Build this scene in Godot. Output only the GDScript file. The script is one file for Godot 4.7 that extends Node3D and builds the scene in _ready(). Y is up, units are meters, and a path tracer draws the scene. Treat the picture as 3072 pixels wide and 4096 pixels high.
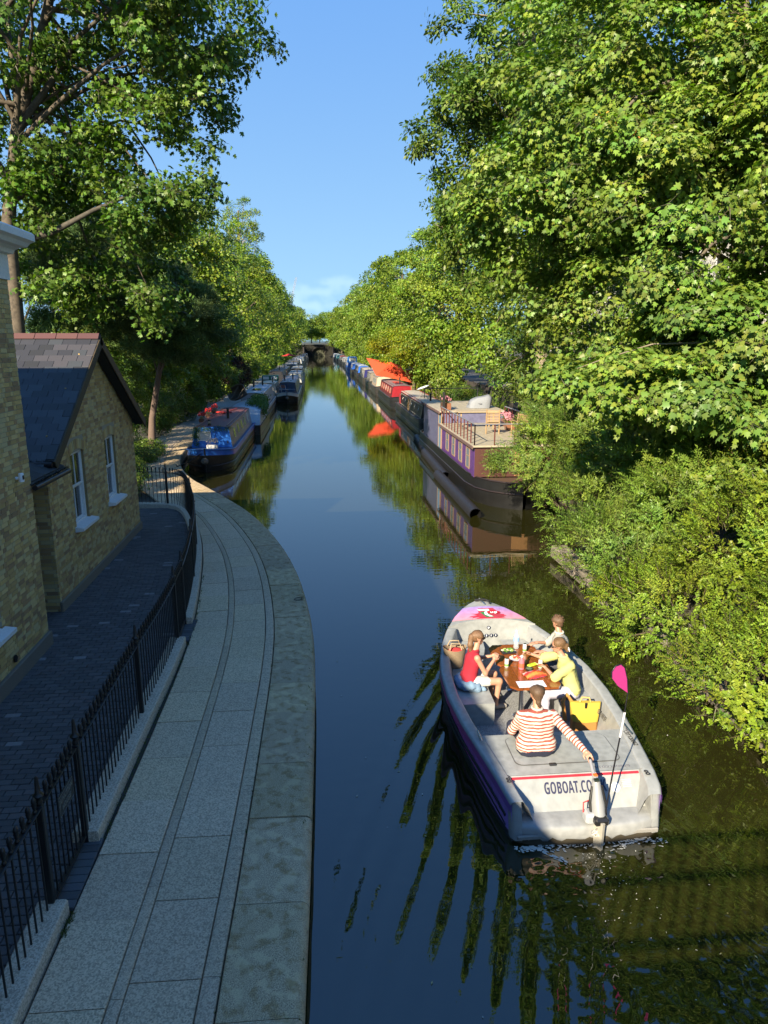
extends Node3D
# A canal seen from a bridge: hire boat, moored narrowboats, towpath with railings, brick cottages, trees.

var rng := RandomNumberGenerator.new()
var M := {}
var taken := {}
const PATH_Y := 0.45

class Geo:
	var v := PackedVector3Array()
	var n := PackedVector3Array()
	var c := PackedColorArray()
	var uv := PackedVector2Array()
	var ix := PackedInt32Array()
	var col := Color(1, 1, 1)
	var xf := Transform3D.IDENTITY

	func paint(k: Color) -> Geo:
		col = k
		return self

	func at(p: Vector3, b := Basis.IDENTITY) -> Geo:
		xf = Transform3D(b, p)
		return self

	func vert(p: Vector3, nn: Vector3, k: Color, t := Vector2.ZERO) -> int:
		v.append(xf * p)
		n.append((xf.basis * nn).normalized())
		c.append(k)
		uv.append(t)
		return v.size() - 1

	func tri(a: Vector3, b: Vector3, d: Vector3) -> void:
		var nn := (b - a).cross(d - a)
		if nn.length_squared() < 1e-16:
			return
		nn = nn.normalized()
		var i := vert(a, nn, col)
		vert(b, nn, col)
		vert(d, nn, col)
		ix.append_array(PackedInt32Array([i, i + 2, i + 1]))

	func quad(a: Vector3, b: Vector3, d: Vector3, e: Vector3) -> void:
		var nn := (d - a).cross(e - b)
		if nn.length_squared() < 1e-16:
			return
		nn = nn.normalized()
		var i := vert(a, nn, col, Vector2(0, 0))
		vert(b, nn, col, Vector2(1, 0))
		vert(d, nn, col, Vector2(1, 1))
		vert(e, nn, col, Vector2(0, 1))
		ix.append_array(PackedInt32Array([i, i + 2, i + 1, i, i + 3, i + 2]))

	# chamfered box, centre p, full size s
	func box(p: Vector3, s: Vector3, bev := 0.0, b := Basis.IDENTITY) -> void:
		var h := s / 2
		var keep := xf
		xf = xf * Transform3D(b, p)
		if bev <= 0.0:
			quad(Vector3(h.x, -h.y, h.z), Vector3(h.x, -h.y, -h.z), Vector3(h.x, h.y, -h.z), Vector3(h.x, h.y, h.z))
			quad(Vector3(-h.x, -h.y, -h.z), Vector3(-h.x, -h.y, h.z), Vector3(-h.x, h.y, h.z), Vector3(-h.x, h.y, -h.z))
			quad(Vector3(-h.x, h.y, h.z), Vector3(h.x, h.y, h.z), Vector3(h.x, h.y, -h.z), Vector3(-h.x, h.y, -h.z))
			quad(Vector3(-h.x, -h.y, -h.z), Vector3(h.x, -h.y, -h.z), Vector3(h.x, -h.y, h.z), Vector3(-h.x, -h.y, h.z))
			quad(Vector3(-h.x, -h.y, h.z), Vector3(h.x, -h.y, h.z), Vector3(h.x, h.y, h.z), Vector3(-h.x, h.y, h.z))
			quad(Vector3(h.x, -h.y, -h.z), Vector3(-h.x, -h.y, -h.z), Vector3(-h.x, h.y, -h.z), Vector3(h.x, h.y, -h.z))
		else:
			var g := Vector3(h.x - bev, h.y - bev, h.z - bev)
			for sg in [-1.0, 1.0]:
				for ax in 3:
					var u := (ax + 1) % 3
					var w := (ax + 2) % 3
					var q := []
					for k in [[-1, -1], [1, -1], [1, 1], [-1, 1]]:
						var pt := Vector3()
						pt[ax] = sg * h[ax]
						pt[u] = k[0] * g[u]
						pt[w] = k[1] * g[w]
						q.append(pt)
					if sg > 0:
						quad(q[0], q[1], q[2], q[3])
					else:
						quad(q[3], q[2], q[1], q[0])
			for ax in 3:
				var u := (ax + 1) % 3
				var w := (ax + 2) % 3
				for su in [-1.0, 1.0]:
					for sw in [-1.0, 1.0]:
						var a := Vector3(); var a2 := Vector3(); var d := Vector3(); var d2 := Vector3()
						a[ax] = -g[ax]; a[u] = su * h[u]; a[w] = sw * g[w]
						a2 = a; a2[ax] = g[ax]
						d[ax] = -g[ax]; d[u] = su * g[u]; d[w] = sw * h[w]
						d2 = d; d2[ax] = g[ax]
						if su * sw > 0:
							quad(a, d, d2, a2)
						else:
							quad(d, a, a2, d2)
			for sx in [-1.0, 1.0]:
				for sy in [-1.0, 1.0]:
					for sz in [-1.0, 1.0]:
						var a := Vector3(sx * h.x, sy * g.y, sz * g.z)
						var d := Vector3(sx * g.x, sy * h.y, sz * g.z)
						var e := Vector3(sx * g.x, sy * g.y, sz * h.z)
						if sx * sy * sz > 0:
							tri(a, d, e)
						else:
							tri(a, e, d)
		xf = keep

	# smooth sheet through rows of points; closed joins the ends of each row
	func loft(rows: Array, closed := false, flip := false, cols := []) -> void:
		var m: int = rows[0].size()
		var start := v.size()
		var pos := PackedVector3Array()
		var nor := PackedVector3Array()
		for r in rows:
			pos.append_array(PackedVector3Array(r))
		nor.resize(pos.size())
		var per := m if closed else m - 1
		var tris := PackedInt32Array()
		for i in rows.size() - 1:
			for j in per:
				var a := i * m + j
				var b := i * m + (j + 1) % m
				var d := (i + 1) * m + (j + 1) % m
				var e := (i + 1) * m + j
				var nn := (pos[d] - pos[a]).cross(pos[e] - pos[b])
				if flip:
					nn = -nn
				nor[a] += nn; nor[b] += nn; nor[d] += nn; nor[e] += nn
				if flip:
					tris.append_array(PackedInt32Array([a, b, d, a, d, e]))
				else:
					tris.append_array(PackedInt32Array([a, d, b, a, e, d]))
		for i in pos.size():
			vert(pos[i], nor[i], col if cols.is_empty() else cols[i / m], Vector2(float(i % m) / maxi(m - 1, 1), float(i / m) / maxi(rows.size() - 1, 1)))
		for i in tris:
			ix.append(start + i)

	func fan(ring: Array, up: Vector3) -> void:
		var mid := Vector3()
		for p in ring:
			mid += p
		mid /= ring.size()
		var i0 := vert(mid, up, col)
		for p in ring:
			vert(p, up, col)
		var m := ring.size()
		for j in m:
			var a: Vector3 = ring[j]
			var b: Vector3 = ring[(j + 1) % m]
			if (a - mid).cross(b - mid).dot(up) > 0:
				ix.append_array(PackedInt32Array([i0, i0 + 1 + (j + 1) % m, i0 + 1 + j]))
			else:
				ix.append_array(PackedInt32Array([i0, i0 + 1 + j, i0 + 1 + (j + 1) % m]))

	func tube(pts: Array, radii, sides := 8, caps := true) -> void:
		var rows := []
		var side := Vector3()
		for i in pts.size():
			var t: Vector3 = (pts[mini(i + 1, pts.size() - 1)] - pts[maxi(i - 1, 0)]).normalized()
			if i == 0:
				side = t.cross(Vector3.UP if absf(t.y) < 0.9 else Vector3.RIGHT).normalized()
			else:
				side = (side - t * side.dot(t)).normalized()
			var up := side.cross(t)
			var r: float = radii[i] if radii is Array else radii
			var ring := []
			for j in sides:
				var a := TAU * j / sides
				ring.append(pts[i] + (side * cos(a) + up * sin(a)) * r)
			rows.append(ring)
		loft(rows, true)
		if caps:
			fan(rows[0], (pts[0] - pts[1]).normalized())
			fan(rows[-1], (pts[-1] - pts[-2]).normalized())

	func lathe(prof: Array, sides := 12) -> void:
		var rows := []
		for p in prof:
			var ring := []
			for j in sides:
				var a := -TAU * j / sides
				ring.append(Vector3(cos(a) * p.x, p.y, sin(a) * p.x))
			rows.append(ring)
		loft(rows, true)

	func ball(p: Vector3, r: Vector3, seg := 10) -> void:
		var rows := []
		for i in seg / 2 + 1:
			var th := PI * i / (seg / 2)
			var ring := []
			for j in seg:
				var a := -TAU * j / seg
				ring.append(p + Vector3(sin(th) * cos(a) * r.x, -cos(th) * r.y, sin(th) * sin(a) * r.z))
			rows.append(ring)
		loft(rows, true)

	# polygon (x,y), counterclockwise, extruded from z0 to z1
	func prism(poly: Array, z0: float, z1: float) -> void:
		var pk := PackedVector2Array(poly)
		var t := Geometry2D.triangulate_polygon(pk)
		for k in range(0, t.size(), 3):
			var a := pk[t[k]]; var b := pk[t[k + 1]]; var d := pk[t[k + 2]]
			if (b - a).cross(d - a) < 0:
				var q := b; b = d; d = q
			tri(Vector3(a.x, a.y, z1), Vector3(b.x, b.y, z1), Vector3(d.x, d.y, z1))
			tri(Vector3(a.x, a.y, z0), Vector3(d.x, d.y, z0), Vector3(b.x, b.y, z0))
		for k in pk.size():
			var a := pk[k]; var b := pk[(k + 1) % pk.size()]
			quad(Vector3(a.x, a.y, z0), Vector3(b.x, b.y, z0), Vector3(b.x, b.y, z1), Vector3(a.x, a.y, z1))

	func mesh() -> ArrayMesh:
		var arr := []
		arr.resize(Mesh.ARRAY_MAX)
		arr[Mesh.ARRAY_VERTEX] = v
		arr[Mesh.ARRAY_NORMAL] = n
		arr[Mesh.ARRAY_COLOR] = c
		arr[Mesh.ARRAY_TEX_UV] = uv
		arr[Mesh.ARRAY_INDEX] = ix
		var am := ArrayMesh.new()
		am.add_surface_from_arrays(Mesh.PRIMITIVE_TRIANGLES, arr)
		return am

func numbered(called: String) -> String:
	var k: int = taken.get(called, 0)
	taken[called] = k + 1
	return called if k == 0 else "%s_%03d" % [called, k]

func tag(o: Node, label: String, category := "", group := "", kind := "") -> Node:
	if label != "": o.set_meta("label", label)
	if category != "": o.set_meta("category", category)
	if group != "": o.set_meta("group", group)
	if kind != "": o.set_meta("kind", kind)
	return o

func thing(called: String, label: String, category: String, p := Vector3.ZERO, turn := 0.0, group := "") -> Node3D:
	var o := Node3D.new()
	o.name = numbered(called)
	add_child(o)
	o.position = p
	o.rotation.y = turn
	tag(o, label, category, group)
	return o

func put(g, called: String, m: Material, parent: Node = null) -> MeshInstance3D:
	var o := MeshInstance3D.new()
	o.mesh = g.mesh() if g is Geo else g
	o.material_override = m
	if parent == null:
		o.name = numbered(called)
		add_child(o)
	else:
		o.name = called
		parent.add_child(o, true)
	return o

func struct(g, called: String, m: Material) -> MeshInstance3D:
	var o := put(g, called, m)
	o.set_meta("kind", "structure")
	return o

func geo(k := Color.WHITE) -> Geo:
	var g := Geo.new()
	g.col = k
	return g

func lin(r: float, g: float, b: float) -> Color:
	return Color(r, g, b)

func rf(a: float, b: float) -> float:
	return rng.randf_range(a, b)

# ---------- computed textures: a grey image that multiplies the vertex colour between lo and hi ----------
func grain(sd: int, freq: float, lo: float, hi: float, size := 512, oct := 4, kind := 0, gain := 0.5) -> ImageTexture:
	var f := FastNoiseLite.new()
	f.seed = sd
	f.frequency = freq
	f.noise_type = FastNoiseLite.TYPE_SIMPLEX_SMOOTH if kind == 0 else FastNoiseLite.TYPE_CELLULAR
	if kind == 2:
		f.cellular_return_type = FastNoiseLite.RETURN_CELL_VALUE
	f.fractal_octaves = oct
	f.fractal_gain = gain
	if kind != 0:
		f.fractal_type = FastNoiseLite.FRACTAL_NONE
	var im := f.get_seamless_image(size, size, false, false, 0.12, true)
	im.convert(Image.FORMAT_L8)
	var d := im.get_data()
	var lut := PackedByteArray()
	for k in 256:
		var t := k / 255.0
		var q := Color(lerpf(lo, hi, t), 0, 0).linear_to_srgb().r
		lut.append(clampi(int(q * 255.0), 0, 255))
	for k in d.size():
		d[k] = lut[d[k]]
	return ImageTexture.create_from_image(Image.create_from_data(size, size, false, Image.FORMAT_L8, d))

func mk(called: String, rough: float, tex: Texture2D = null, scale := 1.0, bump := 0.0, opt := {}) -> StandardMaterial3D:
	var m := StandardMaterial3D.new()
	m.resource_name = called
	m.vertex_color_use_as_albedo = true
	m.roughness = rough
	if tex:
		m.albedo_texture = tex
		m.uv1_triplanar = true
		m.uv1_world_triplanar = opt.get("world", true)
		m.uv1_scale = opt.get("scale3", Vector3.ONE * scale)
		if bump > 0.0:
			m.heightmap_enabled = true
			m.heightmap_texture = opt.get("bump_tex", tex)
			m.heightmap_scale = bump
	m.metallic = opt.get("metal", 0.0)
	m.metallic_specular = opt.get("spec", 0.5)
	if opt.has("back"):
		m.backlight_enabled = true
		m.backlight = opt.back
	if opt.has("coat"):
		m.clearcoat_enabled = true
		m.clearcoat = opt.coat
		m.clearcoat_roughness = 0.08
	if opt.has("alpha"):
		m.transparency = BaseMaterial3D.TRANSPARENCY_ALPHA
		m.albedo_color = Color(1, 1, 1, opt.alpha)
	M[called] = m
	return m

func textmesh(s: String, size: float, depth := 0.002, font := "Droid Sans", weight := 700) -> TextMesh:
	var t := TextMesh.new()
	var f := SystemFont.new()
	f.font_names = PackedStringArray([font])
	f.font_weight = weight
	t.font = f
	t.text = s
	t.font_size = 64
	t.pixel_size = size / 46.0   # cap height = size
	t.depth = depth
	t.curve_step = 4.0
	return t

func plain(called: String, k: Color, rough: float, opt := {}) -> StandardMaterial3D:
	var m := StandardMaterial3D.new()
	m.resource_name = called
	m.albedo_color = k.linear_to_srgb()
	m.roughness = rough
	m.metallic = opt.get("metal", 0.0)
	M[called] = m
	return m

func make_materials() -> void:
	var speck := grain(3, 0.11, 0.5, 1.15, 512, 1, 2)
	var blotch := grain(5, 0.012, 0.72, 1.05, 512, 5)
	var fine := grain(8, 0.05, 0.78, 1.0, 512, 4)
	var cells := grain(11, 0.07, 0.45, 1.0, 512, 1, 2)
	var bark := grain(21, 0.03, 0.45, 1.0, 512, 5)
	mk("slab", 0.92, speck, 1.4, 0.35)
	mk("coping", 0.9, speck, 2.1, 0.5)
	mk("mortar", 0.95, fine, 2.0, 0.3)
	mk("brick", 0.92, fine, 3.1, 0.5)
	mk("paver", 0.82, fine, 2.6, 0.4)
	mk("slate", 0.55, fine, 2.2, 0.3)
	mk("stone", 0.9, fine, 1.3, 0.4)
	mk("soil", 0.97, blotch, 0.35, 0.8)
	mk("leafmould", 0.97, cells, 0.8, 1.0)
	mk("iron", 0.42, fine, 4.0, 0.06)
	mk("white_paint", 0.55, fine, 0.8, 0.05)
	mk("timber", 0.75, bark, 1.0, 0.2, {"scale3": Vector3(0.5, 6, 6)})
	mk("varnish", 0.22, bark, 1.0, 0.03, {"scale3": Vector3(5, 5, 0.7), "coat": 0.6})
	mk("gelcoat", 0.38, grain(6, 0.014, 0.72, 1.06, 512, 5), 0.9, 0.0)
	mk("boat_paint", 0.32, blotch, 0.5, 0.02)
	mk("hull_black", 0.35, blotch, 0.45, 0.1)
	mk("roof_paint", 0.6, blotch, 0.6, 0.08)
	mk("cloth", 0.9, fine, 6.0, 0.15)
	mk("canvas", 0.9, fine, 2.0, 0.05, {"back": Color(0.5, 0.3, 0.25)})
	mk("denim", 0.95, speck, 9.0, 0.1)
	mk("bark", 0.95, bark, 1.0, 1.5, {"scale3": Vector3(3, 0.9, 3)})
	mk("plane_bark", 0.85, grain(31, 0.03, 0.45, 1.0, 512, 2, 2), 0.9, 0.5)
	mk("skin", 0.5)
	mk("hair", 0.6, grain(41, 0.06, 0.2, 1.15, 512, 3), 1.0, 0.8, {"scale3": Vector3(3.5, 0.7, 3.5)})
	mk("plastic", 0.35)
	mk("rubber", 0.6, fine, 2.0, 0.05)
	mk("steel", 0.25, null, 1.0, 0.0, {"metal": 1.0})
	mk("wicker", 0.9, cells, 8.0, 0.5)
	mk("clear", 0.05, null, 1.0, 0.0, {"alpha": 0.25})
	mk("glass", 0.03, null, 1.0, 0.0, {"alpha": 0.35, "spec": 0.8})
	mk("pane", 0.04, null, 1.0, 0.0, {"spec": 0.9})
	mk("car_paint", 0.25, null, 1.0, 0.0, {"coat": 0.7})
	mk("leaf", 0.42, null, 1.0, 0.0, {"back": Color(0.75, 0.85, 0.3), "spec": 0.4})
	mk("needle", 0.6, null, 1.0, 0.0, {"back": Color(0.3, 0.35, 0.15), "spec": 0.3})
	mk("flower", 0.7, null, 1.0, 0.0, {"back": Color(0.4, 0.3, 0.3)})
	mk("foam", 0.8, speck, 6.0, 0.0)
	mk("sheet", 0.55)

# ---------- camera, sky, sun ----------
func make_view() -> void:
	var cam := Camera3D.new()
	cam.name = "camera"
	cam.position = Vector3(0, 5.7, 0)
	cam.rotation_degrees = Vector3(-13.5, -5.2, 0)
	cam.fov = 71.6
	cam.near = 0.05
	cam.far = 3000.0
	add_child(cam)
	cam.current = true
	var sky_mat := ProceduralSkyMaterial.new()
	sky_mat.sky_top_color = Color(0.225, 0.375, 0.575)
	sky_mat.sky_horizon_color = Color(0.43, 0.55, 0.625)
	sky_mat.sky_curve = 0.19
	sky_mat.ground_bottom_color = Color(0.22, 0.22, 0.18)
	sky_mat.ground_horizon_color = Color(0.5, 0.55, 0.55)
	sky_mat.sun_angle_max = 12.0
	sky_mat.sky_cover = cloud_cover()
	sky_mat.sky_cover_modulate = Color(1, 1, 1, 1)
	var sky := Sky.new()
	sky.sky_material = sky_mat
	var env := Environment.new()
	env.background_mode = Environment.BG_SKY
	env.sky = sky
	env.background_energy_multiplier = 1.0
	env.tonemap_mode = Environment.TONE_MAPPER_LINEAR
	env.tonemap_exposure = 3.1
	env.sdfgi_enabled = true
	env.ssao_enabled = true
	env.ssil_enabled = true
	env.fog_enabled = false
	env.fog_density = 0.0005
	env.fog_light_color = Color(0.75, 0.84, 0.93)
	var we := WorldEnvironment.new()
	we.name = "world_environment"
	we.environment = env
	add_child(we)
	var sun := DirectionalLight3D.new()
	sun.name = "sun"
	var el := deg_to_rad(29.0)
	var az := deg_to_rad(33.0)
	var toward := Vector3(sin(az) * cos(el), -sin(el), -cos(az) * cos(el))
	sun.basis = Basis.looking_at(toward, Vector3.UP)
	sun.light_energy = 1.4
	sun.light_color = Color(1.0, 0.94, 0.83)
	sun.light_angular_distance = 0.5
	sun.shadow_enabled = true
	add_child(sun)

func cloud_cover() -> ImageTexture:
	# small fair-weather clouds low all round the horizon, a few wisps higher
	var w := 2048
	var h := 1024
	var im := Image.create(w, h, false, Image.FORMAT_RGBA8)
	im.fill(Color(1, 1, 1, 0))
	var f := FastNoiseLite.new()
	f.seed = 77
	f.frequency = 0.035
	f.fractal_octaves = 4
	rng.seed = 4242
	for k in 150:
		var el := rf(1.0, 5.0) if k < 105 else rf(6.0, 20.0)
		var cx := rf(0, w)
		var cy := h / 2.0 - el / 180.0 * h
		var rx := rf(8, 22) if el < 6.0 else rf(8, 20)
		var ry := rx * rf(0.16, 0.3) * (1.0 if el < 6.0 else 0.6)
		var top := 0.045 if el < 6.0 else 0.05
		for y in range(int(cy - ry * 1.5), int(cy + ry * 1.5) + 1):
			for x in range(int(cx - rx * 1.2), int(cx + rx * 1.2) + 1):
				var d := Vector2((x - cx) / rx, (y - cy) / ry)
				if y > cy: d.y *= 1.8
				var a := clampf((1.0 - d.length() + f.get_noise_2d(x * 3.0, y * 6.0) * 0.8) * 1.4, 0, 1) * top
				if a > 0.01:
					var px := posmod(x, w)
					var old := im.get_pixel(px, y)
					im.set_pixel(px, y, Color(1, 0.98, 0.96, maxf(a, old.a)))
	return ImageTexture.create_from_image(im)

# ---------- tracks ----------
class Track:
	var p := PackedVector2Array()   # x, z
	var s := PackedFloat32Array()
	func _init(pts: Array) -> void:
		for i in pts.size() - 1:
			var a: Vector2 = pts[maxi(i - 1, 0)]
			var b: Vector2 = pts[i]
			var c: Vector2 = pts[i + 1]
			var d: Vector2 = pts[mini(i + 2, pts.size() - 1)]
			var k := clampi(int(b.distance_to(c) / 0.15), 2, 60)
			for j in k:
				p.append(b.cubic_interpolate(c, a, d, float(j) / k))
		p.append(pts[-1])
		s.append(0.0)
		for i in range(1, p.size()):
			s.append(s[i - 1] + p[i].distance_to(p[i - 1]))
	func length() -> float:
		return s[-1]
	func find(q: float) -> int:
		return clampi(s.bsearch(q) - 1, 0, p.size() - 2)
	func pos(q: float) -> Vector2:
		var i := find(q)
		var t := (q - s[i]) / maxf(s[i + 1] - s[i], 1e-6)
		return p[i].lerp(p[i + 1], t)
	func dir(q: float) -> Vector2:
		return (pos(minf(q + 0.1, s[-1])) - pos(maxf(q - 0.1, 0.0))).normalized()
	# o metres to the left of the way along the track
	func off(q: float, o: float) -> Vector2:
		var d := dir(q)
		return pos(q) + Vector2(d.y, -d.x) * o
	func at_z(z: float) -> float:
		for i in p.size() - 1:
			if p[i].y >= z and p[i + 1].y < z:
				return s[i]
		return s[-1]

var edge: Track
var rail: Track

func v3(a: Vector2, y: float) -> Vector3:
	return Vector3(a.x, y, a.y)

const EYE := Vector3(0, 5.7, 0)
func on_screen(p: Vector3) -> bool:
	var b := Basis.from_euler(Vector3(deg_to_rad(-13.5), deg_to_rad(-5.2), 0))
	var q := b.inverse() * (p - EYE)
	return q.z < -0.1 and absf(q.x / q.z) < 0.56 and absf(q.y / q.z) < 0.74

func make_tracks() -> void:
	edge = Track.new([Vector2(-0.25, 9), Vector2(-0.25, 0), Vector2(-0.23, -4.5), Vector2(-0.2, -6.1), Vector2(-0.17, -8.7), Vector2(-0.17, -11.3), Vector2(-0.28, -13.45), Vector2(-0.62, -16.16), Vector2(-1.2, -18.86), Vector2(-2.25, -22.2), Vector2(-3.47, -24.95), Vector2(-5.2, -28.6), Vector2(-6.3, -32.5), Vector2(-6.75, -37.5), Vector2(-6.85, -46), Vector2(-6.85, -80), Vector2(-6.85, -150), Vector2(-6.6, -230), Vector2(-4.2, -286)])
	rail = Track.new([Vector2(-2.6, -2.0), Vector2(-2.6, -5), Vector2(-2.6, -9), Vector2(-2.58, -11), Vector2(-2.64, -13), Vector2(-2.85, -15.2), Vector2(-3.2, -17.8), Vector2(-3.65, -20), Vector2(-4.05, -21.6), Vector2(-4.5, -22.7), Vector2(-5.15, -23.15), Vector2(-6.3, -23.25)])

func lichen(sd: int) -> ImageTexture:
	var f := FastNoiseLite.new()
	f.seed = sd
	f.frequency = 0.012
	f.fractal_octaves = 5
	var a := f.get_seamless_image(512, 512)
	f.seed = sd + 1
	f.frequency = 0.018
	var b := f.get_seamless_image(512, 512)
	f.seed = sd + 2
	f.frequency = 0.2
	f.fractal_octaves = 3
	var g := f.get_seamless_image(512, 512)
	a.convert(Image.FORMAT_L8)
	b.convert(Image.FORMAT_L8)
	g.convert(Image.FORMAT_L8)
	var da := a.get_data(); var db := b.get_data(); var dg := g.get_data()
	var out := PackedByteArray()
	out.resize(512 * 512 * 3)
	for k in 512 * 512:
		var m := 0.2 + 1.1 * dg[k] / 255.0
		var r := 0.98 * m; var gr := 0.97 * m; var bl := 0.9 * m
		var l := clampf((da[k] / 255.0 - 0.62) * 14.0, 0, 1) * (0.6 + 0.4 * dg[k] / 255.0)
		r = lerpf(r, 1.0, l * 0.7); gr = lerpf(gr, 1.0, l * 0.75); bl = lerpf(bl, 0.92, l * 0.7)
		var o := clampf((db[k] / 255.0 - 0.5) * 3.0, 0, 1) * (0.45 + 0.55 * dg[k] / 255.0)
		r = lerpf(r, r * 0.62, o); gr = lerpf(gr, gr * 0.54, o); bl = lerpf(bl, bl * 0.38, o)
		out[k * 3] = clampi(int(sqrt(clampf(r, 0, 1)) * 255), 0, 255)
		out[k * 3 + 1] = clampi(int(sqrt(clampf(gr, 0, 1)) * 255), 0, 255)
		out[k * 3 + 2] = clampi(int(sqrt(clampf(bl, 0, 1)) * 255), 0, 255)
	return ImageTexture.create_from_image(Image.create_from_data(512, 512, false, Image.FORMAT_RGB8, out))

func slab_piece(s0: float, s1: float, o0: float, o1: float, o2: float, o3: float, y: float, k: Color, parent: Node, called: String, m: Material, lip := 0.0) -> void:
	# corners: (s0,o0) (s1,o1) inner/right edge ... (s1,o3) (s0,o2) left edge
	var g := geo(k)
	var steps := maxi(1, int((s1 - s0) / 0.45))
	var rows := []
	var b := 0.012
	for i in steps + 1:
		var t := float(i) / steps
		var q := lerpf(s0, s1, t)
		var r0 := lerpf(o0, o1, t)
		var r1 := lerpf(o2, o3, t)
		var dy := -b if (i == 0 or i == steps) else 0.0
		var qq := q
		var ring := []
		if lip > 0.0:
			ring.append(v3(edge.off(qq, r0 + 0.0), y - 0.34))
			ring.append(v3(edge.off(qq, r0 - 0.012), y - 0.09))
			ring.append(v3(edge.off(qq, r0 + 0.01), y - 0.035 + dy * 0.3))
			ring.append(v3(edge.off(qq, r0 + 0.05), y - 0.006 + dy * 0.5))
			ring.append(v3(edge.off(qq, r0 + 0.12), y + dy * 0.6))
		else:
			ring.append(v3(edge.off(qq, r0), y - 0.06))
			ring.append(v3(edge.off(qq, r0), y - b))
			ring.append(v3(edge.off(qq, r0 + b), y + dy * 0.6))
		ring.append(v3(edge.off(qq, lerpf(r0, r1, 0.5)), y + dy * 0.6))
		ring.append(v3(edge.off(qq, r1 - b), y + dy * 0.6))
		ring.append(v3(edge.off(qq, r1), y - b))
		ring.append(v3(edge.off(qq, r1), y - 0.06))
		rows.append(ring)
	g.loft(rows, false, true)
	var first: Array = rows[0]
	var last: Array = rows[-1]
	var d := edge.dir(s0)
	g.fan(first, Vector3(-d.x, 0, -d.y))
	g.fan(last, Vector3(d.x, 0, d.y))
	put(g, called, m, parent)

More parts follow.
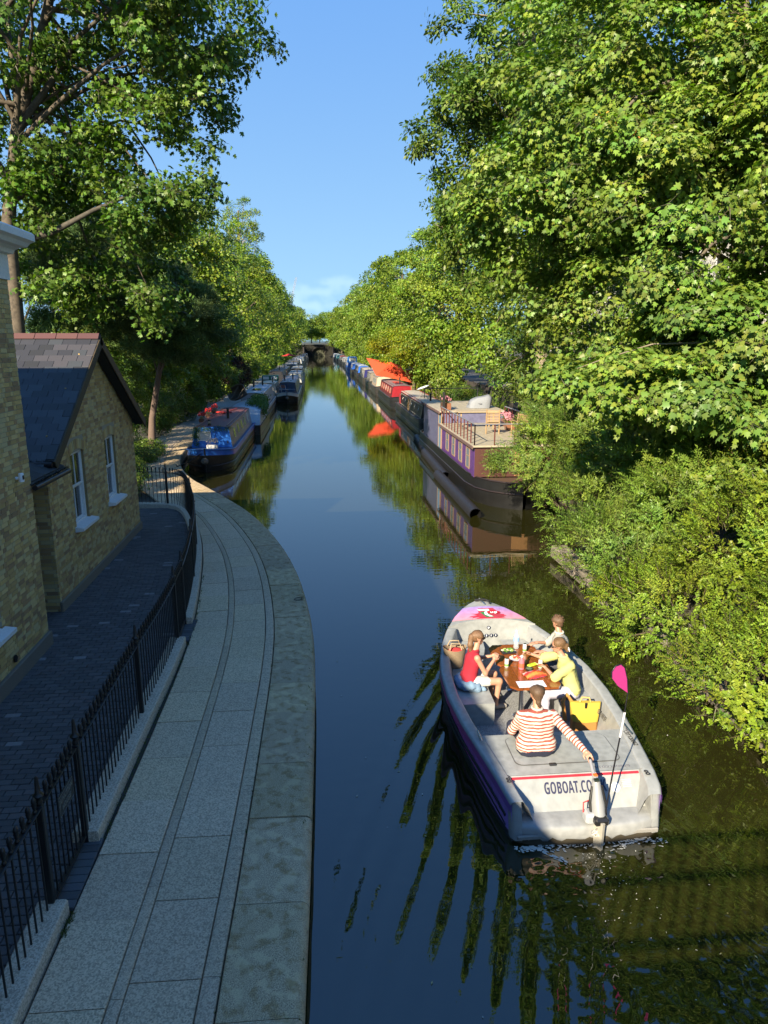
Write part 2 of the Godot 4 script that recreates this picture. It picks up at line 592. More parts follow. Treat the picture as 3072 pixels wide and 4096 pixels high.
func make_ground() -> void:
	rng.seed = 11
	make_tracks()
	# one sheet under everything
	var g := geo(lin(0.05, 0.045, 0.03))
	g.quad(Vector3(-1500, -0.9, 600), Vector3(1500, -0.9, 600), Vector3(1500, -0.9, -2500), Vector3(-1500, -0.9, -2500))
	struct(g, "ground", M.soil)
	# left bank: wall down into the water and earth sheet
	g = geo(lin(0.06, 0.055, 0.045))
	var rows := []
	var q := 0.0
	while q < edge.length():
		var d := edge.off(q, 0.03)
		rows.append([v3(d, -0.9), v3(d, 0.385), v3(edge.off(q, 2.6), 0.385), Vector3(-40, 0.385, d.y), Vector3(-600, 0.6, d.y)])
		q += 0.6 if q < 60 else 4.0
	rows.append([Vector3(-4.2, -0.9, -300), Vector3(-4.2, 0.385, -300), Vector3(-6.6, 0.385, -300), Vector3(-40, 0.385, -300), Vector3(-600, 0.6, -300)])
	g.loft(rows, false, true)
	struct(g, "left_bank", M.soil)
	# right bank
	g = geo(lin(0.07, 0.06, 0.04))
	rows = []
	for e in [Vector2(6.3, 9), Vector2(6.3, -5), Vector2(6.25, -12), Vector2(6.6, -16), Vector2(7.4, -19), Vector2(8.5, -22), Vector2(8.7, -26), Vector2(8.7, -60), Vector2(8.7, -150), Vector2(8.0, -240), Vector2(4.4, -286), Vector2(4.4, -300)]:
		rows.append([v3(e, -0.9), v3(e, 0.32), v3(e + Vector2(1.2, 0), 0.5), v3(e + Vector2(4.0, 0), 1.0), Vector3(e.x + 8.0, 1.3, e.y), Vector3(600, 1.3, e.y)])
	g.loft(rows, false, false)
	struct(g, "right_bank", M.leafmould)
	# towpath: coping stones, slabs and strips laid along the edge
	var tp := Node3D.new()
	tp.name = numbered("towpath")
	add_child(tp)
	tp.set_meta("kind", "structure")
	M["lichen_stone"] = mk("lichen_stone", 0.92, lichen(50), 0.62, 0.35, {"bump_tex": M.slab.albedo_texture})
	var s_end := edge.at_z(-46.0)
	var s_from := edge.at_z(-2.6)
	var fence_off := func(s: float) -> float:
		var best := 9.0
		for i in range(0, rail.p.size(), 2):
			var r := rail.p[i] - edge.pos(s)
			var d := edge.dir(s)
			if absf(r.dot(d)) < 0.25:
				best = minf(best, r.dot(Vector2(d.y, -d.x)))
		return best
	var grey := func(lo: float, hi: float) -> Color:
		var a := rf(lo, hi)
		return lin(a * 1.3, a, a * rf(0.62, 0.68))
	q = s_from
	while q < s_end:
		var l := rf(0.75, 1.35)
		var k: Color = grey.call(0.38, 0.5)
		slab_piece(q + 0.006, q + l - 0.006, 0.0, 0.0, 0.70, 0.70, PATH_Y + rf(-0.008, 0.008), k, tp, "coping_stone", M.lichen_stone, 1.0)
		q += l
	q = s_from
	while q < s_end:
		var l := 2.4 + rf(-0.3, 0.3)
		var k: Color = grey.call(0.4, 0.45)
		slab_piece(q + 0.003, q + l - 0.003, 0.715, 0.715, 0.865, 0.865, PATH_Y - 0.004, k, tp, "concrete_strip", M.slab)
		q += l
	for row in [[0.875, 1.475], [1.60, 2.22]]:
		q = s_from - rf(0, 0.8)
		while q < s_end:
			var l := 0.9 + rf(-0.02, 0.02)
			var lim0: float = minf(row[1], fence_off.call(q) - 0.16)
			var lim1: float = minf(row[1], fence_off.call(q + l) - 0.16)
			if minf(lim0, lim1) > row[0] + 0.12:
				slab_piece(q + 0.005, q + l - 0.005, row[0], row[0], lim0, lim1, PATH_Y + rf(-0.006, 0.006), grey.call(0.43, 0.52), tp, "paving_slab", M.slab)
			q += l
	q = s_from
	while q < s_end:
		var l := 1.0 + rf(-0.02, 0.3)
		if fence_off.call(q) > 1.75:
			slab_piece(q + 0.003, q + l - 0.003, 1.482, 1.482, 1.592, 1.592, PATH_Y - 0.003, grey.call(0.38, 0.44), tp, "cover_strip", M.slab)
		q += l
	# the path goes on too far away to tell its slabs apart
	g = geo(lin(0.3, 0.29, 0.26))
	rows = []
	q = s_end
	while q < edge.length():
		rows.append([v3(edge.off(q, -0.02), -0.2), v3(edge.off(q, 0.0), 0.44), v3(edge.off(q, 2.2), 0.44), v3(edge.off(q, 2.3), 0.36)])
		q += 3.0
	g.loft(rows, false, true)
	put(g, "far_path", M.slab, tp)
	# dirt and weeds in the angle between slabs and plinth
	make_yard()

func make_yard() -> void:
	# dark brick yard between the houses and the railing
	rng.seed = 23
	var yard := Node3D.new()
	yard.name = numbered("yard_paving")
	add_child(yard)
	yard.set_meta("kind", "structure")
	var bed := geo(lin(0.16, 0.155, 0.145))
	bed.quad(Vector3(-6.3, 0.425, -2), Vector3(-2.55, 0.425, -2), Vector3(-2.55, 0.425, -12.5), Vector3(-6.3, 0.425, -12.5))
	bed.quad(Vector3(-6.3, 0.425, -12.5), Vector3(-2.55, 0.425, -12.5), Vector3(-3.6, 0.425, -20), Vector3(-6.3, 0.425, -20))
	bed.quad(Vector3(-6.3, 0.425, -20), Vector3(-3.6, 0.425, -20), Vector3(-4.9, 0.425, -23.1), Vector3(-6.3, 0.425, -23.1))
	put(bed, "joint_bed", M.mortar, yard)
	for gz in [-6.44, -12.7]:
		for k in 9:
			var th := geo(lin(0.08, 0.085, 0.092) * rf(0.8, 1.2))
			th.box(Vector3(-2.535, 0.43, gz - 0.44 + k * 0.11), Vector3(0.21, 0.05, 0.102), 0.005)
			put(th, "threshold_brick", M.paver, yard)
	var var_mesh := []
	for k in 6:
		var a: float = [0.075, 0.09, 0.105, 0.082, 0.097, 0.2][k]
		var b := geo(lin(a * 1.05, a * 1.0, a * 1.0))
		b.box(Vector3.ZERO, Vector3(0.212, 0.05, 0.102), 0.005)
		var_mesh.append(b.mesh())
	var spots := []
	var row := 0
	var z := -2.6
	var fo := {}
	while z > -23.0:
		var xr := -2.62
		for i in range(0, rail.p.size()):
			if absf(rail.p[i].y - z) < 0.12:
				xr = rail.p[i].x - 0.02
				break
		if z < -22.9: xr = -5.0
		# in gate gaps the bricks run out to the path
		if (z < -5.95 and z > -6.93) or (z < -12.2 and z > -13.2):
			xr = -2.64
		var x := xr - 0.11 - (0.11 if row % 2 else 0.0)
		var xl := -4.95 if z > -12.4 else (-6.2 if z > -14.0 else -5.25)
		if z < -20.4: xl = -6.2
		while x > xl:
			var p := Vector3(x, 0.43 + rf(-0.003, 0.003), z)
			var kind := rng.randi() % 5
			var wash := sin(x * 3.1 + z * 1.7) * sin(z * 0.9 + 1.0)
			if rng.randf() < (0.10 if wash > 0.55 else 0.004): kind = 5
			spots.append([p.distance_to(EYE) + (0.0 if on_screen(p) else 100.0), p, kind, rf(-0.02, 0.02)])
			x -= 0.222
		z -= 0.1115
		row += 1
	spots.sort_custom(func(a, b): return a[0] < b[0])
	var rest := SurfaceTool.new()
	rest.begin(Mesh.PRIMITIVE_TRIANGLES)
	for i in spots.size():
		var t := Transform3D(Basis(Vector3.UP, spots[i][3]), spots[i][1])
		if i < 300:
			put(var_mesh[spots[i][2]], "paving_brick", M.paver, yard).transform = t
		else:
			rest.append_from(var_mesh[spots[i][2]], 0, t)
	var r := put(rest.commit(), "paving_bricks_beyond", M.paver, yard)
	r.set_meta("kind", "stuff")

# ---------- water ----------
func wave(x: float, z: float, f: FastNoiseLite) -> float:
	var y := 0.0
	var zb := -12.4
	# two sets of diverging crests, one off each side of the bow
	for side in [-1.0, 1.0]:
		var u: float = (x - 3.0) * side
		var aft := z - zb
		if aft < 0.0 or u < 0.0: continue
		var outer := 0.55 + aft * 0.42
		var inner := minf(1.2, 0.4 + aft * 0.5) if aft < 5.4 else maxf(0.0, 1.0 - (aft - 5.4) * 0.35)
		if u > outer + 0.5 or u < inner - 0.3: continue
		var e := smoothstep(outer + 0.45, outer - 0.35, u) * smoothstep(inner - 0.3, inner + 0.2, u)
		e *= smoothstep(0.0, 1.2, aft) * (1.0 - 0.55 * smoothstep(5.0, 13.0, aft))
		var ph: float = (u * 0.925 - aft * 0.38) * TAU / 0.32 + f.get_noise_2d(x * 4.0, z * 2.0) * 4.5
		y += e * (0.008 if side < 0 else 0.003) * (sin(ph) + 0.25 * sin(ph * 2.0 + 0.6)) * (0.7 + 0.5 * f.get_noise_2d(x * 9.0 + 50.0, z * 4.0))
	# churned water behind the stern
	var a2 := z + 7.0
	if a2 > -0.3:
		var half := 0.9 + a2 * 0.12
		var e2 := smoothstep(half + 0.3, half - 0.4, absf(x - 3.05)) * smoothstep(-0.3, 0.2, a2) * exp(-a2 * 0.42)
		y += e2 * (0.010 * f.get_noise_2d(x * 60.0, z * 60.0) + 0.010 * f.get_noise_2d(x * 150.0, z * 150.0))
	if y != 0.0: y += 0.0011 * f.get_noise_2d(x * 70.0 + 31.0, z * 45.0)
	return y

func make_water() -> void:
	var f := FastNoiseLite.new()
	f.seed = 9
	f.frequency = 0.06
	f.fractal_octaves = 2
	var xs := PackedFloat32Array()
	var zs := PackedFloat32Array()
	var x := -9.0
	while x < 10.0:
		xs.append(x)
		x += 0.03 if x > 1.9 and x < 4.3 else 0.055 if x > -0.6 and x < 6.6 else 0.6
	var z := 14.0
	while z > -300.0:
		zs.append(z)
		z -= 0.03 if z < -4.6 and z > -7.3 else 0.055 if z < -2.0 and z > -13.5 else (0.35 if z < 0.0 and z > -16.0 else 3.0)
	var rows := []
	for zz in zs:
		var r := PackedVector3Array()
		for xx in xs:
			var y := 0.0
			if xx > -0.6 and xx < 6.6 and zz < -1.5 and zz > -13.6:
				y = wave(xx, zz, f) * smoothstep(-1.6, -3.0, zz) * smoothstep(-0.6, 0.2, xx)
			r.append(Vector3(xx, y, zz))
		rows.append(r)
	var g := geo(lin(0.018, 0.0165, 0.005))
	g.loft(rows)
	var m := StandardMaterial3D.new()
	m.resource_name = "canal_water"
	m.vertex_color_use_as_albedo = true
	m.roughness = 0.015
	m.metallic_specular = 1.0
	var rip := grain(91, 0.02, 0.0, 1.0, 512, 3)
	m.uv1_triplanar = true
	m.uv1_world_triplanar = true
	m.uv1_scale = Vector3(0.10, 0.3, 0.4)
	m.heightmap_enabled = true
	m.heightmap_texture = rip
	m.heightmap_scale = 0.10
	M["canal_water"] = m
	struct(g, "water", m)
	# foam along the stern and flecks in the wake
	rng.seed = 31
	var fo := geo(lin(0.62, 0.6, 0.52))
	var blob := func(px: float, pz: float, rx: float, rz: float, tilt: float) -> void:
		var ring := []
		var k := 7
		for j in k:
			var a := TAU * j / k
			var w := rf(0.45, 1.15)
			var lx := cos(a) * rx * w
			var lz := sin(a) * rz * w
			var qx := px + lx * cos(tilt) - lz * sin(tilt)
			var qz := pz + lx * sin(tilt) + lz * cos(tilt)
			ring.append(Vector3(qx, 0.006 + wave(qx, qz, f), qz))
		fo.fan(ring, Vector3.UP)
	for k in 170:
		var px := rf(2.15, 3.95)
		blob.call(px, -6.93 + absf(rng.randfn(0, 0.05)), rf(0.01, 0.035), rf(0.006, 0.018), rf(-0.5, 0.5))
	for k in 46:
		var t := rng.randf()
		blob.call(lerpf(2.3, 2.68, t) + rng.randfn(0, 0.03), lerpf(-6.9, -6.6, t * t) + rng.randfn(0, 0.02), rf(0.012, 0.05), rf(0.006, 0.02), 0.7)
		blob.call(lerpf(3.75, 3.3, t) + rng.randfn(0, 0.03), lerpf(-6.95, -6.8, t) + rng.randfn(0, 0.02), rf(0.012, 0.04), rf(0.005, 0.014), -0.2)
	for k in 110:
		var d := rng.randf() * rng.randf() * 2.2
		blob.call(3.05 + rng.randfn(0, 0.16 + d * 0.16), -6.75 + d, rf(0.003, 0.016), rf(0.002, 0.006), rf(0, TAU))
	var foam := put(fo, "wake_foam", M.foam)
	tag(foam, "white foam and bubbles churned up behind the hire boat's stern", "foam", "", "stuff")
	var bits := geo()
	for k in 60:
		var px := rf(0.2, 5.4)
		var pz := rf(-14.0, -3.2)
		if px > 1.6 and px < 4.5 and pz < -6.8: continue
		bits.col = lin(0.3, 0.27, 0.12) if rng.randf() < 0.6 else lin(0.45, 0.42, 0.36)
		var a := rf(0, TAU)
		var l := rf(0.008, 0.025)
		var d := Vector3(cos(a), 0, sin(a))
		var e := Vector3(-d.z, 0, d.x) * 0.4
		var c := Vector3(px, 0.008 + wave(px, pz, f), pz)
		bits.quad(c - d * l, c + e * l, c + d * l, c - e * l)
	tag(put(bits, "floating_litter", M.sheet), "tiny leaves and seeds floating on the dark water", "litter", "", "stuff")

# ---------- railings ----------
func make_railing() -> void:
	rng.seed = 41
	var black := lin(0.012, 0.012, 0.014)
	var t := thing("iron_railing", "black iron railing with urn finials curving along the towpath", "railing")
	var top := 0.58
	var rail_y := 1.60
	var s_of := func(z: float) -> float: return rail.at_z(z)
	var gates := [[s_of.call(-5.92), s_of.call(-6.95)], [s_of.call(-12.1), s_of.call(-13.1)]]
	var s0: float = s_of.call(-2.3)
	var s1 := rail.length() - 0.1
	# plinth in three runs
	var runs := [[s0, gates[0][0] + 0.02], [gates[0][1] - 0.02, gates[1][0] + 0.02], [gates[1][1] - 0.02, s1]]
	for r in runs:
		var g := geo(lin(0.56, 0.47, 0.35))
		var rows := []
		var q: float = r[0]
		while true:
			q = minf(q, r[1])
			rows.append([v3(rail.off(q, -0.14), PATH_Y - 0.05), v3(rail.off(q, -0.14), top - 0.02), v3(rail.off(q, -0.12), top), v3(rail.off(q, 0.12), top), v3(rail.off(q, 0.14), top - 0.02), v3(rail.off(q, 0.14), PATH_Y - 0.05)])
			if q >= r[1]: break
			q += 0.3
		g.loft(rows, false, true)
		var d0 := rail.dir(r[0])
		g.fan(rows[0], Vector3(-d0.x, 0, -d0.y))
		d0 = rail.dir(r[1])
		g.fan(rows[-1], Vector3(d0.x, 0, d0.y))
		put(g, "plinth", M.slab, t)
		# flat top rail
		g = geo(black)
		rows = []
		q = r[0]
		while true:
			q = minf(q, r[1])
			rows.append([v3(rail.off(q, -0.028), rail_y - 0.008), v3(rail.off(q, -0.028), rail_y + 0.008), v3(rail.off(q, 0.028), rail_y + 0.008), v3(rail.off(q, 0.028), rail_y - 0.008)])
			if q >= r[1]: break
			q += 0.25
		g.loft(rows, true, true)
		put(g, "top_rail", M.iron, t)
	var fin := geo(black)
	fin.lathe([Vector2(0.0, 0), Vector2(0.016, 0), Vector2(0.022, 0.012), Vector2(0.016, 0.026), Vector2(0.011, 0.034), Vector2(0.017, 0.055), Vector2(0.02, 0.075), Vector2(0.024, 0.088), Vector2(0.018, 0.1), Vector2(0.024, 0.112), Vector2(0.022, 0.13), Vector2(0.013, 0.152), Vector2(0.0, 0.163)], 8)
	var fin_mesh := fin.mesh()
	var bar_for := func(h: float) -> ArrayMesh:
		var g := geo(black)
		g.tube([Vector3(0, 0, 0), Vector3(0, h, 0)], 0.0095, 6)
		return g.mesh()
	var bar_mesh: ArrayMesh = bar_for.call(rail_y - top)
	var gate_bar: ArrayMesh = bar_for.call(rail_y - 0.53)
	var post := geo(black)
	post.box(Vector3(0, (rail_y + 0.02 - 0.42) / 2 + 0.42, 0), Vector3(0.062, rail_y + 0.02 - 0.42, 0.062), 0.008)
	var pmesh := post.mesh()
	var spire := geo(black)
	spire.lathe([Vector2(0, 0), Vector2(0.03, 0), Vector2(0.034, 0.03), Vector2(0.024, 0.05), Vector2(0.026, 0.07), Vector2(0.05, 0.095), Vector2(0.05, 0.105), Vector2(0.026, 0.125), Vector2(0.018, 0.24), Vector2(0.014, 0.285), Vector2(0.0, 0.295)], 10)
	var smesh := spire.mesh()
	var posts := []
	for z in [-3.2, -5.92, -6.95, -9.5, -12.1, -13.1, -15.6, -18.2, -20.6]:
		posts.append(s_of.call(z))
	posts.append(s1 - 1.25)
	posts.append(s1)
	for s in posts:
		var p := rail.pos(s)
		var o := put(pmesh, "post", M.iron, t)
		o.transform = Transform3D(Basis(Vector3.UP, -atan2(rail.dir(s).x, -rail.dir(s).y)), v3(p, 0))
		var sp := put(smesh, "spire_finial", M.iron, o)
		sp.position = Vector3(0, rail_y + 0.018, 0)
	for r in runs:
		var a: float = r[0] + 0.05
		var n := int((r[1] - a) / 0.128)
		for k in range(1, n):
			var s: float = a + (r[1] - a) * k / n
			var near_post := false
			for ps in posts:
				if absf(ps - s) < 0.05: near_post = true
			if near_post: continue
			var o := put(bar_mesh, "bar", M.iron, t)
			o.position = v3(rail.pos(s), top)
			put(fin_mesh, "finial", M.iron, o).position = Vector3(0, rail_y + 0.008 - top, 0)
	# two gates, each a thing that swings on its own
	for i in 2:
		var gt := thing("iron_gate", ["black iron gate in the railing, nearest, with a cast name plate", "farther black iron gate in the railing, without a plate"][i], "gate", Vector3.ZERO, 0.0, "gates in the railing")
		var a: float = gates[i][0] + 0.05
		var b: float = gates[i][1] - 0.05
		var pa := rail.pos(a)
		var pb := rail.pos(b)
		var yaw := -atan2(pb.x - pa.x, -(pb.y - pa.y))
		var mid := (pa + pb) / 2
		var ln := pa.distance_to(pb)
		var bas := Basis(Vector3.UP, yaw)
		var g := geo(black)
		g.at(v3(mid, 0), bas)
		g.box(Vector3(0, rail_y, 0), Vector3(0.05, 0.016, ln), 0.003)
		put(g, "top_rail", M.iron, gt)
		g = geo(black)
		g.at(v3(mid, 0), bas)
		g.box(Vector3(0, 0.55, 0), Vector3(0.05, 0.03, ln), 0.003)
		put(g, "bottom_rail", M.iron, gt)
		for e in [pa, pb]:
			g = geo(black)
			g.at(v3(e, 0), bas)
			g.box(Vector3(0, 1.06, 0), Vector3(0.035, 1.08, 0.03), 0.004)
			put(g, "stile", M.iron, gt)
		for k in range(1, 8):
			var p := pa.lerp(pb, k / 8.0)
			var o := put(gate_bar, "bar", M.iron, gt)
			o.position = v3(p, 0.54)
			put(fin_mesh, "finial", M.iron, o).position = Vector3(0, rail_y + 0.008 - 0.54, 0)
		if i == 0:
			g = geo(lin(0.02, 0.022, 0.02))
			g.at(v3(mid, 0) + Vector3(0.045, 1.36, 0.02))
			g.box(Vector3.ZERO, Vector3(0.012, 0.22, 0.40), 0.004)
			var pl := put(g, "name_plate", M.iron, gt)
			var rim := geo(lin(0.1, 0.1, 0.09))
			rim.at(v3(mid, 0) + Vector3(0.053, 1.36, 0.02))
			for s in [-1.0, 1.0]:
				rim.box(Vector3(0, s * 0.1, 0), Vector3(0.006, 0.008, 0.385))
				rim.box(Vector3(0, 0, s * 0.19), Vector3(0.006, 0.2, 0.008))
			put(rim, "plate_rim", M.iron, pl)
			var lines := [["JUNCTION", 0.045], ["HOUSE", -0.045]]
			for w in lines:
				var tm := textmesh(w[0], 0.052, 0.006)
				tm.material = null
				var o := put(tm, "lettering", plain("plate_letters", lin(0.16, 0.155, 0.13), 0.5), pl)
				o.transform = Transform3D(Basis(Vector3(0, 0, -1), Vector3.UP, Vector3(1, 0, 0)), v3(mid, 0) + Vector3(0.053, 1.36 + w[1], 0.02))
	# mooring ring on the coping
	var ring := thing("mooring_ring", "rusty iron mooring ring lying on the towpath coping", "mooring ring", Vector3(-0.52, PATH_Y + 0.012, -14.1))
	var pts := []
	for k in 17:
		pts.append(Vector3(cos(TAU * k / 16) * 0.075, 0.012, sin(TAU * k / 16) * 0.075))
	var eb := geo(lin(0.03, 0.025, 0.02))
	eb.tube([Vector3(0.07, -0.02, 0), Vector3(0.07, 0.05, 0.0), Vector3(0.1, 0.05, 0), Vector3(0.1, -0.02, 0)], 0.009, 6)
	put(eb, "eye_bolt", M.iron, ring)
	var g2 := geo(lin(0.03, 0.025, 0.02))
	g2.tube(pts, 0.009, 6, false)
	put(g2, "ring", M.iron, ring)

# ---------- brickwork ----------
var brick_tones := [lin(0.56, 0.385, 0.145), lin(0.46, 0.31, 0.12), lin(0.62, 0.46, 0.2), lin(0.4, 0.25, 0.11), lin(0.52, 0.41, 0.2), lin(0.32, 0.2, 0.1)]

# wall in the plane through o, along du (unit), up; nrm faces out. openings: [u0, v0, u1, v1]. inside(u, v) says where the wall is.
func brick_wall(parent: Node, o: Vector3, du: Vector3, nrm: Vector3, width: float, height: float, openings: Array, inside: Callable, dark := 1.0, part_limit := 300) -> void:
	var bas := Basis(du, Vector3.UP, nrm)
	if bas.determinant() < 0: bas = Basis(-du, Vector3.UP, nrm)
	var tone_mesh := {}
	var full := []
	for L in [0.215, 0.1025]:
		for k in 6:
			var g := geo(brick_tones[k] * dark)
			g.box(Vector3.ZERO, Vector3(L, 0.065, 0.03), 0.004)
			tone_mesh[[L, k]] = g.mesh()
	var rest := geo()
	var v := 0.0
	var row := 0
	while v < height:
		var u := -0.06 if row % 2 else 0.0
		var k := row
		while u < width:
			var L := 0.215 if k % 2 == 0 else 0.1025
			var spans := [[maxf(u, 0.0), minf(u + L, width)]]
			for op in openings:
				if v + 0.065 > op[1] and v < op[3]:
					var cut := []
					for sp in spans:
						if sp[1] <= op[0] or sp[0] >= op[2]:
							cut.append(sp)
						else:
							if sp[0] < op[0]: cut.append([sp[0], op[0]])
							if sp[1] > op[2]: cut.append([op[2], sp[1]])
					spans = cut
			for sp in spans:
				var w: float = sp[1] - sp[0]
				if w < 0.025: continue
				var uc: float = (sp[0] + sp[1]) / 2
				var vc := v + 0.0325
				if not inside.call(uc, vc): continue
				var p := o + du * uc + Vector3.UP * vc - nrm * (0.015 + rf(-0.003, 0.002))
				var tone := rng.randi() % 6
				if tone == 5 and rng.randf() < 0.5: tone = 1
				var jit := Basis(nrm, rf(-0.012, 0.012)) * bas
				if absf(w - L) < 0.002:
					full.append([p.distance_to(EYE) + (0.0 if on_screen(p) else 100.0), p, L, tone, jit])
				else:
					rest.col = brick_tones[tone] * dark
					rest.box(p, Vector3(w, 0.065, 0.03), 0.004, jit)
			u += L + 0.01
			k += 1
		v += 0.075
		row += 1
	full.sort_custom(func(a, b): return a[0] < b[0])
	for i in full.size():
		var e = full[i]
		if i < part_limit and e[0] < 100.0:
			put(tone_mesh[[e[2], e[3]]], "brick", M.brick, parent).transform = Transform3D(e[4], e[1])
		else:
			rest.col = brick_tones[e[3]] * dark
			rest.box(e[1], Vector3(e[2], 0.065, 0.03), 0.0, e[4])
	var r := put(rest, "brickwork", M.brick, parent)
	r.set_meta("kind", "stuff")

func sash_window(parent: Node, o: Vector3, du: Vector3, nrm: Vector3, w: float, h: float) -> void:
	# o: bottom left corner of the opening, in the wall face
	var bas := Basis(du, Vector3.UP, nrm)
	var white := lin(0.74, 0.74, 0.72)
	var win := put(_box_frame(white, w, h), "window_frame", M.white_paint, parent)
	win.transform = Transform3D(bas, o - nrm * 0.11)
	for i in 2:
		var g := geo(white)
		var y0 := 0.05 + (h / 2 - 0.02) * i
		var sh := h / 2 - 0.03
		var dz := -0.03 if i == 0 else 0.02
		g.box(Vector3(w / 2, y0 + 0.02, dz), Vector3(w - 0.12, 0.045, 0.035), 0.004)
		g.box(Vector3(w / 2, y0 + sh - 0.02, dz), Vector3(w - 0.12, 0.04, 0.035), 0.004)
		g.box(Vector3(0.075, y0 + sh / 2, dz), Vector3(0.045, sh - 0.045, 0.035), 0.004)
		g.box(Vector3(w - 0.075, y0 + sh / 2, dz), Vector3(0.045, sh - 0.045, 0.035), 0.004)
		g.box(Vector3(w / 2, y0 + sh / 2, dz), Vector3(0.022, sh - 0.05, 0.03), 0.003)
		var s := put(g, "sash", M.white_paint, win)
		for c in 2:
			var p := geo(lin(0.03, 0.035, 0.035))
			p.box(Vector3(w / 2 + (c - 0.5) * (w - 0.16) / 2, y0 + sh / 2, dz - 0.004), Vector3((w - 0.21) / 2, sh - 0.07, 0.006))
			put(p, "pane", M.glass, s)
	# curtains inside
	for c in [0.0, 1.0]:
		var rows := []
		for i in 2:
			var r := []
			for j in 13:
				var x := 0.1 + (w * 0.24) * j / 12.0
				if c > 0: x = w - x
				r.append(Vector3(x, 0.1 + (h - 0.15) * i, -0.16 + 0.02 * sin(j * 1.9)))
			rows.append(r)
		var g := geo(lin(0.5, 0.48, 0.42))
		g.loft(rows)
		put(g, "curtain", M.cloth, win)
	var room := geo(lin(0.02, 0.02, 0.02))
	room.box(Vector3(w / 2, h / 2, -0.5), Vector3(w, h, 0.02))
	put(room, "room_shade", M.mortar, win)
	var sill := geo(white)
	sill.prism([Vector2(-0.12, -0.10), Vector2(0.0, -0.10), Vector2(0.17, -0.075), Vector2(0.17, -0.015), Vector2(-0.12, 0.03)].map(func(q): return q), 0, w + 0.2)
	var so := put(sill, "sill", M.white_paint, win)
	# prism runs along its z: turn so that z lies along du and x along nrm
	so.transform = Transform3D(Basis(nrm, Vector3.UP, nrm.cross(Vector3.UP)), Vector3.ZERO)
	so.transform = win.transform.affine_inverse() * Transform3D(Basis(nrm, Vector3.UP, nrm.cross(Vector3.UP)), o + du * (-0.1 if nrm.cross(Vector3.UP).dot(du) > 0 else w + 0.1))

func _box_frame(k: Color, w: float, h: float) -> Geo:
	var g := geo(k)
	g.box(Vector3(0.03, h / 2, 0), Vector3(0.06, h, 0.1), 0.004)
	g.box(Vector3(w - 0.03, h / 2, 0), Vector3(0.06, h, 0.1), 0.004)
	g.box(Vector3(w / 2, h - 0.03, 0), Vector3(w - 0.12, 0.06, 0.098), 0.004)
	g.box(Vector3(w / 2, 0.03, 0), Vector3(w - 0.12, 0.06, 0.098), 0.004)
	return g

func arch_bricks(parent: Node, o: Vector3, du: Vector3, nrm: Vector3, w: float) -> void:
	# soldier bricks fanned over an opening; o: middle of its top edge
	var R := 1.1
	var n := 13
	for k in n:
		var a := (float(k) / (n - 1) - 0.5) * (w + 0.14) / R
		var g := geo(brick_tones[(k * 2 + 1) % 5])
		g.box(Vector3.ZERO, Vector3(0.066, 0.215, 0.034), 0.004)
		var c := o + du * sin(a) * (R + 0.1) + Vector3.UP * (cos(a) * (R + 0.1) - R + 0.02)
		put(g, "arch_brick", M.brick, parent).transform = Transform3D(Basis(nrm, -a) * Basis(du, Vector3.UP, nrm), c - nrm * 0.0125)

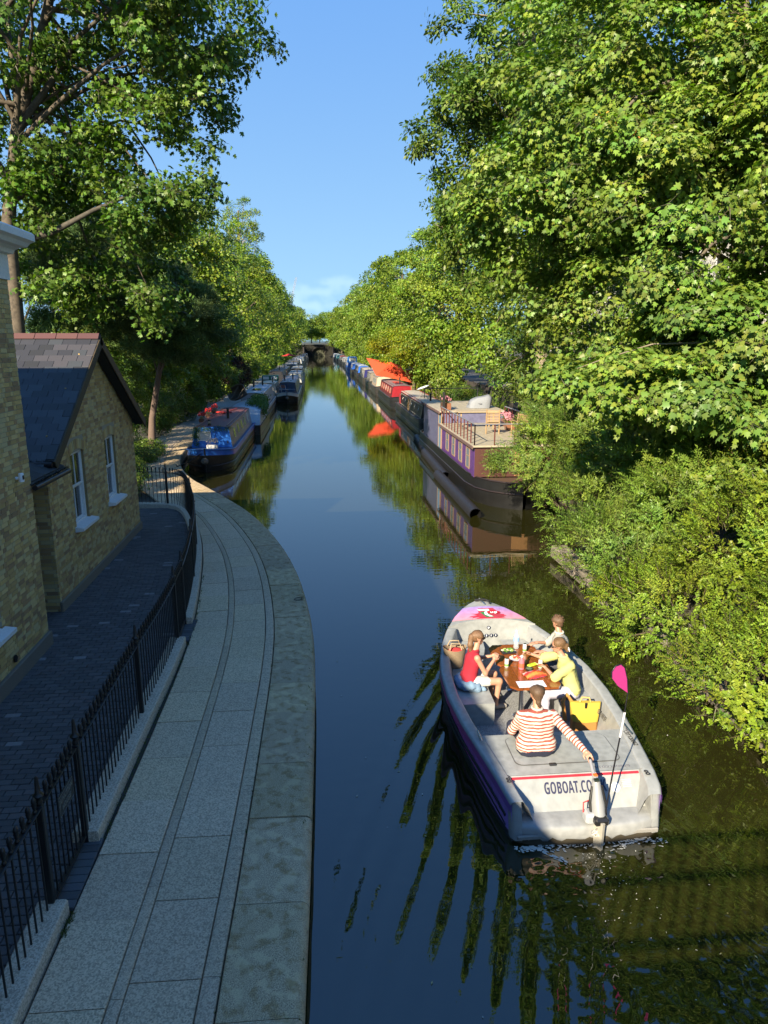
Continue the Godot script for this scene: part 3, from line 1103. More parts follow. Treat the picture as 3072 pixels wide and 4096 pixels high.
func make_villa() -> void:
	rng.seed = 61
	var t := thing("brick_villa", "tall yellow brick house with white cornice at the left edge", "house", Vector3(-4.88, 0.43, -12.3))
	var o := Vector3.ZERO
	# core, 8 mm behind the brick faces
	var g := geo(lin(0.36, 0.31, 0.23))
	g.box(Vector3(-3.8, 3.1, 9.992), Vector3(6.4, 6.3, 19.98))
	# outer skin with a real opening for the window
	g.box(Vector3(-0.308, 3.1, 0.846), Vector3(0.6, 6.3, 1.7))
	g.box(Vector3(-0.308, 3.1, 11.35), Vector3(0.6, 6.3, 17.3))
	g.box(Vector3(-0.308, 0.475, 2.198), Vector3(0.6, 1.05, 0.995))
	g.box(Vector3(-0.308, 4.675, 2.198), Vector3(0.6, 3.15, 0.995))
	put(g, "wall_core", M.mortar, t)
	var b := Node3D.new()
	b.name = "canal_wall"
	t.add_child(b)
	# the wall faces +x; u runs towards the camera from the far corner
	brick_wall(b, Vector3(-4.88, 0.43, -12.3) - t.position, Vector3(0, 0, 1), Vector3(1, 0, 0), 6.6, 6.2, [[1.7, 1.0, 2.7, 3.1]], func(_u, _v): return true)
	var b2 := Node3D.new()
	b2.name = "end_wall"
	t.add_child(b2)
	brick_wall(b2, Vector3(-4.88 - 3.0, 0.43, -12.3) - t.position, Vector3(1, 0, 0), Vector3(0, 0, -1), 3.0, 6.2, [], func(_u, _v): return true, 1.0, 0)
	g = geo(lin(0.33, 0.25, 0.11))
	g.box(Vector3(0.0, 3.1, 13.35), Vector3(0.01, 6.2, 13.4))
	put(g, "plain_wall", M.brick, t)
	sash_window(t, Vector3(0, 1.0, 2.7), Vector3(0, 0, -1), Vector3(1, 0, 0), 1.0, 2.1)
	g = geo(lin(0.17, 0.15, 0.12))
	g.box(Vector3(0.03, 0.12, 10.0), Vector3(0.07, 0.3, 20.0), 0.012)
	put(g, "plinth", M.stone, t)
	var white := lin(0.72, 0.72, 0.71)
	g = geo(white)
	g.box(Vector3(-3.48, 6.42, 9.98), Vector3(7.02, 0.4, 20.04), 0.0)
	put(g, "frieze", M.white_paint, t)
	# moulded cornice: a profile swept round the corner
	var prof := [Vector2(0.02, 6.6), Vector2(0.1, 6.62), Vector2(0.12, 6.68), Vector2(0.18, 6.72), Vector2(0.26, 6.74), Vector2(0.3, 6.8), Vector2(0.36, 6.84), Vector2(0.36, 6.94), Vector2(0.33, 6.97), Vector2(-0.4, 7.0)]
	g = geo(white)
	var rows := []
	for q in prof:
		rows.append([Vector3(-7, q.y, -q.x), Vector3(q.x, q.y, -q.x), Vector3(q.x, q.y, 20)])
	for i in rows.size() - 1:
		g.quad(rows[i][0], rows[i + 1][0], rows[i + 1][1], rows[i][1])
		g.quad(rows[i][1], rows[i + 1][1], rows[i + 1][2], rows[i][2])
	put(g, "cornice", M.white_paint, t)
	g = geo(lin(0.1, 0.1, 0.105))
	g.box(Vector3(-3.6, 6.9, 10.1), Vector3(6.8, 0.14, 19.6))
	put(g, "roof", M.slate, t)
	g = geo(lin(0.01, 0.01, 0.01))
	g.at(Vector3(0.004, 0.4, 1.45), Basis(Vector3(0, 0, 1), PI / 2))
	g.tube([Vector3(0, -0.012, 0), Vector3(0, -0.03, 0)], 0.06, 14)
	put(g, "air_vent", M.iron, t)
	# security camera on the wall
	var cam := thing("security_camera", "small white security camera fixed high on the villa's brick wall", "camera", Vector3(-4.88, 3.5, -11.72))
	g = geo(lin(0.78, 0.78, 0.78))
	g.tube([Vector3(0.0, 0.06, 0), Vector3(0.06, 0.06, 0)], 0.028, 10)
	put(g, "wall_mount", M.plastic, cam)
	g = geo(lin(0.78, 0.78, 0.78))
	g.at(Vector3(0.085, 0.0, 0))
	g.lathe([Vector2(0, 0), Vector2(0.035, 0), Vector2(0.042, 0.01), Vector2(0.042, 0.13), Vector2(0.034, 0.145), Vector2(0, 0.145)], 14)
	put(g, "body", M.plastic, cam)
	g = geo(lin(0.01, 0.01, 0.012))
	g.box(Vector3(0.122, 0.075, 0.01), Vector3(0.014, 0.07, 0.045), 0.004)
	put(g, "lens_panel", M.plastic, cam)

func make_cottage() -> void:
	rng.seed = 67
	var X := -5.2
	var z0 := -13.85   # near corner
	var z1 := -20.4
	var base := 0.43
	var t := thing("brick_cottage", "yellow brick gabled cottage with slate roof and two sash windows", "house", Vector3(X, base, z1))
	var W := z0 - z1
	var eave := 3.28
	var apex := 5.35
	var slope := (apex - eave) / (W / 2)
	var gable := func(u: float, v: float) -> bool:
		return v < eave + slope * (W / 2 - absf(u - W / 2)) - 0.02
	# core
	var g := geo(lin(0.36, 0.31, 0.23))
	g.at(Vector3(-0.008, 0, 0), Basis(Vector3(0, 0, 1), Vector3.UP, Vector3(-1, 0, 0)))
	g.prism([Vector2(0.008, 0), Vector2(W - 0.008, 0), Vector2(W - 0.008, eave - 0.03), Vector2(W / 2, apex - 0.03), Vector2(0.008, eave - 0.03)], 0.0, 0.28)
	var inner := geo(lin(0.12, 0.11, 0.09))
	inner.box(Vector3(-4.2, eave / 2, W / 2), Vector3(7.8, eave, W - 0.1))
	put(inner, "wall_core", M.mortar, t)
	# openings are real: front skin built from strips round them
	var wins := [[W - 2.25, 1.42, W - 1.35, 2.98], [W - 4.72, 1.42, W - 3.82, 2.98]]
	var skin := geo(lin(0.36, 0.31, 0.23))
	var us := [0.008, wins[1][0], wins[1][2], wins[0][0], wins[0][2], W - 0.008]
	for i in 5:
		var a: float = us[i]
		var b: float = us[i + 1]
		var bands := [[0.0, 9.0]]
		if i == 1 or i == 3: bands = [[0.0, 1.42], [2.98, 9.0]]
		for bd in bands:
			var pts := []
			var steps := 12
			for k in steps + 1:
				var u := lerpf(a, b, float(k) / steps)
				pts.append(Vector2(u, minf(bd[1], eave + slope * (W / 2 - absf(u - W / 2)) - 0.03)))
			for k in steps:
				var p: Vector2 = pts[k]
				var q: Vector2 = pts[k + 1]
				skin.quad(Vector3(-0.008, bd[0], q.x), Vector3(-0.008, bd[0], p.x), Vector3(-0.008, p.y, p.x), Vector3(-0.008, q.y, q.x))
	put(skin, "mortar_face", M.mortar, t)
	var bw := Node3D.new()
	bw.name = "gable_wall"
	t.add_child(bw)
	var ops := []
	for w in wins: ops.append([w[0], w[1], w[2], w[3] + 0.02])
	for w in wins: ops.append([w[0] - 0.06, w[3] - 0.02, w[2] + 0.06, w[3] + 0.3])
	brick_wall(bw, Vector3.ZERO, Vector3(0, 0, 1), Vector3(1, 0, 0), W, apex, ops, gable)
	for w in wins:
		arch_bricks(bw, Vector3(0, w[3] + 0.04, (w[0] + w[2]) / 2), Vector3(0, 0, -1), Vector3(1, 0, 0), 0.9)
		sash_window(t, Vector3(0, 1.42, w[2]), Vector3(0, 0, -1), Vector3(1, 0, 0), 0.9, 1.56)
		# brick reveals
		for s in [w[0], w[2]]:
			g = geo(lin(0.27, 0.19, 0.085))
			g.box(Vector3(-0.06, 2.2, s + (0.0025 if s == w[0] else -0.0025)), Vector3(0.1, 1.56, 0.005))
			put(g, "reveal", M.brick, t)
	# camera side wall (faces +z), partly behind the villa
	var sw := Node3D.new()
	sw.name = "side_wall"
	t.add_child(sw)
	brick_wall(sw, Vector3(-3.0, 0, W), Vector3(1, 0, 0), Vector3(0, 0, 1), 3.0, eave, [], func(_u, _v): return true, 1.0, 60)
	g = geo(lin(0.36, 0.31, 0.23))
	g.box(Vector3(-1.5, eave / 2, W - 0.06), Vector3(2.98, eave, 0.1))
	put(g, "mortar_core", M.mortar, t)
	g = geo(lin(0.20, 0.17, 0.125))
	g.box(Vector3(0.02, 0.1, W / 2), Vector3(0.06, 0.26, W + 0.06), 0.012)
	put(g, "plinth", M.stone, t)
	# roof boards under the slates
	var over := 0.28
	for s in [-1.0, 1.0]:
		g = geo(lin(0.05, 0.045, 0.04))
		var ez: float = W / 2 + s * (W / 2 + 0.3)
		var ey := eave - 0.3 * slope
		var nn := Vector3(0, W / 2, s * (apex - eave)).normalized()
		var a := Vector3(over, ey, ez) + nn * 0.02
		var b := Vector3(over, apex, W / 2) + nn * 0.02
		var c := b + Vector3(-8.3, 0, 0)
		var d := a + Vector3(-8.3, 0, 0)
		if s > 0:
			g.quad(a, b, c, d)
			g.quad(d - nn * 0.05, c - nn * 0.05, b - nn * 0.05, a - nn * 0.05)
		else:
			g.quad(d, c, b, a)
			g.quad(a - nn * 0.05, b - nn * 0.05, c - nn * 0.05, d - nn * 0.05)
		put(g, "roof_deck", M.timber, t)
		# bargeboard
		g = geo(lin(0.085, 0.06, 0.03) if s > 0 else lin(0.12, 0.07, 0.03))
		var dir := (b - a).normalized()
		var len := a.distance_to(b) + 0.06
		g.at((a + b) / 2 + nn * -0.09 + Vector3(0.012, 0, 0), Basis(dir, nn, dir.cross(nn)))
		g.box(Vector3.ZERO, Vector3(len, 0.2, 0.03), 0.006)
		put(g, "bargeboard", M.timber, t)
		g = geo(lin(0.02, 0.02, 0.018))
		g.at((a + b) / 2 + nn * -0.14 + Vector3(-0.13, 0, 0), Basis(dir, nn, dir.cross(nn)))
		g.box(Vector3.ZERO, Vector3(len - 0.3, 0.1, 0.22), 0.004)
		put(g, "soffit", M.timber, t)
	var rf_part := Node3D.new()
	rf_part.name = "roof"
	t.add_child(rf_part)
	var sm := []
	for k in 6:
		var a: float = [0.028, 0.036, 0.045, 0.032, 0.05, 0.065][k]
		g = geo(lin(a, a * 1.03, a * 1.12) if k < 5 else lin(0.06, 0.058, 0.062))
		g.box(Vector3.ZERO, Vector3(0.296, 0.012, 0.40), 0.003)
		sm.append(g.mesh())
	for s in [1.0, -1.0]:
		var dn := Vector3(0, -(apex - eave), s * W / 2).normalized()   # down the slope
		var nn := Vector3(0, W / 2, s * (apex - eave)).normalized()
		var L := Vector2(apex - eave, W / 2).length() + 0.36
		var rows := int(L / 0.215)
		for r in rows + 1:
			var n := 0
			var x := over - 0.15 - (0.15 if r % 2 else 0.0)
			while x > (-4.6 if s > 0 else -1.2):
				var c := Vector3(x, apex, W / 2) + dn * (r * 0.215 + 0.12) + nn * (0.036 + rf(0, 0.003))
				if s < 0 and x < -0.35: break
				var k := rng.randi() % 5
				if s > 0 and r > 1 and r < 6 and rng.randf() < 0.35: k = 5
				var bas := Basis(Vector3(1, 0, 0), nn, Vector3(1, 0, 0).cross(nn)) * Basis(Vector3(1, 0, 0), (0.045 if s > 0 else -0.045)) * Basis(Vector3.UP, rf(-0.012, 0.012))
				put(sm[k], "slate", M.slate, rf_part).transform = Transform3D(bas, c)
				x -= 0.302
	# slate roof away from view
	for s in [1.0, -1.0]:
		var nn := Vector3(0, W / 2, s * (apex - eave)).normalized()
		var a := Vector3(-4.5 if s > 0 else -0.3, eave - 0.3 * slope, W / 2 + s * (W / 2 + 0.3)) + nn * 0.035
		var b := Vector3(-4.5 if s > 0 else -0.3, apex, W / 2) + nn * 0.035
		g = geo(lin(0.04, 0.042, 0.046))
		if s > 0: g.quad(a, b, Vector3(-8.0, b.y, b.z), Vector3(-8.0, a.y, a.z))
		else: g.quad(Vector3(-8.0, a.y, a.z), Vector3(-8.0, b.y, b.z), b, a)
		put(g, "slates_beyond", M.slate, rf_part)
	# ridge tiles
	for k in 9:
		g = geo(lin(0.10, 0.045, 0.042) * rf(0.8, 1.15))
		var x := over - 0.23 - k * 0.465
		g.prism([Vector2(-0.16, -0.075), Vector2(-0.13, -0.09), Vector2(0, 0.0), Vector2(0.13, -0.09), Vector2(0.16, -0.075), Vector2(0.03, 0.045), Vector2(-0.03, 0.045)], -0.225, 0.225)
		put(g, "ridge_tile", M.brick, rf_part).transform = Transform3D(Basis(Vector3.UP, PI / 2), Vector3(x, apex + 0.06, W / 2))
	# gutter and its bristly leaf guard on the camera side
	g = geo(lin(0.015, 0.015, 0.016))
	g.tube([Vector3(over - 0.02, eave - 0.23, W + 0.36), Vector3(-5, eave - 0.23, W + 0.36)], 0.055, 8)
	put(g, "gutter", M.iron, t)
	bristles(t, Vector3(over - 0.02, eave - 0.17, W + 0.37), Vector3(-3.0, eave - 0.17, W + 0.37))
	# porch: lean-to roof over the door between the two houses
	var po := thing("porch", "small dark slate lean-to porch over the door between the houses", "porch", Vector3(-5.25, base, -13.1))
	for r in 5:
		for k in 5:
			g = geo(lin(0.03, 0.034, 0.04) * rf(0.8, 1.3))
			g.box(Vector3.ZERO, Vector3(0.24, 0.012, 0.33), 0.003)
			put(g, "slate", M.slate, po).transform = Transform3D(Basis(Vector3(0, 0, 1), -0.33), Vector3(-0.55 + r * 0.2, 3.27 - r * 0.068, -0.68 + k * 0.335))
	g = geo(lin(0.05, 0.05, 0.05))
	g.at(Vector3(-0.15, 3.1, 0), Basis(Vector3(0, 0, 1), -0.33))
	g.box(Vector3.ZERO, Vector3(1.15, 0.03, 1.7))
	put(g, "roof_board", M.timber, po)
	g = geo(lin(0.015, 0.015, 0.016))
	g.tube([Vector3(0.44, 2.86, 0.85), Vector3(0.44, 2.86, -0.84)], 0.05, 8)
	put(g, "gutter", M.iron, po)
	bristles(po, Vector3(0.44, 2.92, 0.84), Vector3(0.44, 2.92, -0.84))
	g = geo(lin(0.7, 0.7, 0.68))
	g.box(Vector3(0.02, 1.4, 0.6), Vector3(0.06, 2.8, 0.05), 0.006)
	put(g, "door_post", M.white_paint, po)
	g = geo(lin(0.035, 0.04, 0.045))
	g.box(Vector3(-0.75, 1.1, 0.0), Vector3(0.05, 2.2, 1.0), 0.01)
	for yy in [0.55, 1.55]:
		g.box(Vector3(-0.72, yy, 0.0), Vector3(0.02, 0.7, 0.7), 0.01)
	put(g, "door", M.boat_paint, po)
	g = geo(lin(0.22, 0.16, 0.08))
	g.box(Vector3(-0.85, 1.5, 0.0), Vector3(0.1, 3.0, 1.9))
	put(g, "back_wall", M.brick, po)

func bristles(parent: Node, a: Vector3, b: Vector3) -> void:
	var g := geo(lin(0.008, 0.008, 0.007))
	var n := int(a.distance_to(b) * 150)
	for k in n:
		var p := a.lerp(b, rng.randf()) + Vector3(rf(-0.02, 0.02), 0, rf(-0.02, 0.02))
		var d := Vector3(rng.randfn(0, 0.5), rf(0.3, 1.0), rng.randfn(0, 0.5)).normalized() * rf(0.04, 0.09)
		var s := d.cross(Vector3(rf(-1, 1), 0.2, rf(-1, 1))).normalized() * 0.004
		g.tri(p - s, p + s, p + d)
	var o := put(g, "gutter_brush", M.cloth, parent)
	o.set_meta("kind", "stuff")

# ---------- bridge the camera stands on ----------
func make_bridge() -> void:
	var t := thing("iron_bridge", "blue painted iron road bridge that the picture is taken from", "bridge", Vector3(0, 0, 4.5))
	var g := geo(lin(0.16, 0.15, 0.14))
	g.box(Vector3(1, 3.75, 0.25), Vector3(40, 0.5, 7.6))
	put(g, "deck", M.slab, t)
	g = geo(lin(0.05, 0.13, 0.26))
	g.box(Vector3(1, 3.6, -3.62), Vector3(40, 0.9, 0.12), 0.01)
	put(g, "girder", M.boat_paint, t)
	for y in [4.2, 4.75, 5.14]:
		g = geo(lin(0.05, 0.13, 0.26))
		g.box(Vector3(1, y, -3.62), Vector3(40, 0.07, 0.09), 0.01)
		put(g, "handrail", M.boat_paint, t)
	var b := geo(lin(0.05, 0.13, 0.26))
	b.box(Vector3.ZERO, Vector3(0.03, 1.08, 0.03), 0.004)
	var bm := b.mesh()
	for k in 110:
		put(bm, "baluster", M.boat_paint, t).position = Vector3(-9 + k * 0.17, 4.62, -3.62)
	for x in [-8.5, 9.0]:
		g = geo(lin(0.2, 0.14, 0.09))
		g.box(Vector3(x - (2.2 if x < 0 else -2.2), 1.6, 0.25), Vector3(4.2, 3.8, 7.4))
		put(g, "abutment", M.brick, t)

# ---------- leaves ----------
func leaf_shape(g: Geo, kind: String, t: Transform3D, k: Color) -> void:
	# a leaf lies in x (across) and z (along, from its stalk), y is its upper side
	var pts: Array
	match kind:
		"palm":
			pts = [Vector3(0, 0, 0), Vector3(-0.30, -0.02, -0.02), Vector3(-0.50, -0.10, 0.22), Vector3(-0.28, 0, 0.34), Vector3(-0.46, -0.12, 0.70), Vector3(-0.15, 0.0, 0.62), Vector3(0, -0.14, 1.0), Vector3(0.15, 0.0, 0.62), Vector3(0.46, -0.12, 0.70), Vector3(0.28, 0, 0.34), Vector3(0.50, -0.10, 0.22), Vector3(0.30, -0.02, -0.02)]
		"lance":
			pts = [Vector3(0, 0, 0), Vector3(-0.12, 0.03, 0.35), Vector3(-0.10, 0.02, 0.65), Vector3(0, -0.08, 1.0), Vector3(0.10, 0.02, 0.65), Vector3(0.12, 0.03, 0.35)]
		"oval":
			pts = [Vector3(0, 0, 0), Vector3(-0.24, 0.05, 0.4), Vector3(-0.18, 0.03, 0.75), Vector3(0, -0.05, 1.0), Vector3(0.18, 0.03, 0.75), Vector3(0.24, 0.05, 0.4)]
		_:
			pts = [Vector3(0, 0, 0), Vector3(-0.4, 0.06, 0.5), Vector3(0, -0.08, 1.0), Vector3(0.4, 0.06, 0.5)]
	var mid := t * Vector3(0, 0.0, 0.42)
	var nn := (t.basis * Vector3.UP).normalized()
	var i0 := g.v.size()
	g.vert(mid, nn, k)
	var sd := (t.basis * Vector3.RIGHT).normalized()
	for p in pts:
		g.vert(t * p, (nn + sd * p.x * 0.6).normalized(), k)
	var m := pts.size()
	for j in m:
		g.ix.append_array(PackedInt32Array([i0, i0 + 1 + (j + 1) % m, i0 + 1 + j]))

# a spray: leaves set on a short twig; y up, grows along +z
func spray(kind: String, count: int, radius: float, size: float, k: Color, sd: int, tilt := 0.45, twig := true) -> ArrayMesh:
	rng.seed = sd
	var g := geo()
	for i in count:
		var a := rf(0, TAU)
		var r := sqrt(rng.randf()) * radius
		var p := Vector3(cos(a) * r, rf(-0.35, 0.35) * radius * 0.8, sin(a) * r)
		var head := Vector3(p.x, rf(-0.5, 0.1) * radius, p.z).normalized()
		if head.length() < 0.1: head = Vector3(0, 0, 1)
		var up := (Vector3.UP + Vector3(rng.randfn(0, tilt), 0, rng.randfn(0, tilt))).normalized()
		var x := up.cross(head).normalized()
		var s := size * rf(0.65, 1.15)
		var b := Basis(x, x.cross(-head).normalized(), head)
		b = Basis(x, head.cross(x), head).scaled_local(Vector3(s, s, s))
		var kk := k * rf(0.8, 1.2)
		kk = Color(kk.r * rf(0.85, 1.2), kk.g, kk.b * rf(0.8, 1.2))
		leaf_shape(g, kind, Transform3D(b, p), kk)
	if twig:
		for i in 4:
			var a := rf(0, TAU)
			var e := Vector3(cos(a), rf(-0.3, 0.3), sin(a)) * radius * 0.8
			g.col = lin(0.09, 0.075, 0.045)
			var s := e.cross(Vector3.UP).normalized() * 0.006
			g.tri(-s, s, e)
	return g.mesh()

# leafy shoot: leaves in order along a stem that grows along +y
func shoot(kind: String, pairs: int, length: float, size: float, k: Color, sd: int, spread := 0.9) -> ArrayMesh:
	rng.seed = sd
	var g := geo()
	for i in pairs:
		var t := float(i) / (pairs - 1)
		for s in 2:
			var a := i * 2.4 + s * PI + rf(-0.3, 0.3)
			var head := (Vector3(cos(a), 0, sin(a)) * spread + Vector3.UP * rf(0.25, 0.7)).normalized()
			var x := head.cross(Vector3.UP).normalized()
			var sc := size * rf(0.75, 1.1) * (1.0 - 0.35 * t)
			var b := Basis(x, head.cross(x), head).scaled_local(Vector3(sc, sc, sc))
			var kk := k * rf(0.8, 1.2)
			leaf_shape(g, kind, Transform3D(b, Vector3(0, t * length, 0)), kk)
	g.col = lin(0.11, 0.085, 0.05)
	g.tri(Vector3(-0.005, -0.1, 0), Vector3(0.005, -0.1, 0), Vector3(0, length, 0))
	return g.mesh()

func needle_tuft(k: Color, sd: int) -> ArrayMesh:
	rng.seed = sd
	var g := geo()
	for i in 60:
		var d := Vector3(rng.randfn(0, 0.6), rf(0.0, 1.0), rng.randfn(0, 0.6)).normalized()
		var p := Vector3(rng.randfn(0, 0.12), rf(-0.1, 0.1), rng.randfn(0, 0.12))
		var s := d.cross(Vector3(rf(-1, 1), rf(-1, 1), rf(-1, 1))).normalized() * 0.010
		g.col = k * rf(0.7, 1.3)
		g.tri(p - s, p + s, p + d * rf(0.1, 0.2))
	return g.mesh()

func multi(parent: Node, called: String, mesh: Mesh, xfs: Array, cols: Array, m: Material) -> MultiMeshInstance3D:
	var mm := MultiMesh.new()
	mm.transform_format = MultiMesh.TRANSFORM_3D
	mm.use_colors = true
	mm.mesh = mesh
	mm.instance_count = xfs.size()
	var buf := PackedFloat32Array()
	buf.resize(xfs.size() * 16)
	var i := 0
	for n in xfs.size():
		var t: Transform3D = xfs[n]
		var b := t.basis
		var c: Color = cols[n]
		buf[i] = b.x.x; buf[i + 1] = b.y.x; buf[i + 2] = b.z.x; buf[i + 3] = t.origin.x
		buf[i + 4] = b.x.y; buf[i + 5] = b.y.y; buf[i + 6] = b.z.y; buf[i + 7] = t.origin.y
		buf[i + 8] = b.x.z; buf[i + 9] = b.y.z; buf[i + 10] = b.z.z; buf[i + 11] = t.origin.z
		buf[i + 12] = c.r; buf[i + 13] = c.g; buf[i + 14] = c.b; buf[i + 15] = 1.0
		i += 16
	mm.buffer = buf
	var o := MultiMeshInstance3D.new()
	o.name = called
	o.multimesh = mm
	o.material_override = m
	o.set_meta("kind", "stuff")
	parent.add_child(o, true)
	return o

func facing(up: Vector3, s: float) -> Basis:
	var u := up.normalized()
	var x := u.cross(Vector3(rf(-1, 1), rf(-1, 1), rf(-1, 1))).normalized()
	return Basis(x * s, u * s, x.cross(u) * s)

func tint() -> Color:
	var a := rf(0.78, 1.2)
	return Color(a * rf(0.86, 1.1), a, a * rf(0.8, 1.2))

func in_ball() -> Vector3:
	var v := Vector3(rng.randfn(), rng.randfn(), rng.randfn()).normalized()
	return v * pow(rng.randf(), 0.4)

# clumps of foliage in and on a set of ellipsoids [centre, radii], relative to the tree's foot
func clumps(blobs: Array, n: int, shell := 0.55) -> Array:
	var out := []
	var total := 0.0
	for b in blobs: total += b[1].x * b[1].y + b[1].y * b[1].z
	for b in blobs:
		var k := maxi(1, int(n * (b[1].x * b[1].y + b[1].y * b[1].z) / total))
		for i in k:
			var d := Vector3(rng.randfn(), rng.randfn(), rng.randfn()).normalized()
			var r := lerpf(shell, 1.0, sqrt(rng.randf()))
			out.append([b[0] + d * b[1] * r, d])
	return out

func tree_at(called: String, label: String, foot: Vector3, o: Dictionary, group := "") -> Node3D:
	# o: blobs, clumps, clump_r, sprays, meshes, size, trunk_r, trunk (array of points) , bark, mat
	var t := thing(called, label, "tree", foot, 0.0, group)
	var cl := clumps(o.blobs, o.clumps, o.get("shell", 0.55))
	var mat: Material = o.get("mat", M.leaf)
	var meshes: Array = o.meshes
	var xs := []
	var cs := []
	for m in meshes: xs.append([]); cs.append([])
	var per: int = maxi(1, int(float(o.sprays) / cl.size()))
	for c in cl:
		var kk := tint()
		var r: float = o.clump_r * rf(0.65, 1.3)
		for i in per:
			var q := in_ball() * r
			q.y *= o.get("flat", 0.6)
			var up: Vector3 = Vector3.UP * 0.75 + c[1] * 0.55 + q.normalized() * 0.35 + Vector3(rng.randfn(), rng.randfn(), rng.randfn()) * o.get("wild", 0.25)
			var w := rng.randi() % meshes.size()
			xs[w].append(Transform3D(facing(up, o.size * rf(0.75, 1.25)), c[0] + q))
			var z := tint()
			cs[w].append(Color(kk.r * z.r, kk.g * z.g, kk.b * z.b) * o.get("tone", 1.0))
	for w in meshes.size():
		multi(t, "crown", meshes[w], xs[w], cs[w], mat)
	if o.has("seeds"):
		var sx := []
		var sc := []
		for i in o.seeds:
			var c = cl[rng.randi() % cl.size()]
			sx.append(Transform3D(facing(Vector3.DOWN + c[1], rf(0.8, 1.5)), c[0] + c[1] * o.clump_r * 0.7 + in_ball() * 0.3))
			sc.append(Color(1, rf(0.7, 1.6), rf(0.6, 1.2)) * rf(0.8, 1.2))
		multi(t, "seed_clusters", LM.seed[0], sx, sc, M.leaf)
	# trunk and limbs
	var bark: Material = o.get("bark", M.bark)
	var bk: Color = o.get("bark_color", lin(0.12, 0.095, 0.065))
	var tr: Array = o.trunk
	var rr := []
	for i in tr.size(): rr.append(o.trunk_r * lerpf(1.0, 0.42, float(i) / (tr.size() - 1)))
	rr[0] *= 1.25
	var g := geo(bk)
	g.tube(tr, rr, 10)
	put(g, "trunk", bark, t)
	var nb: int = o.get("limbs", 14)
	for i in nb:
		var c = cl[int(float(i) / nb * cl.size())]
		var from_t := rf(0.45, 1.0)
		var fi := from_t * (tr.size() - 1)
		var a: Vector3 = tr[int(fi)].lerp(tr[mini(int(fi) + 1, tr.size() - 1)], fi - int(fi))
		var b: Vector3 = c[0]
		var mid := a.lerp(b, 0.5) + Vector3(rf(-0.3, 0.3), rf(0.1, 0.6), rf(-0.3, 0.3)) * a.distance_to(b) * 0.18
		var r0: float = o.trunk_r * rf(0.22, 0.4)
		g = geo(bk)
		g.tube([a, a.lerp(mid, 0.5) + Vector3(0, 0.08, 0), mid, mid.lerp(b, 0.6) + Vector3(rf(-0.15, 0.15), rf(-0.1, 0.15), rf(-0.15, 0.15)), b], [r0, r0 * 0.75, r0 * 0.55, r0 * 0.35, r0 * 0.12], 6)
		put(g, "limb", bark, t)
	return t

var LM := {}
func make_leaf_meshes() -> void:
	var syc := lin(0.172, 0.25, 0.042)
	LM["syc"] = [spray("palm", 15, 0.36, 0.125, syc, 101, 0.5), spray("palm", 13, 0.36, 0.145, syc, 102, 0.55)]
	var pl := lin(0.11, 0.185, 0.03)
	LM["plane"] = [spray("palm", 8, 0.38, 0.17, pl, 103, 0.6), spray("palm", 9, 0.38, 0.16, pl, 104, 0.6)]
	LM["ash"] = [spray("oval", 16, 0.3, 0.15, lin(0.11, 0.175, 0.032), 105, 0.7), spray("oval", 14, 0.3, 0.16, lin(0.12, 0.18, 0.03), 106, 0.7)]
	LM["far"] = [spray("card", 22, 0.62, 0.22, lin(0.175, 0.25, 0.028), 107, 0.8, false), spray("card", 20, 0.62, 0.24, lin(0.165, 0.24, 0.028), 108, 0.8, false)]
	LM["willow"] = [shoot("lance", 9, 0.34, 0.13, lin(0.17, 0.25, 0.04), 109), shoot("lance", 8, 0.30, 0.12, lin(0.18, 0.255, 0.045), 110)]
	LM["privet"] = [shoot("oval", 8, 0.22, 0.065, lin(0.21, 0.28, 0.03), 111), shoot("oval", 7, 0.2, 0.075, lin(0.2, 0.27, 0.03), 112)]
	LM["shrub"] = [spray("oval", 26, 0.26, 0.085, lin(0.11, 0.18, 0.03), 113, 0.7), spray("oval", 22, 0.26, 0.095, lin(0.12, 0.185, 0.03), 114, 0.7)]
	LM["ivy"] = [spray("card", 16, 0.16, 0.07, lin(0.10, 0.18, 0.03), 115, 0.9, false)]
	LM["pine"] = [needle_tuft(lin(0.10, 0.155, 0.05), 116)]
	LM["lime"] = [spray("card", 22, 0.55, 0.19, lin(0.20, 0.24, 0.012), 117, 0.6, false)]
	LM["blossom"] = [spray("oval", 26, 0.2, 0.03, lin(0.6, 0.45, 0.33), 118, 0.9, false)]
	LM["seed"] = [spray("oval", 9, 0.07, 0.05, lin(0.45, 0.2, 0.06), 120, 0.9, false)]
	LM["copper"] = [spray("oval", 22, 0.3, 0.12, lin(0.05, 0.022, 0.018), 119, 0.7, false)]

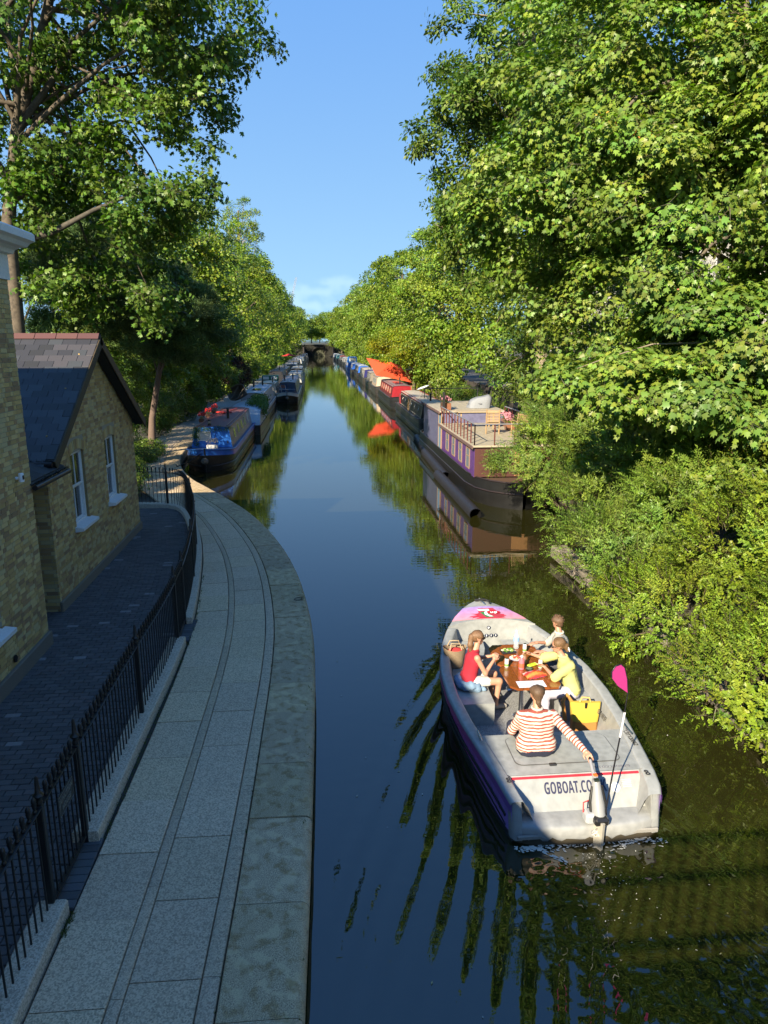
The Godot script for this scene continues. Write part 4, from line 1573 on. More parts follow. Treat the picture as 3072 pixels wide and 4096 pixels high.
func bush(called: String, label: String, foot: Vector3, blobs: Array, n: int, kind: String, size: float, group := "", category := "shrub", clump := 0.35, tone := 1.0) -> Node3D:
	var t := thing(called, label, category, foot, 0.0, group)
	var meshes: Array = LM[kind]
	var xs := []
	var cs := []
	for m in meshes: xs.append([]); cs.append([])
	var cl := clumps(blobs, maxi(4, n / 26), 0.6)
	for c in cl:
		var kk := tint()
		for i in 26:
			var q := in_ball() * clump * rf(0.7, 1.3)
			var up: Vector3 = Vector3.UP * 0.5 + c[1] * 0.8 + q.normalized() * 0.5 + Vector3(rng.randfn(), rng.randfn(), rng.randfn()) * 0.25
			var p: Vector3 = c[0] + q
			if p.y + foot.y < 0.05: continue
			var w := rng.randi() % meshes.size()
			xs[w].append(Transform3D(facing(up, size * rf(0.75, 1.3)), p))
			var z := tint()
			cs[w].append(Color(kk.r * z.r, kk.g * z.g, kk.b * z.b) * tone)
	for w in meshes.size():
		multi(t, "foliage", meshes[w], xs[w], cs[w], M.leaf)
	for i in mini(12, cl.size()):
		var b: Vector3 = cl[i][0]
		var a := Vector3(b.x * 0.25, 0.0, b.z * 0.25)
		var g := geo(lin(0.13, 0.10, 0.07))
		g.tube([a, a.lerp(b, 0.5) + Vector3(rf(-0.1, 0.1), 0.1, rf(-0.1, 0.1)), b], [0.022, 0.015, 0.006], 5)
		put(g, "stem", M.bark, t)
	return t

const NTH := ["first", "second", "third", "fourth", "fifth", "sixth", "seventh", "eighth", "ninth", "tenth", "eleventh", "twelfth", "thirteenth", "fourteenth", "fifteenth", "sixteenth"]

func make_trees() -> void:
	make_leaf_meshes()
	rng.seed = 201
	# --- left: big plane tree behind the cottage ---
	var foot := Vector3(-9.4, 0.4, -24)
	var f := func(x: float, y: float, z: float) -> Vector3: return Vector3(x, y, z) - foot
	var plane := tree_at("plane_tree", "big plane tree with mottled pale limbs towering over the cottage", foot, {
		"blobs": [[f.call(-8.5, 16.0, -25), Vector3(4.5, 3.5, 5)], [f.call(-5.2, 14.2, -24), Vector3(3.2, 3.0, 4.0)], [f.call(-3.6, 15.6, -24.5), Vector3(2.4, 2.6, 3.4)], [f.call(-4.8, 11.0, -24.5), Vector3(2.3, 2.2, 3.2)], [f.call(-7.0, 9.0, -25), Vector3(3.0, 2.4, 3.2)], [f.call(-10.5, 11.5, -25), Vector3(3.6, 4.2, 3.6)], [f.call(-6.6, 7.4, -26), Vector3(2.6, 1.5, 2.6)]],
		"clumps": 330, "clump_r": 0.66, "sprays": 6600, "meshes": LM.plane, "size": 1.0, "trunk_r": 0.24, "limbs": 34, "shell": 0.35, "wild": 0.45,
		"trunk": [f.call(-9.5, 0.3, -24), f.call(-9.4, 5, -24), f.call(-9.3, 9.2, -24), f.call(-8.7, 12.0, -24), f.call(-8.0, 13.6, -24), f.call(-7.4, 15.4, -24), f.call(-7.0, 17.5, -24)],
		"bark": M.plane_bark, "bark_color": lin(0.11, 0.09, 0.062)})
	for L in [[[-8.75, 11.8, -24], [-7.6, 13.0, -23.8], [-6.6, 14.2, -23.6], [-5.4, 15.1, -23.6], [-4.2, 16.4, -23.8]], [[-9.2, 9.8, -24], [-8.0, 10.6, -24.4], [-7.0, 11.9, -24.8], [-6.0, 12.4, -25], [-4.6, 12.2, -25]], [[-9.35, 8.6, -24], [-7.9, 8.9, -23.6], [-6.6, 9.5, -23.4], [-5.0, 10.2, -23.6], [-3.4, 10.1, -24]], [[-9.1, 10.4, -24], [-9.9, 11.8, -23.5], [-10.6, 13.4, -23], [-11.2, 15.4, -23]]]:
		var pts := []
		var rs := []
		for i in L.size():
			pts.append(f.call(L[i][0], L[i][1], L[i][2]))
			rs.append(0.12 * (1.0 - 0.23 * i))
		var g := geo(lin(0.085, 0.072, 0.052))
		g.tube(pts, rs, 9)
		put(g, "limb", M.plane_bark, plane)
	# --- left: pines, slender trees and shrubs between cottage and first boat ---
	var pine_spot := [[Vector3(-8.0, 0.45, -34.5), 8.6, "scots pine with flaking reddish trunk leaning beside the towpath bend"], [Vector3(-9.4, 0.45, -30), 10.2, "dark pine standing close behind the cottage gable"], [Vector3(-10.5, 0.45, -38), 11.5, "tall dark pine farthest back behind the towpath bend"]]
	for s in pine_spot:
		var h: float = s[1]
		var lean := 0.16 if s[1] < 9 else 0.03
		tree_at("pine_tree", s[2], s[0], {"blobs": [[Vector3(h * lean, h * 0.82, 0), Vector3(2.3, h * 0.2, 2.3)], [Vector3(h * lean * 0.8 + 0.4, h * 0.62, 0.3), Vector3(2.4, h * 0.12, 2.2)], [Vector3(h * lean + 0.8, h * 0.75, 0.5), Vector3(1.8, h * 0.14, 1.8)]],
			"clumps": 90, "clump_r": 0.45, "sprays": 1500, "meshes": LM.pine, "size": 1.5, "trunk_r": 0.17, "limbs": 18, "mat": M.needle, "bark_color": lin(0.17, 0.12, 0.095), "shell": 0.3,
			"trunk": [Vector3.ZERO, Vector3(h * lean * 0.1, h * 0.2, 0), Vector3(h * lean * 0.45, h * 0.45, 0), Vector3(h * lean * 0.9, h * 0.7, 0), Vector3(h * lean * 1.05, h * 0.92, 0)]}, "pines behind the cottage")
	var left := [
		# x, z, height, crown radius, label, leaf kind, tone
		[-13.5, -34, 13.0, 4.2, "broad shaded tree rising behind the cottage roof ridge", "shrub", 1.0],
		[-10.5, -46, 12.0, 3.6, "dense green tree above the blue narrowboat", "far", 1.0],
		[-15.0, -52, 17.0, 5.0, "tall tree with sunlit yellow-green top behind the pines", "far", 1.0],
		[-9.8, -57, 14.5, 3.8, "rounded tree over the grey boats, near half in shade", "far", 1.0],
		[-10.8, -69, 17.5, 4.6, "tall bright-topped tree leaning to the canal behind the grey narrowboat", "far", 1.0],
		[-10.0, -84, 18.0, 4.6, "", "far", 1.0], [-10.5, -99, 18.5, 4.8, "", "far", 1.0], [-10.0, -114, 19.0, 4.8, "", "far", 1.0], [-10.5, -130, 19.0, 5.0, "", "far", 1.0],
		[-10.0, -147, 19.5, 5.0, "", "far", 1.0], [-10.5, -165, 20.0, 5.2, "", "far", 1.0], [-10.0, -185, 20.0, 5.4, "", "far", 1.0], [-10.5, -206, 19.0, 5.6, "", "far", 1.0], [-10.0, -230, 19.0, 6.0, "", "far", 1.0], [-10.5, -257, 19.0, 6.0, "", "far", 1.0], [-9.0, -284, 19.0, 6.0, "", "far", 1.0]]
	row_of_trees(left, "left", "trees along the left bank")
	var right := [
		[14.0, -48, 17.5, 5.4, "leafy plane on the street side behind the purple houseboat, thick pale trunk", "far", 1.0],
		[12.5, -64, 15.0, 4.6, "dark leafy tree hanging over the plank fence", "far", 1.0],
		[13.0, -78, 16.5, 5.0, "bright tree behind the orange parasol", "far", 1.0],
		[12.0, -92, 16.5, 4.8, "", "far", 1.0], [12.5, -106, 17.5, 5.0, "", "far", 1.0], [12.0, -121, 18.0, 5.2, "", "far", 1.0], [12.5, -137, 18.5, 5.2, "", "far", 1.0], [12.0, -154, 19.0, 5.4, "", "far", 1.0], [12.5, -172, 19.0, 5.6, "", "far", 1.0], [12.0, -192, 19.0, 5.8, "", "far", 1.0], [12.0, -214, 19.0, 6.0, "", "far", 1.0], [11.5, -238, 19.0, 6.0, "", "far", 1.0], [11.0, -263, 19.0, 6.0, "", "far", 1.0], [9.5, -288, 19.0, 6.0, "", "far", 1.0]]
	row_of_trees(right, "right", "trees along the right bank")
	for e in [[-2.5, -312, 17.0, 6.5, "wide tree above the tunnel mouth, left of the gap"], [5.5, -318, 18.0, 6.5, "wide tree above the tunnel mouth, right of the gap"], [-7.5, -299, 18.0, 5.5, "tree beside the tunnel portal on its left"], [8.5, -300, 18.0, 5.5, "tree beside the tunnel portal on its right"], [1.0, -345, 15.0, 7.0, "farthest tree seen over the middle of the tunnel"]]:
		simple_tree(e[0], 5.0, e[1], e[2] - 5.0, e[3], e[4], "far", 1.0, "trees above the tunnel", 700)
	# thin half-bare tree against the sky, left
	rng.seed = 232
	tree_at("sparse_tree", "thin half-bare tree with pale leaves standing against the sky", Vector3(-10.6, 0.4, -101), {"blobs": [[Vector3(0.8, 19.6, 0), Vector3(2.8, 4.2, 3.0)]], "clumps": 44, "clump_r": 0.7, "sprays": 420, "meshes": LM.far, "size": 0.75, "trunk_r": 0.22, "limbs": 30, "shell": 0.2, "bark_color": lin(0.3, 0.25, 0.18), "trunk": [Vector3.ZERO, Vector3(0.2, 6, 0), Vector3(0.3, 12, 0), Vector3(0.6, 22, 0)]})
	# lime-green low tree over the right-hand boats
	rng.seed = 233
	tree_at("lime_tree", "low spreading tree with vivid lime-yellow leaves over the right boats", Vector3(9.7, 0.8, -73), {"blobs": [[Vector3(-0.6, 4.7, 0.5), Vector3(3.6, 1.5, 5.0)], [Vector3(-1.2, 3.7, 2.0), Vector3(2.4, 0.8, 3.6)]], "clumps": 80, "clump_r": 0.75, "sprays": 1300, "meshes": LM.lime, "size": 0.8, "trunk_r": 0.16, "limbs": 16, "flat": 0.35, "trunk": [Vector3.ZERO, Vector3(0, 2, 0), Vector3(-0.3, 4.4, 0)]})
	make_right_foreground()
	make_left_shrubs()

func simple_tree(x: float, y: float, z: float, h: float, r: float, label: String, kind: String, tone: float, group: String, sprays: int) -> void:
	rng.seed = int(absf(z) * 13 + absf(x) * 7)
	var near := 1.0 if z > -100 else 1.35
	if z < -180: near = 1.7
	tree_at("bank_tree", label, Vector3(x, y, z), {"blobs": [[Vector3(0, h * 0.76, 0), Vector3(r * 0.8, h * 0.24, r)], [Vector3(r * 0.1, h * 0.52, r * 0.15), Vector3(r * 1.05, h * 0.26, r * 1.15)], [Vector3(-r * 0.2, h * 0.3, -r * 0.1), Vector3(r * 0.85, h * 0.16, r)]],
		"clumps": int(sprays / 11.0), "clump_r": r * 0.21, "sprays": sprays, "meshes": LM[kind], "size": near, "trunk_r": 0.32 if h > 14 else 0.24, "limbs": 12, "tone": tone, "shell": 0.5,
		"trunk": [Vector3.ZERO, Vector3(rf(-0.2, 0.2), h * 0.25, 0), Vector3(rf(-0.3, 0.3), h * 0.5, rf(-0.3, 0.3)), Vector3(rf(-0.4, 0.4), h * 0.8, rf(-0.4, 0.4))]}, group)

func row_of_trees(list: Array, side: String, group: String) -> void:
	var n := 0
	var last := 0
	for e in list: if e[4] == "": last += 1
	for e in list:
		var label: String = e[4]
		if label == "":
			label = "%s tree from the tunnel in the %s bank row, tall sunlit crown" % [NTH[last - 1 - n], side]
			n += 1
		var sprays := 1500
		if e[1] < -75: sprays = 1000
		if e[1] < -140: sprays = 620
		simple_tree(e[0], 0.4 if side == "left" else 1.0, e[1], e[2], e[3], label, e[5], e[6], group, sprays)

func make_right_foreground() -> void:
	rng.seed = 301
	# sycamore
	var foot := Vector3(11.0, 0.9, -17.5)
	var f := func(x: float, y: float, z: float) -> Vector3: return Vector3(x, y, z) - foot
	tree_at("sycamore_tree", "huge sycamore with broad sunlit leaves filling the right side", foot, {
		"blobs": [[f.call(10.0, 13.0, -19), Vector3(4.6, 4.2, 4.6)], [f.call(7.6, 11.2, -18.5), Vector3(3.2, 3.2, 3.6)], [f.call(6.3, 9.3, -20), Vector3(2.3, 2.3, 3.0)], [f.call(9.2, 8.4, -16.0), Vector3(3.2, 2.5, 2.6)], [f.call(11.5, 9.5, -14.5), Vector3(3.0, 3.2, 2.8)], [f.call(7.9, 6.6, -19.0), Vector3(2.5, 1.6, 2.6)]],
		"clumps": 520, "clump_r": 0.66, "sprays": 11000, "meshes": LM.syc, "size": 1.0, "trunk_r": 0.34, "limbs": 36, "flat": 0.5, "shell": 0.5,
		"trunk": [f.call(11.0, 0.8, -17.5), f.call(10.9, 3.5, -17.5), f.call(10.7, 6.5, -17.7), f.call(10.4, 10, -18), f.call(10.2, 13.5, -18.3)], "bark_color": lin(0.2, 0.165, 0.12), "seeds": 130})
	rng.seed = 302
	foot = Vector3(9.6, 0.8, -14.2)
	tree_at("young_sycamore", "lower sycamore branch tier with large layered leaves above the bank", foot, {
		"blobs": [[Vector3(-2.9, 4.1, -1.2), Vector3(1.9, 0.7, 1.7)], [Vector3(-1.6, 3.9, -0.6), Vector3(2.2, 0.75, 1.9)], [Vector3(0.2, 3.3, 1.0), Vector3(2.4, 0.7, 1.6)], [Vector3(-0.3, 5.1, -1.0), Vector3(2.3, 1.0, 2.0)], [Vector3(1.2, 4.3, 1.2), Vector3(1.8, 1.2, 1.3)], [Vector3(-0.6, 2.3, 0.4), Vector3(1.3, 0.5, 1.0)]],
		"clumps": 160, "clump_r": 0.55, "sprays": 2900, "meshes": LM.syc, "size": 1.05, "trunk_r": 0.15, "limbs": 16, "flat": 0.3, "shell": 0.5, "wild": 0.15,
		"trunk": [Vector3.ZERO, Vector3(0, 1.8, 0), Vector3(-0.1, 3.4, -0.1), Vector3(-0.2, 5.2, -0.2)], "bark_color": lin(0.26, 0.22, 0.16)})
	rng.seed = 303
	foot = Vector3(10.6, 0.9, -33)
	tree_at("ash_tree", "tall ash with fine drooping leaves and bare twigs beside the sycamore", foot, {
		"blobs": [[Vector3(-1.5, 16.5, 0), Vector3(4.4, 4.4, 4.6)], [Vector3(-3.2, 12.5, 0.5), Vector3(3.4, 3.2, 3.8)], [Vector3(-2.2, 8.8, 1.0), Vector3(3.4, 2.2, 3.4)], [Vector3(2, 12, 0), Vector3(4, 5, 4)]],
		"clumps": 330, "clump_r": 0.6, "sprays": 6000, "meshes": LM.ash, "size": 1.3, "trunk_r": 0.3, "limbs": 60, "shell": 0.35, "wild": 0.5,
		"trunk": [Vector3.ZERO, Vector3(-0.3, 5, 0), Vector3(-0.8, 10, 0), Vector3(-1.2, 15, 0), Vector3(-1.5, 19, 0)], "bark_color": lin(0.34, 0.28, 0.19)})
	rng.seed = 304
	tree_at("elder_tree", "small dark tree with drooping compound leaves beside the roof deck", Vector3(10.0, 0.8, -27), {
		"blobs": [[Vector3(-1.0, 4.6, 0), Vector3(1.9, 1.5, 2.0)], [Vector3(-2.4, 3.4, -1.0), Vector3(1.2, 0.8, 1.2)], [Vector3(0.2, 3.0, 1.5), Vector3(1.8, 1.5, 1.5)], [Vector3(0.3, 6.2, -0.5), Vector3(2.2, 1.6, 2.0)]],
		"clumps": 100, "clump_r": 0.5, "sprays": 1100, "meshes": LM.ash, "size": 0.8, "trunk_r": 0.13, "limbs": 24, "shell": 0.4,
		"trunk": [Vector3.ZERO, Vector3(-0.2, 2, 0), Vector3(-0.5, 4, 0), Vector3(-0.6, 6, 0)]})
	# tall trees closing the view behind
	for e in [[18.0, -26, 17.0, 5.0, "deep shaded tree behind the sycamore, mostly hidden by it"], [19.0, -40, 18.0, 5.0, "deep shaded tree behind the ash, mostly hidden by it"], [16.5, -11, 15.0, 4.5, "tree at the far right behind the bank shrubs"]]:
		simple_tree(e[0], 1.2, e[1], e[2], e[3], e[4], "shrub", 1.0, "trees behind the right bank", 1500)
	# bank shrubs, near to far
	rng.seed = 310
	var B := [
		[Vector3(7.2, 0.4, -6.4), [[Vector3(-0.5, 0.35, 0), Vector3(1.2, 0.7, 1.7)], [Vector3(1.2, 1.2, 0), Vector3(1.5, 1.1, 1.9)]], 3000, "privet", 1.0, "bright privet bush at the lower right corner overhanging the water"],
		[Vector3(7.0, 0.4, -9.2), [[Vector3(-0.5, 0.35, 0), Vector3(1.2, 0.65, 1.6)], [Vector3(1.2, 1.3, 0), Vector3(1.6, 1.1, 1.6)]], 3400, "privet", 1.0, "round-leaved yellow-green bush on the bank beside the hire boat's stern"],
		[Vector3(7.0, 0.4, -12.0), [[Vector3(-0.6, 0.4, 0), Vector3(1.2, 0.7, 1.7)], [Vector3(1.3, 1.4, 0), Vector3(1.7, 1.2, 1.7)]], 3400, "privet", 1.0, "yellow-green bush on the bank level with the boat's bow"],
		[Vector3(7.3, 0.4, -15.0), [[Vector3(-0.6, 0.6, 0), Vector3(1.2, 0.85, 1.7)], [Vector3(1.2, 1.6, 0.2), Vector3(1.7, 1.4, 1.7)]], 2550, "willow", 1.0, "spiky-leaved bush where the bank turns behind the hire boat"],
		[Vector3(8.0, 0.4, -18.4), [[Vector3(-0.5, 0.9, 0), Vector3(1.4, 0.9, 1.6)], [Vector3(0.8, 2.0, 0.2), Vector3(1.7, 1.5, 1.7)]], 2550, "willow", 1.05, "lance-leaved bush in front of the purple houseboat's bow"],
		[Vector3(8.3, 0.5, -21.6), [[Vector3(-1.6, 1.4, 0.4), Vector3(1.3, 0.45, 1.0)], [Vector3(-0.6, 2.1, -0.6), Vector3(1.3, 0.8, 1.2)], [Vector3(0.6, 2.2, 0), Vector3(1.4, 1.6, 1.5)]], 3400, "willow", 1.0, "willowy shrub reaching across the houseboat's purple end wall"],
		[Vector3(9.2, 0.8, -16.2), [[Vector3(-0.6, 2.6, 0), Vector3(1.6, 1.2, 2.2)], [Vector3(0.8, 3.0, 1.2), Vector3(1.6, 1.1, 2.0)]], 2200, "willow", 1.1, "tall leafy shrub filling the gap under the sycamore branches"],
		[Vector3(9.3, 0.8, -12.2), [[Vector3(0, 2.2, 0), Vector3(1.5, 1.1, 2.2)]], 1700, "privet", 1.2, "taller yellow-green shrub behind the bank privet bushes"],
		[Vector3(8.9, 0.8, -25.6), [[Vector3(-0.5, 2.2, 1.2), Vector3(1.0, 0.9, 1.3)], [Vector3(-0.2, 2.6, -2.0), Vector3(0.8, 0.8, 1.6)]], 1300, "willow", 1.0, "leafy shrub leaning over the bank side of the roof deck"],
		[Vector3(10.6, 0.9, -11.0), [[Vector3(0, 1.5, 0), Vector3(1.8, 1.5, 2.4)]], 1100, "shrub", 1.0, "dark shrub in shade under the lower sycamore leaves"],
		[Vector3(10.8, 0.9, -7.0), [[Vector3(0, 1.4, 0), Vector3(1.8, 1.5, 2.0)]], 900, "shrub", 1.0, "dark shrub at the right edge behind the privet"],
		[Vector3(10.4, 0.9, -21.5), [[Vector3(0, 1.6, 0), Vector3(1.7, 1.8, 2.2)]], 1000, "shrub", 0.9, "deep green shrub behind the houseboat's bow"],
		[Vector3(10.8, 0.8, -30), [[Vector3(0, 1.4, 0), Vector3(1.3, 1.3, 2.0)]], 700, "shrub", 1.0, "shrub on the bank beside the roof deck chairs"],
		[Vector3(10.2, 0.8, -43), [[Vector3(0, 1.0, 0), Vector3(1.2, 1.1, 2.4)]], 700, "willow", 0.9, "pale feathery shrub behind the black and red narrowboat"],
		[Vector3(10.4, 0.8, -52), [[Vector3(0, 0.8, 0), Vector3(1.2, 0.9, 2.4)]], 600, "shrub", 1.3, "low garden shrub behind the maroon narrowboat"],
	]
	for b in B:
		bush("bank_shrub", b[5], b[0], b[1], b[2], b[3], b[4], "shrubs on the right bank", "shrub", 0.32)
	bush("ivy_cover", "pale ivy spilling over the stone edge of the right bank", Vector3(6.35, 0.2, -10.2), [[Vector3(0, 0.1, 0), Vector3(0.32, 0.3, 4.5)], [Vector3(0.2, 0.2, -3.5), Vector3(0.5, 0.4, 2.0)]], 900, "ivy", 0.9, "", "ivy", 0.2, 1.0)
	bush("blossom_shrub", "shrub covered in small cream-pink flowers beside the roof deck", Vector3(9.3, 0.9, -25.2), [[Vector3(0, 2.2, 0), Vector3(0.8, 1.3, 0.9)]], 420, "blossom", 1.0, "", "shrub", 0.3)
	# stone edge seen between the bushes
	rng.seed = 320
	var wall := Node3D.new()
	wall.name = numbered("right_bank_edging")
	add_child(wall)
	wall.set_meta("kind", "structure")
	for k in 22:
		var g := geo(lin(0.22, 0.19, 0.15) * rf(0.75, 1.2))
		g.box(Vector3.ZERO, Vector3(0.45, 0.34, 0.86), 0.04)
		put(g, "edge_stone", M.stone, wall).transform = Transform3D(Basis(Vector3.UP, rf(-0.05, 0.05)), Vector3(6.38 + rf(-0.05, 0.05), 0.2 + rf(-0.03, 0.03), 1.5 - k * 0.9))

func make_left_shrubs() -> void:
	rng.seed = 340
	var S := [
		[Vector3(-7.2, 0.4, -25.2), [[Vector3(0, 0.7, 0), Vector3(0.9, 0.8, 1.0)]], 900, "shrub", 0.7, "clipped glossy bush just past the cottage corner", 1.0],
		[Vector3(-8.7, 0.4, -27.8), [[Vector3(0, 2.8, 0), Vector3(1.5, 2.9, 2.6)]], 2200, "shrub", 1.0, "dark tall shrub behind the cottage's far corner", 1.0],
		[Vector3(-10.0, 0.4, -36), [[Vector3(0, 2.6, 0), Vector3(1.5, 2.8, 3.2)]], 1900, "shrub", 1.0, "deep green shrub mass beside the pine trunk", 1.0],
		[Vector3(-9.6, 0.4, -42), [[Vector3(0.2, 2.2, 0), Vector3(1.5, 2.0, 2.6)]], 1100, "shrub", 1.1, "arching shrub with paler leaf tips above the blue boat's bow", 1.0],
		[Vector3(-9.4, 0.4, -49), [[Vector3(0.2, 2.4, 0), Vector3(1.6, 2.2, 3.0)]], 1000, "shrub", 1.2, "shrub overhanging the path beside the ivy-covered flat boat", 1.0],
		[Vector3(-9.4, 0.4, -57), [[Vector3(0.2, 2.6, 0), Vector3(1.6, 2.4, 3.4)]], 800, "shrub", 1.4, "shrub with yellowish tips beside the upturned dinghy", 1.0],
		[Vector3(-9.2, 0.4, -66), [[Vector3(0.2, 2.6, 0), Vector3(1.6, 2.4, 3.6)]], 650, "shrub", 1.5, "shrub on the path side of the grey narrowboat's stern", 1.0],
		[Vector3(-8.9, 0.4, -76), [[Vector3(0.2, 2.0, 0), Vector3(1.5, 2.2, 3.0)]], 500, "copper", 1.4, "dark copper-leaved bush beyond the grey boats", 1.0],
		[Vector3(-8.4, 0.4, -33.2), [[Vector3(0.3, 0.3, 0), Vector3(0.7, 0.35, 2.6)]], 500, "shrub", 0.9, "low leafy border plants along the towpath bend", 1.0],
		[Vector3(-7.5, 0.4, -27.5), [[Vector3(0.0, 0.3, 0), Vector3(0.5, 0.35, 1.6)]], 400, "willow", 0.9, "long-leaved grassy plants along the path behind the cottage", 1.0],
	]
	for b in S:
		bush("path_shrub", b[5], b[0], b[1], b[2], b[3], b[4], "shrubs along the towpath", "shrub", 0.36, b[6])
	# weeds in the corner between plinth and slabs
	var g := geo()
	for k in 420:
		var s: float = rail.at_z(-6.9) + pow(rng.randf(), 1.0) * 9.0
		if rng.randf() < 0.25: s = rail.at_z(-5.85) + rf(-0.15, 0.15)
		var p := v3(rail.off(s, -0.16 - rf(0, 0.05)), PATH_Y - 0.01)
		if k % 3 == 0:
			var se: float = edge.at_z(-3.0) + rf(0.0, 22.0)
			p = v3(edge.off(se, rf(0.02, 0.14) if k % 2 else 0.71), PATH_Y - 0.012)
		g.col = lin(0.09, 0.11, 0.035) * rf(0.7, 1.3)
		for j in 4:
			var d := Vector3(rng.randfn(0, 0.5), 1, rng.randfn(0, 0.5)).normalized() * rf(0.02, 0.06)
			g.tri(p + Vector3(-0.003, 0, 0), p + Vector3(0.003, 0, 0), p + d)
	tag(put(g, "path_weeds", M.leaf), "sparse weeds growing along the foot of the railing plinth", "weeds", "", "stuff")

# ---------- narrowboats ----------
# bow at local z = 0 pointing to +z, hull runs to z = -L; x across; y = 0 at the water
func narrowboat(label: String, x: float, z: float, o: Dictionary) -> Node3D:
	var t := thing(o.get("called", "narrowboat"), label, o.get("category", "narrowboat"), Vector3(x, 0, z), o.get("turn", 0.0), "boats moored along the canal")
	var L: float = o.L
	var W: float = o.get("W", 2.1)
	var gh: float = o.get("gh", 0.72)
	var bl: float = o.get("bl", 2.0)
	var ch: float = o.get("ch", 1.78)
	var hull: Color = o.get("hull", lin(0.012, 0.012, 0.013))
	var band: Color = o.get("band", hull)
	var st := []
	var n := 26
	for i in n + 1:
		var d: float
		if i <= 12: d = bl * pow(i / 12.0, 1.5)
		else: d = bl + (L - bl) * (i - 12) / (n - 12.0)
		var w := W / 2 * pow(sin(minf(d / bl, 1.0) * PI / 2), 0.62) + 0.015
		var sd := L - d
		if sd < 0.8: w = W / 2 * (0.55 + 0.45 * sqrt(maxf(0.0, 1.0 - pow(1.0 - sd / 0.8, 2.0))))
		var up := gh + 0.26 * pow(maxf(0.0, 1.0 - d / (bl * 1.4)), 1.6)
		st.append([d, w, up])
	for s in [-1.0, 1.0]:
		var rows := []
		var rows2 := []
		for q in st:
			var fl := 0.94 if q[0] > 0.4 else 0.7
			rows.append([Vector3(s * q[1], q[2] - 0.26, -q[0]), Vector3(s * q[1] * 0.985, 0.25, -q[0] - 0.02), Vector3(s * q[1] * fl, -0.3, -q[0] - 0.12)])
			rows2.append([Vector3(s * q[1] * 0.96, q[2], -q[0]), Vector3(s * (q[1] + 0.004), q[2] - 0.27, -q[0])])
		var g := geo(hull)
		g.loft(rows, false, s > 0)
		put(g, "hull_side", M.hull_black, t)
		g = geo(band)
		g.loft(rows2, false, s > 0)
		put(g, "gunwale_band", M.boat_paint, t)
		for yy in [0.28, 0.0]:
			var pts := []
			for k in range(1, st.size()):
				var q = st[k]
				pts.append(Vector3(s * (q[1] + 0.012), (0.26 if yy > 0 else q[2] - 0.01), -q[0]))
			g = geo(hull if yy > 0 else band)
			g.tube(pts, 0.028, 5)
			put(g, "rubbing_strake", M.hull_black, t)
	var g := geo(o.get("deck", lin(0.06, 0.06, 0.06)))
	var dr := []
	for q in st:
		dr.append([Vector3(-q[1] * 0.95, q[2] - 0.02, -q[0]), Vector3(0, q[2] + 0.01, -q[0]), Vector3(q[1] * 0.95, q[2] - 0.02, -q[0])])
	g.loft(dr, false, true)
	put(g, "deck", M.roof_paint, t)
	g = geo(hull)
	g.tube([Vector3(0, -0.3, -0.1), Vector3(0, 0.2, 0.0), Vector3(0, gh + 0.3, 0.02)], 0.035, 6)
	put(g, "stem_post", M.hull_black, t)
	# cabin
	var c0: float = o.get("c0", 2.4)
	var c1: float = o.get("c1", L - 1.4)
	var wb := W / 2 - 0.12
	var wt: float = wb - o.get("tumble", 0.16)
	var side_k: Color = o.get("side", lin(0.1, 0.1, 0.1))
	for s in [-1.0, 1.0]:
		g = geo(side_k)
		var a := Vector3(s * wb, gh, -c0)
		var b := Vector3(s * wb, gh, -c1)
		var d := Vector3(s * wt, ch, -c1)
		var e := Vector3(s * wt, ch, -c0 - 0.12)
		if s > 0: g.quad(a, b, d, e)
		else: g.quad(b, a, e, d)
		var side := put(g, "cabin_side", M.boat_paint, t)
		var tilt := atan2(wb - wt, ch - gh)
		# windows
		var kind: String = o.get("win", "rect")
		var count: int = o.get("wins", 5)
		var basis := Basis(Vector3(0, 0, -s), Vector3.UP, Vector3(s, 0, 0))
		basis = Basis(Vector3(0, 0, 1), s * tilt) * basis
		for k in count:
			var zc := lerpf(c0 + 0.9, c1 - 0.9, (k + 0.5) / count)
			var fy := 0.56
			var c := Vector3(s * lerpf(wb, wt, fy), lerpf(gh, ch, fy), -zc)
			if kind == "port":
				var fr := geo(lin(0.55, 0.52, 0.45))
				fr.at(c, basis * Basis(Vector3(1, 0, 0), PI / 2))
				fr.lathe([Vector2(0.14, 0.0), Vector2(0.17, 0.0), Vector2(0.17, 0.015), Vector2(0.155, 0.022), Vector2(0.14, 0.012)], 18)
				var w := put(fr, "porthole", M.steel, t)
				var p := geo(o.get("glass", lin(0.3, 0.32, 0.32)))
				p.at(c, basis * Basis(Vector3(1, 0, 0), PI / 2))
				p.lathe([Vector2(0.14, 0.006), Vector2(0.0, 0.006)], 18)
				put(p, "pane", M.pane, w)
			else:
				var ww: float = o.get("ww", 0.75)
				var wh: float = o.get("wh", 0.46)
				var fr := geo(o.get("frame", lin(0.3, 0.3, 0.3)))
				fr.at(c, basis)
				fr.box(Vector3(0, wh / 2, 0.006), Vector3(ww + 0.06, 0.04, 0.02), 0.004)
				fr.box(Vector3(0, -wh / 2, 0.006), Vector3(ww + 0.06, 0.04, 0.02), 0.004)
				fr.box(Vector3(ww / 2 + 0.01, 0, 0.006), Vector3(0.04, wh, 0.02), 0.004)
				fr.box(Vector3(-ww / 2 - 0.01, 0, 0.006), Vector3(0.04, wh, 0.02), 0.004)
				var w := put(fr, "window_frame", M.plastic, t)
				var p := geo(o.get("glass", lin(0.05, 0.06, 0.065)))
				p.at(c, basis)
				p.box(Vector3(0, 0, 0.004), Vector3(ww, wh, 0.012))
				put(p, "pane", M.pane, w)
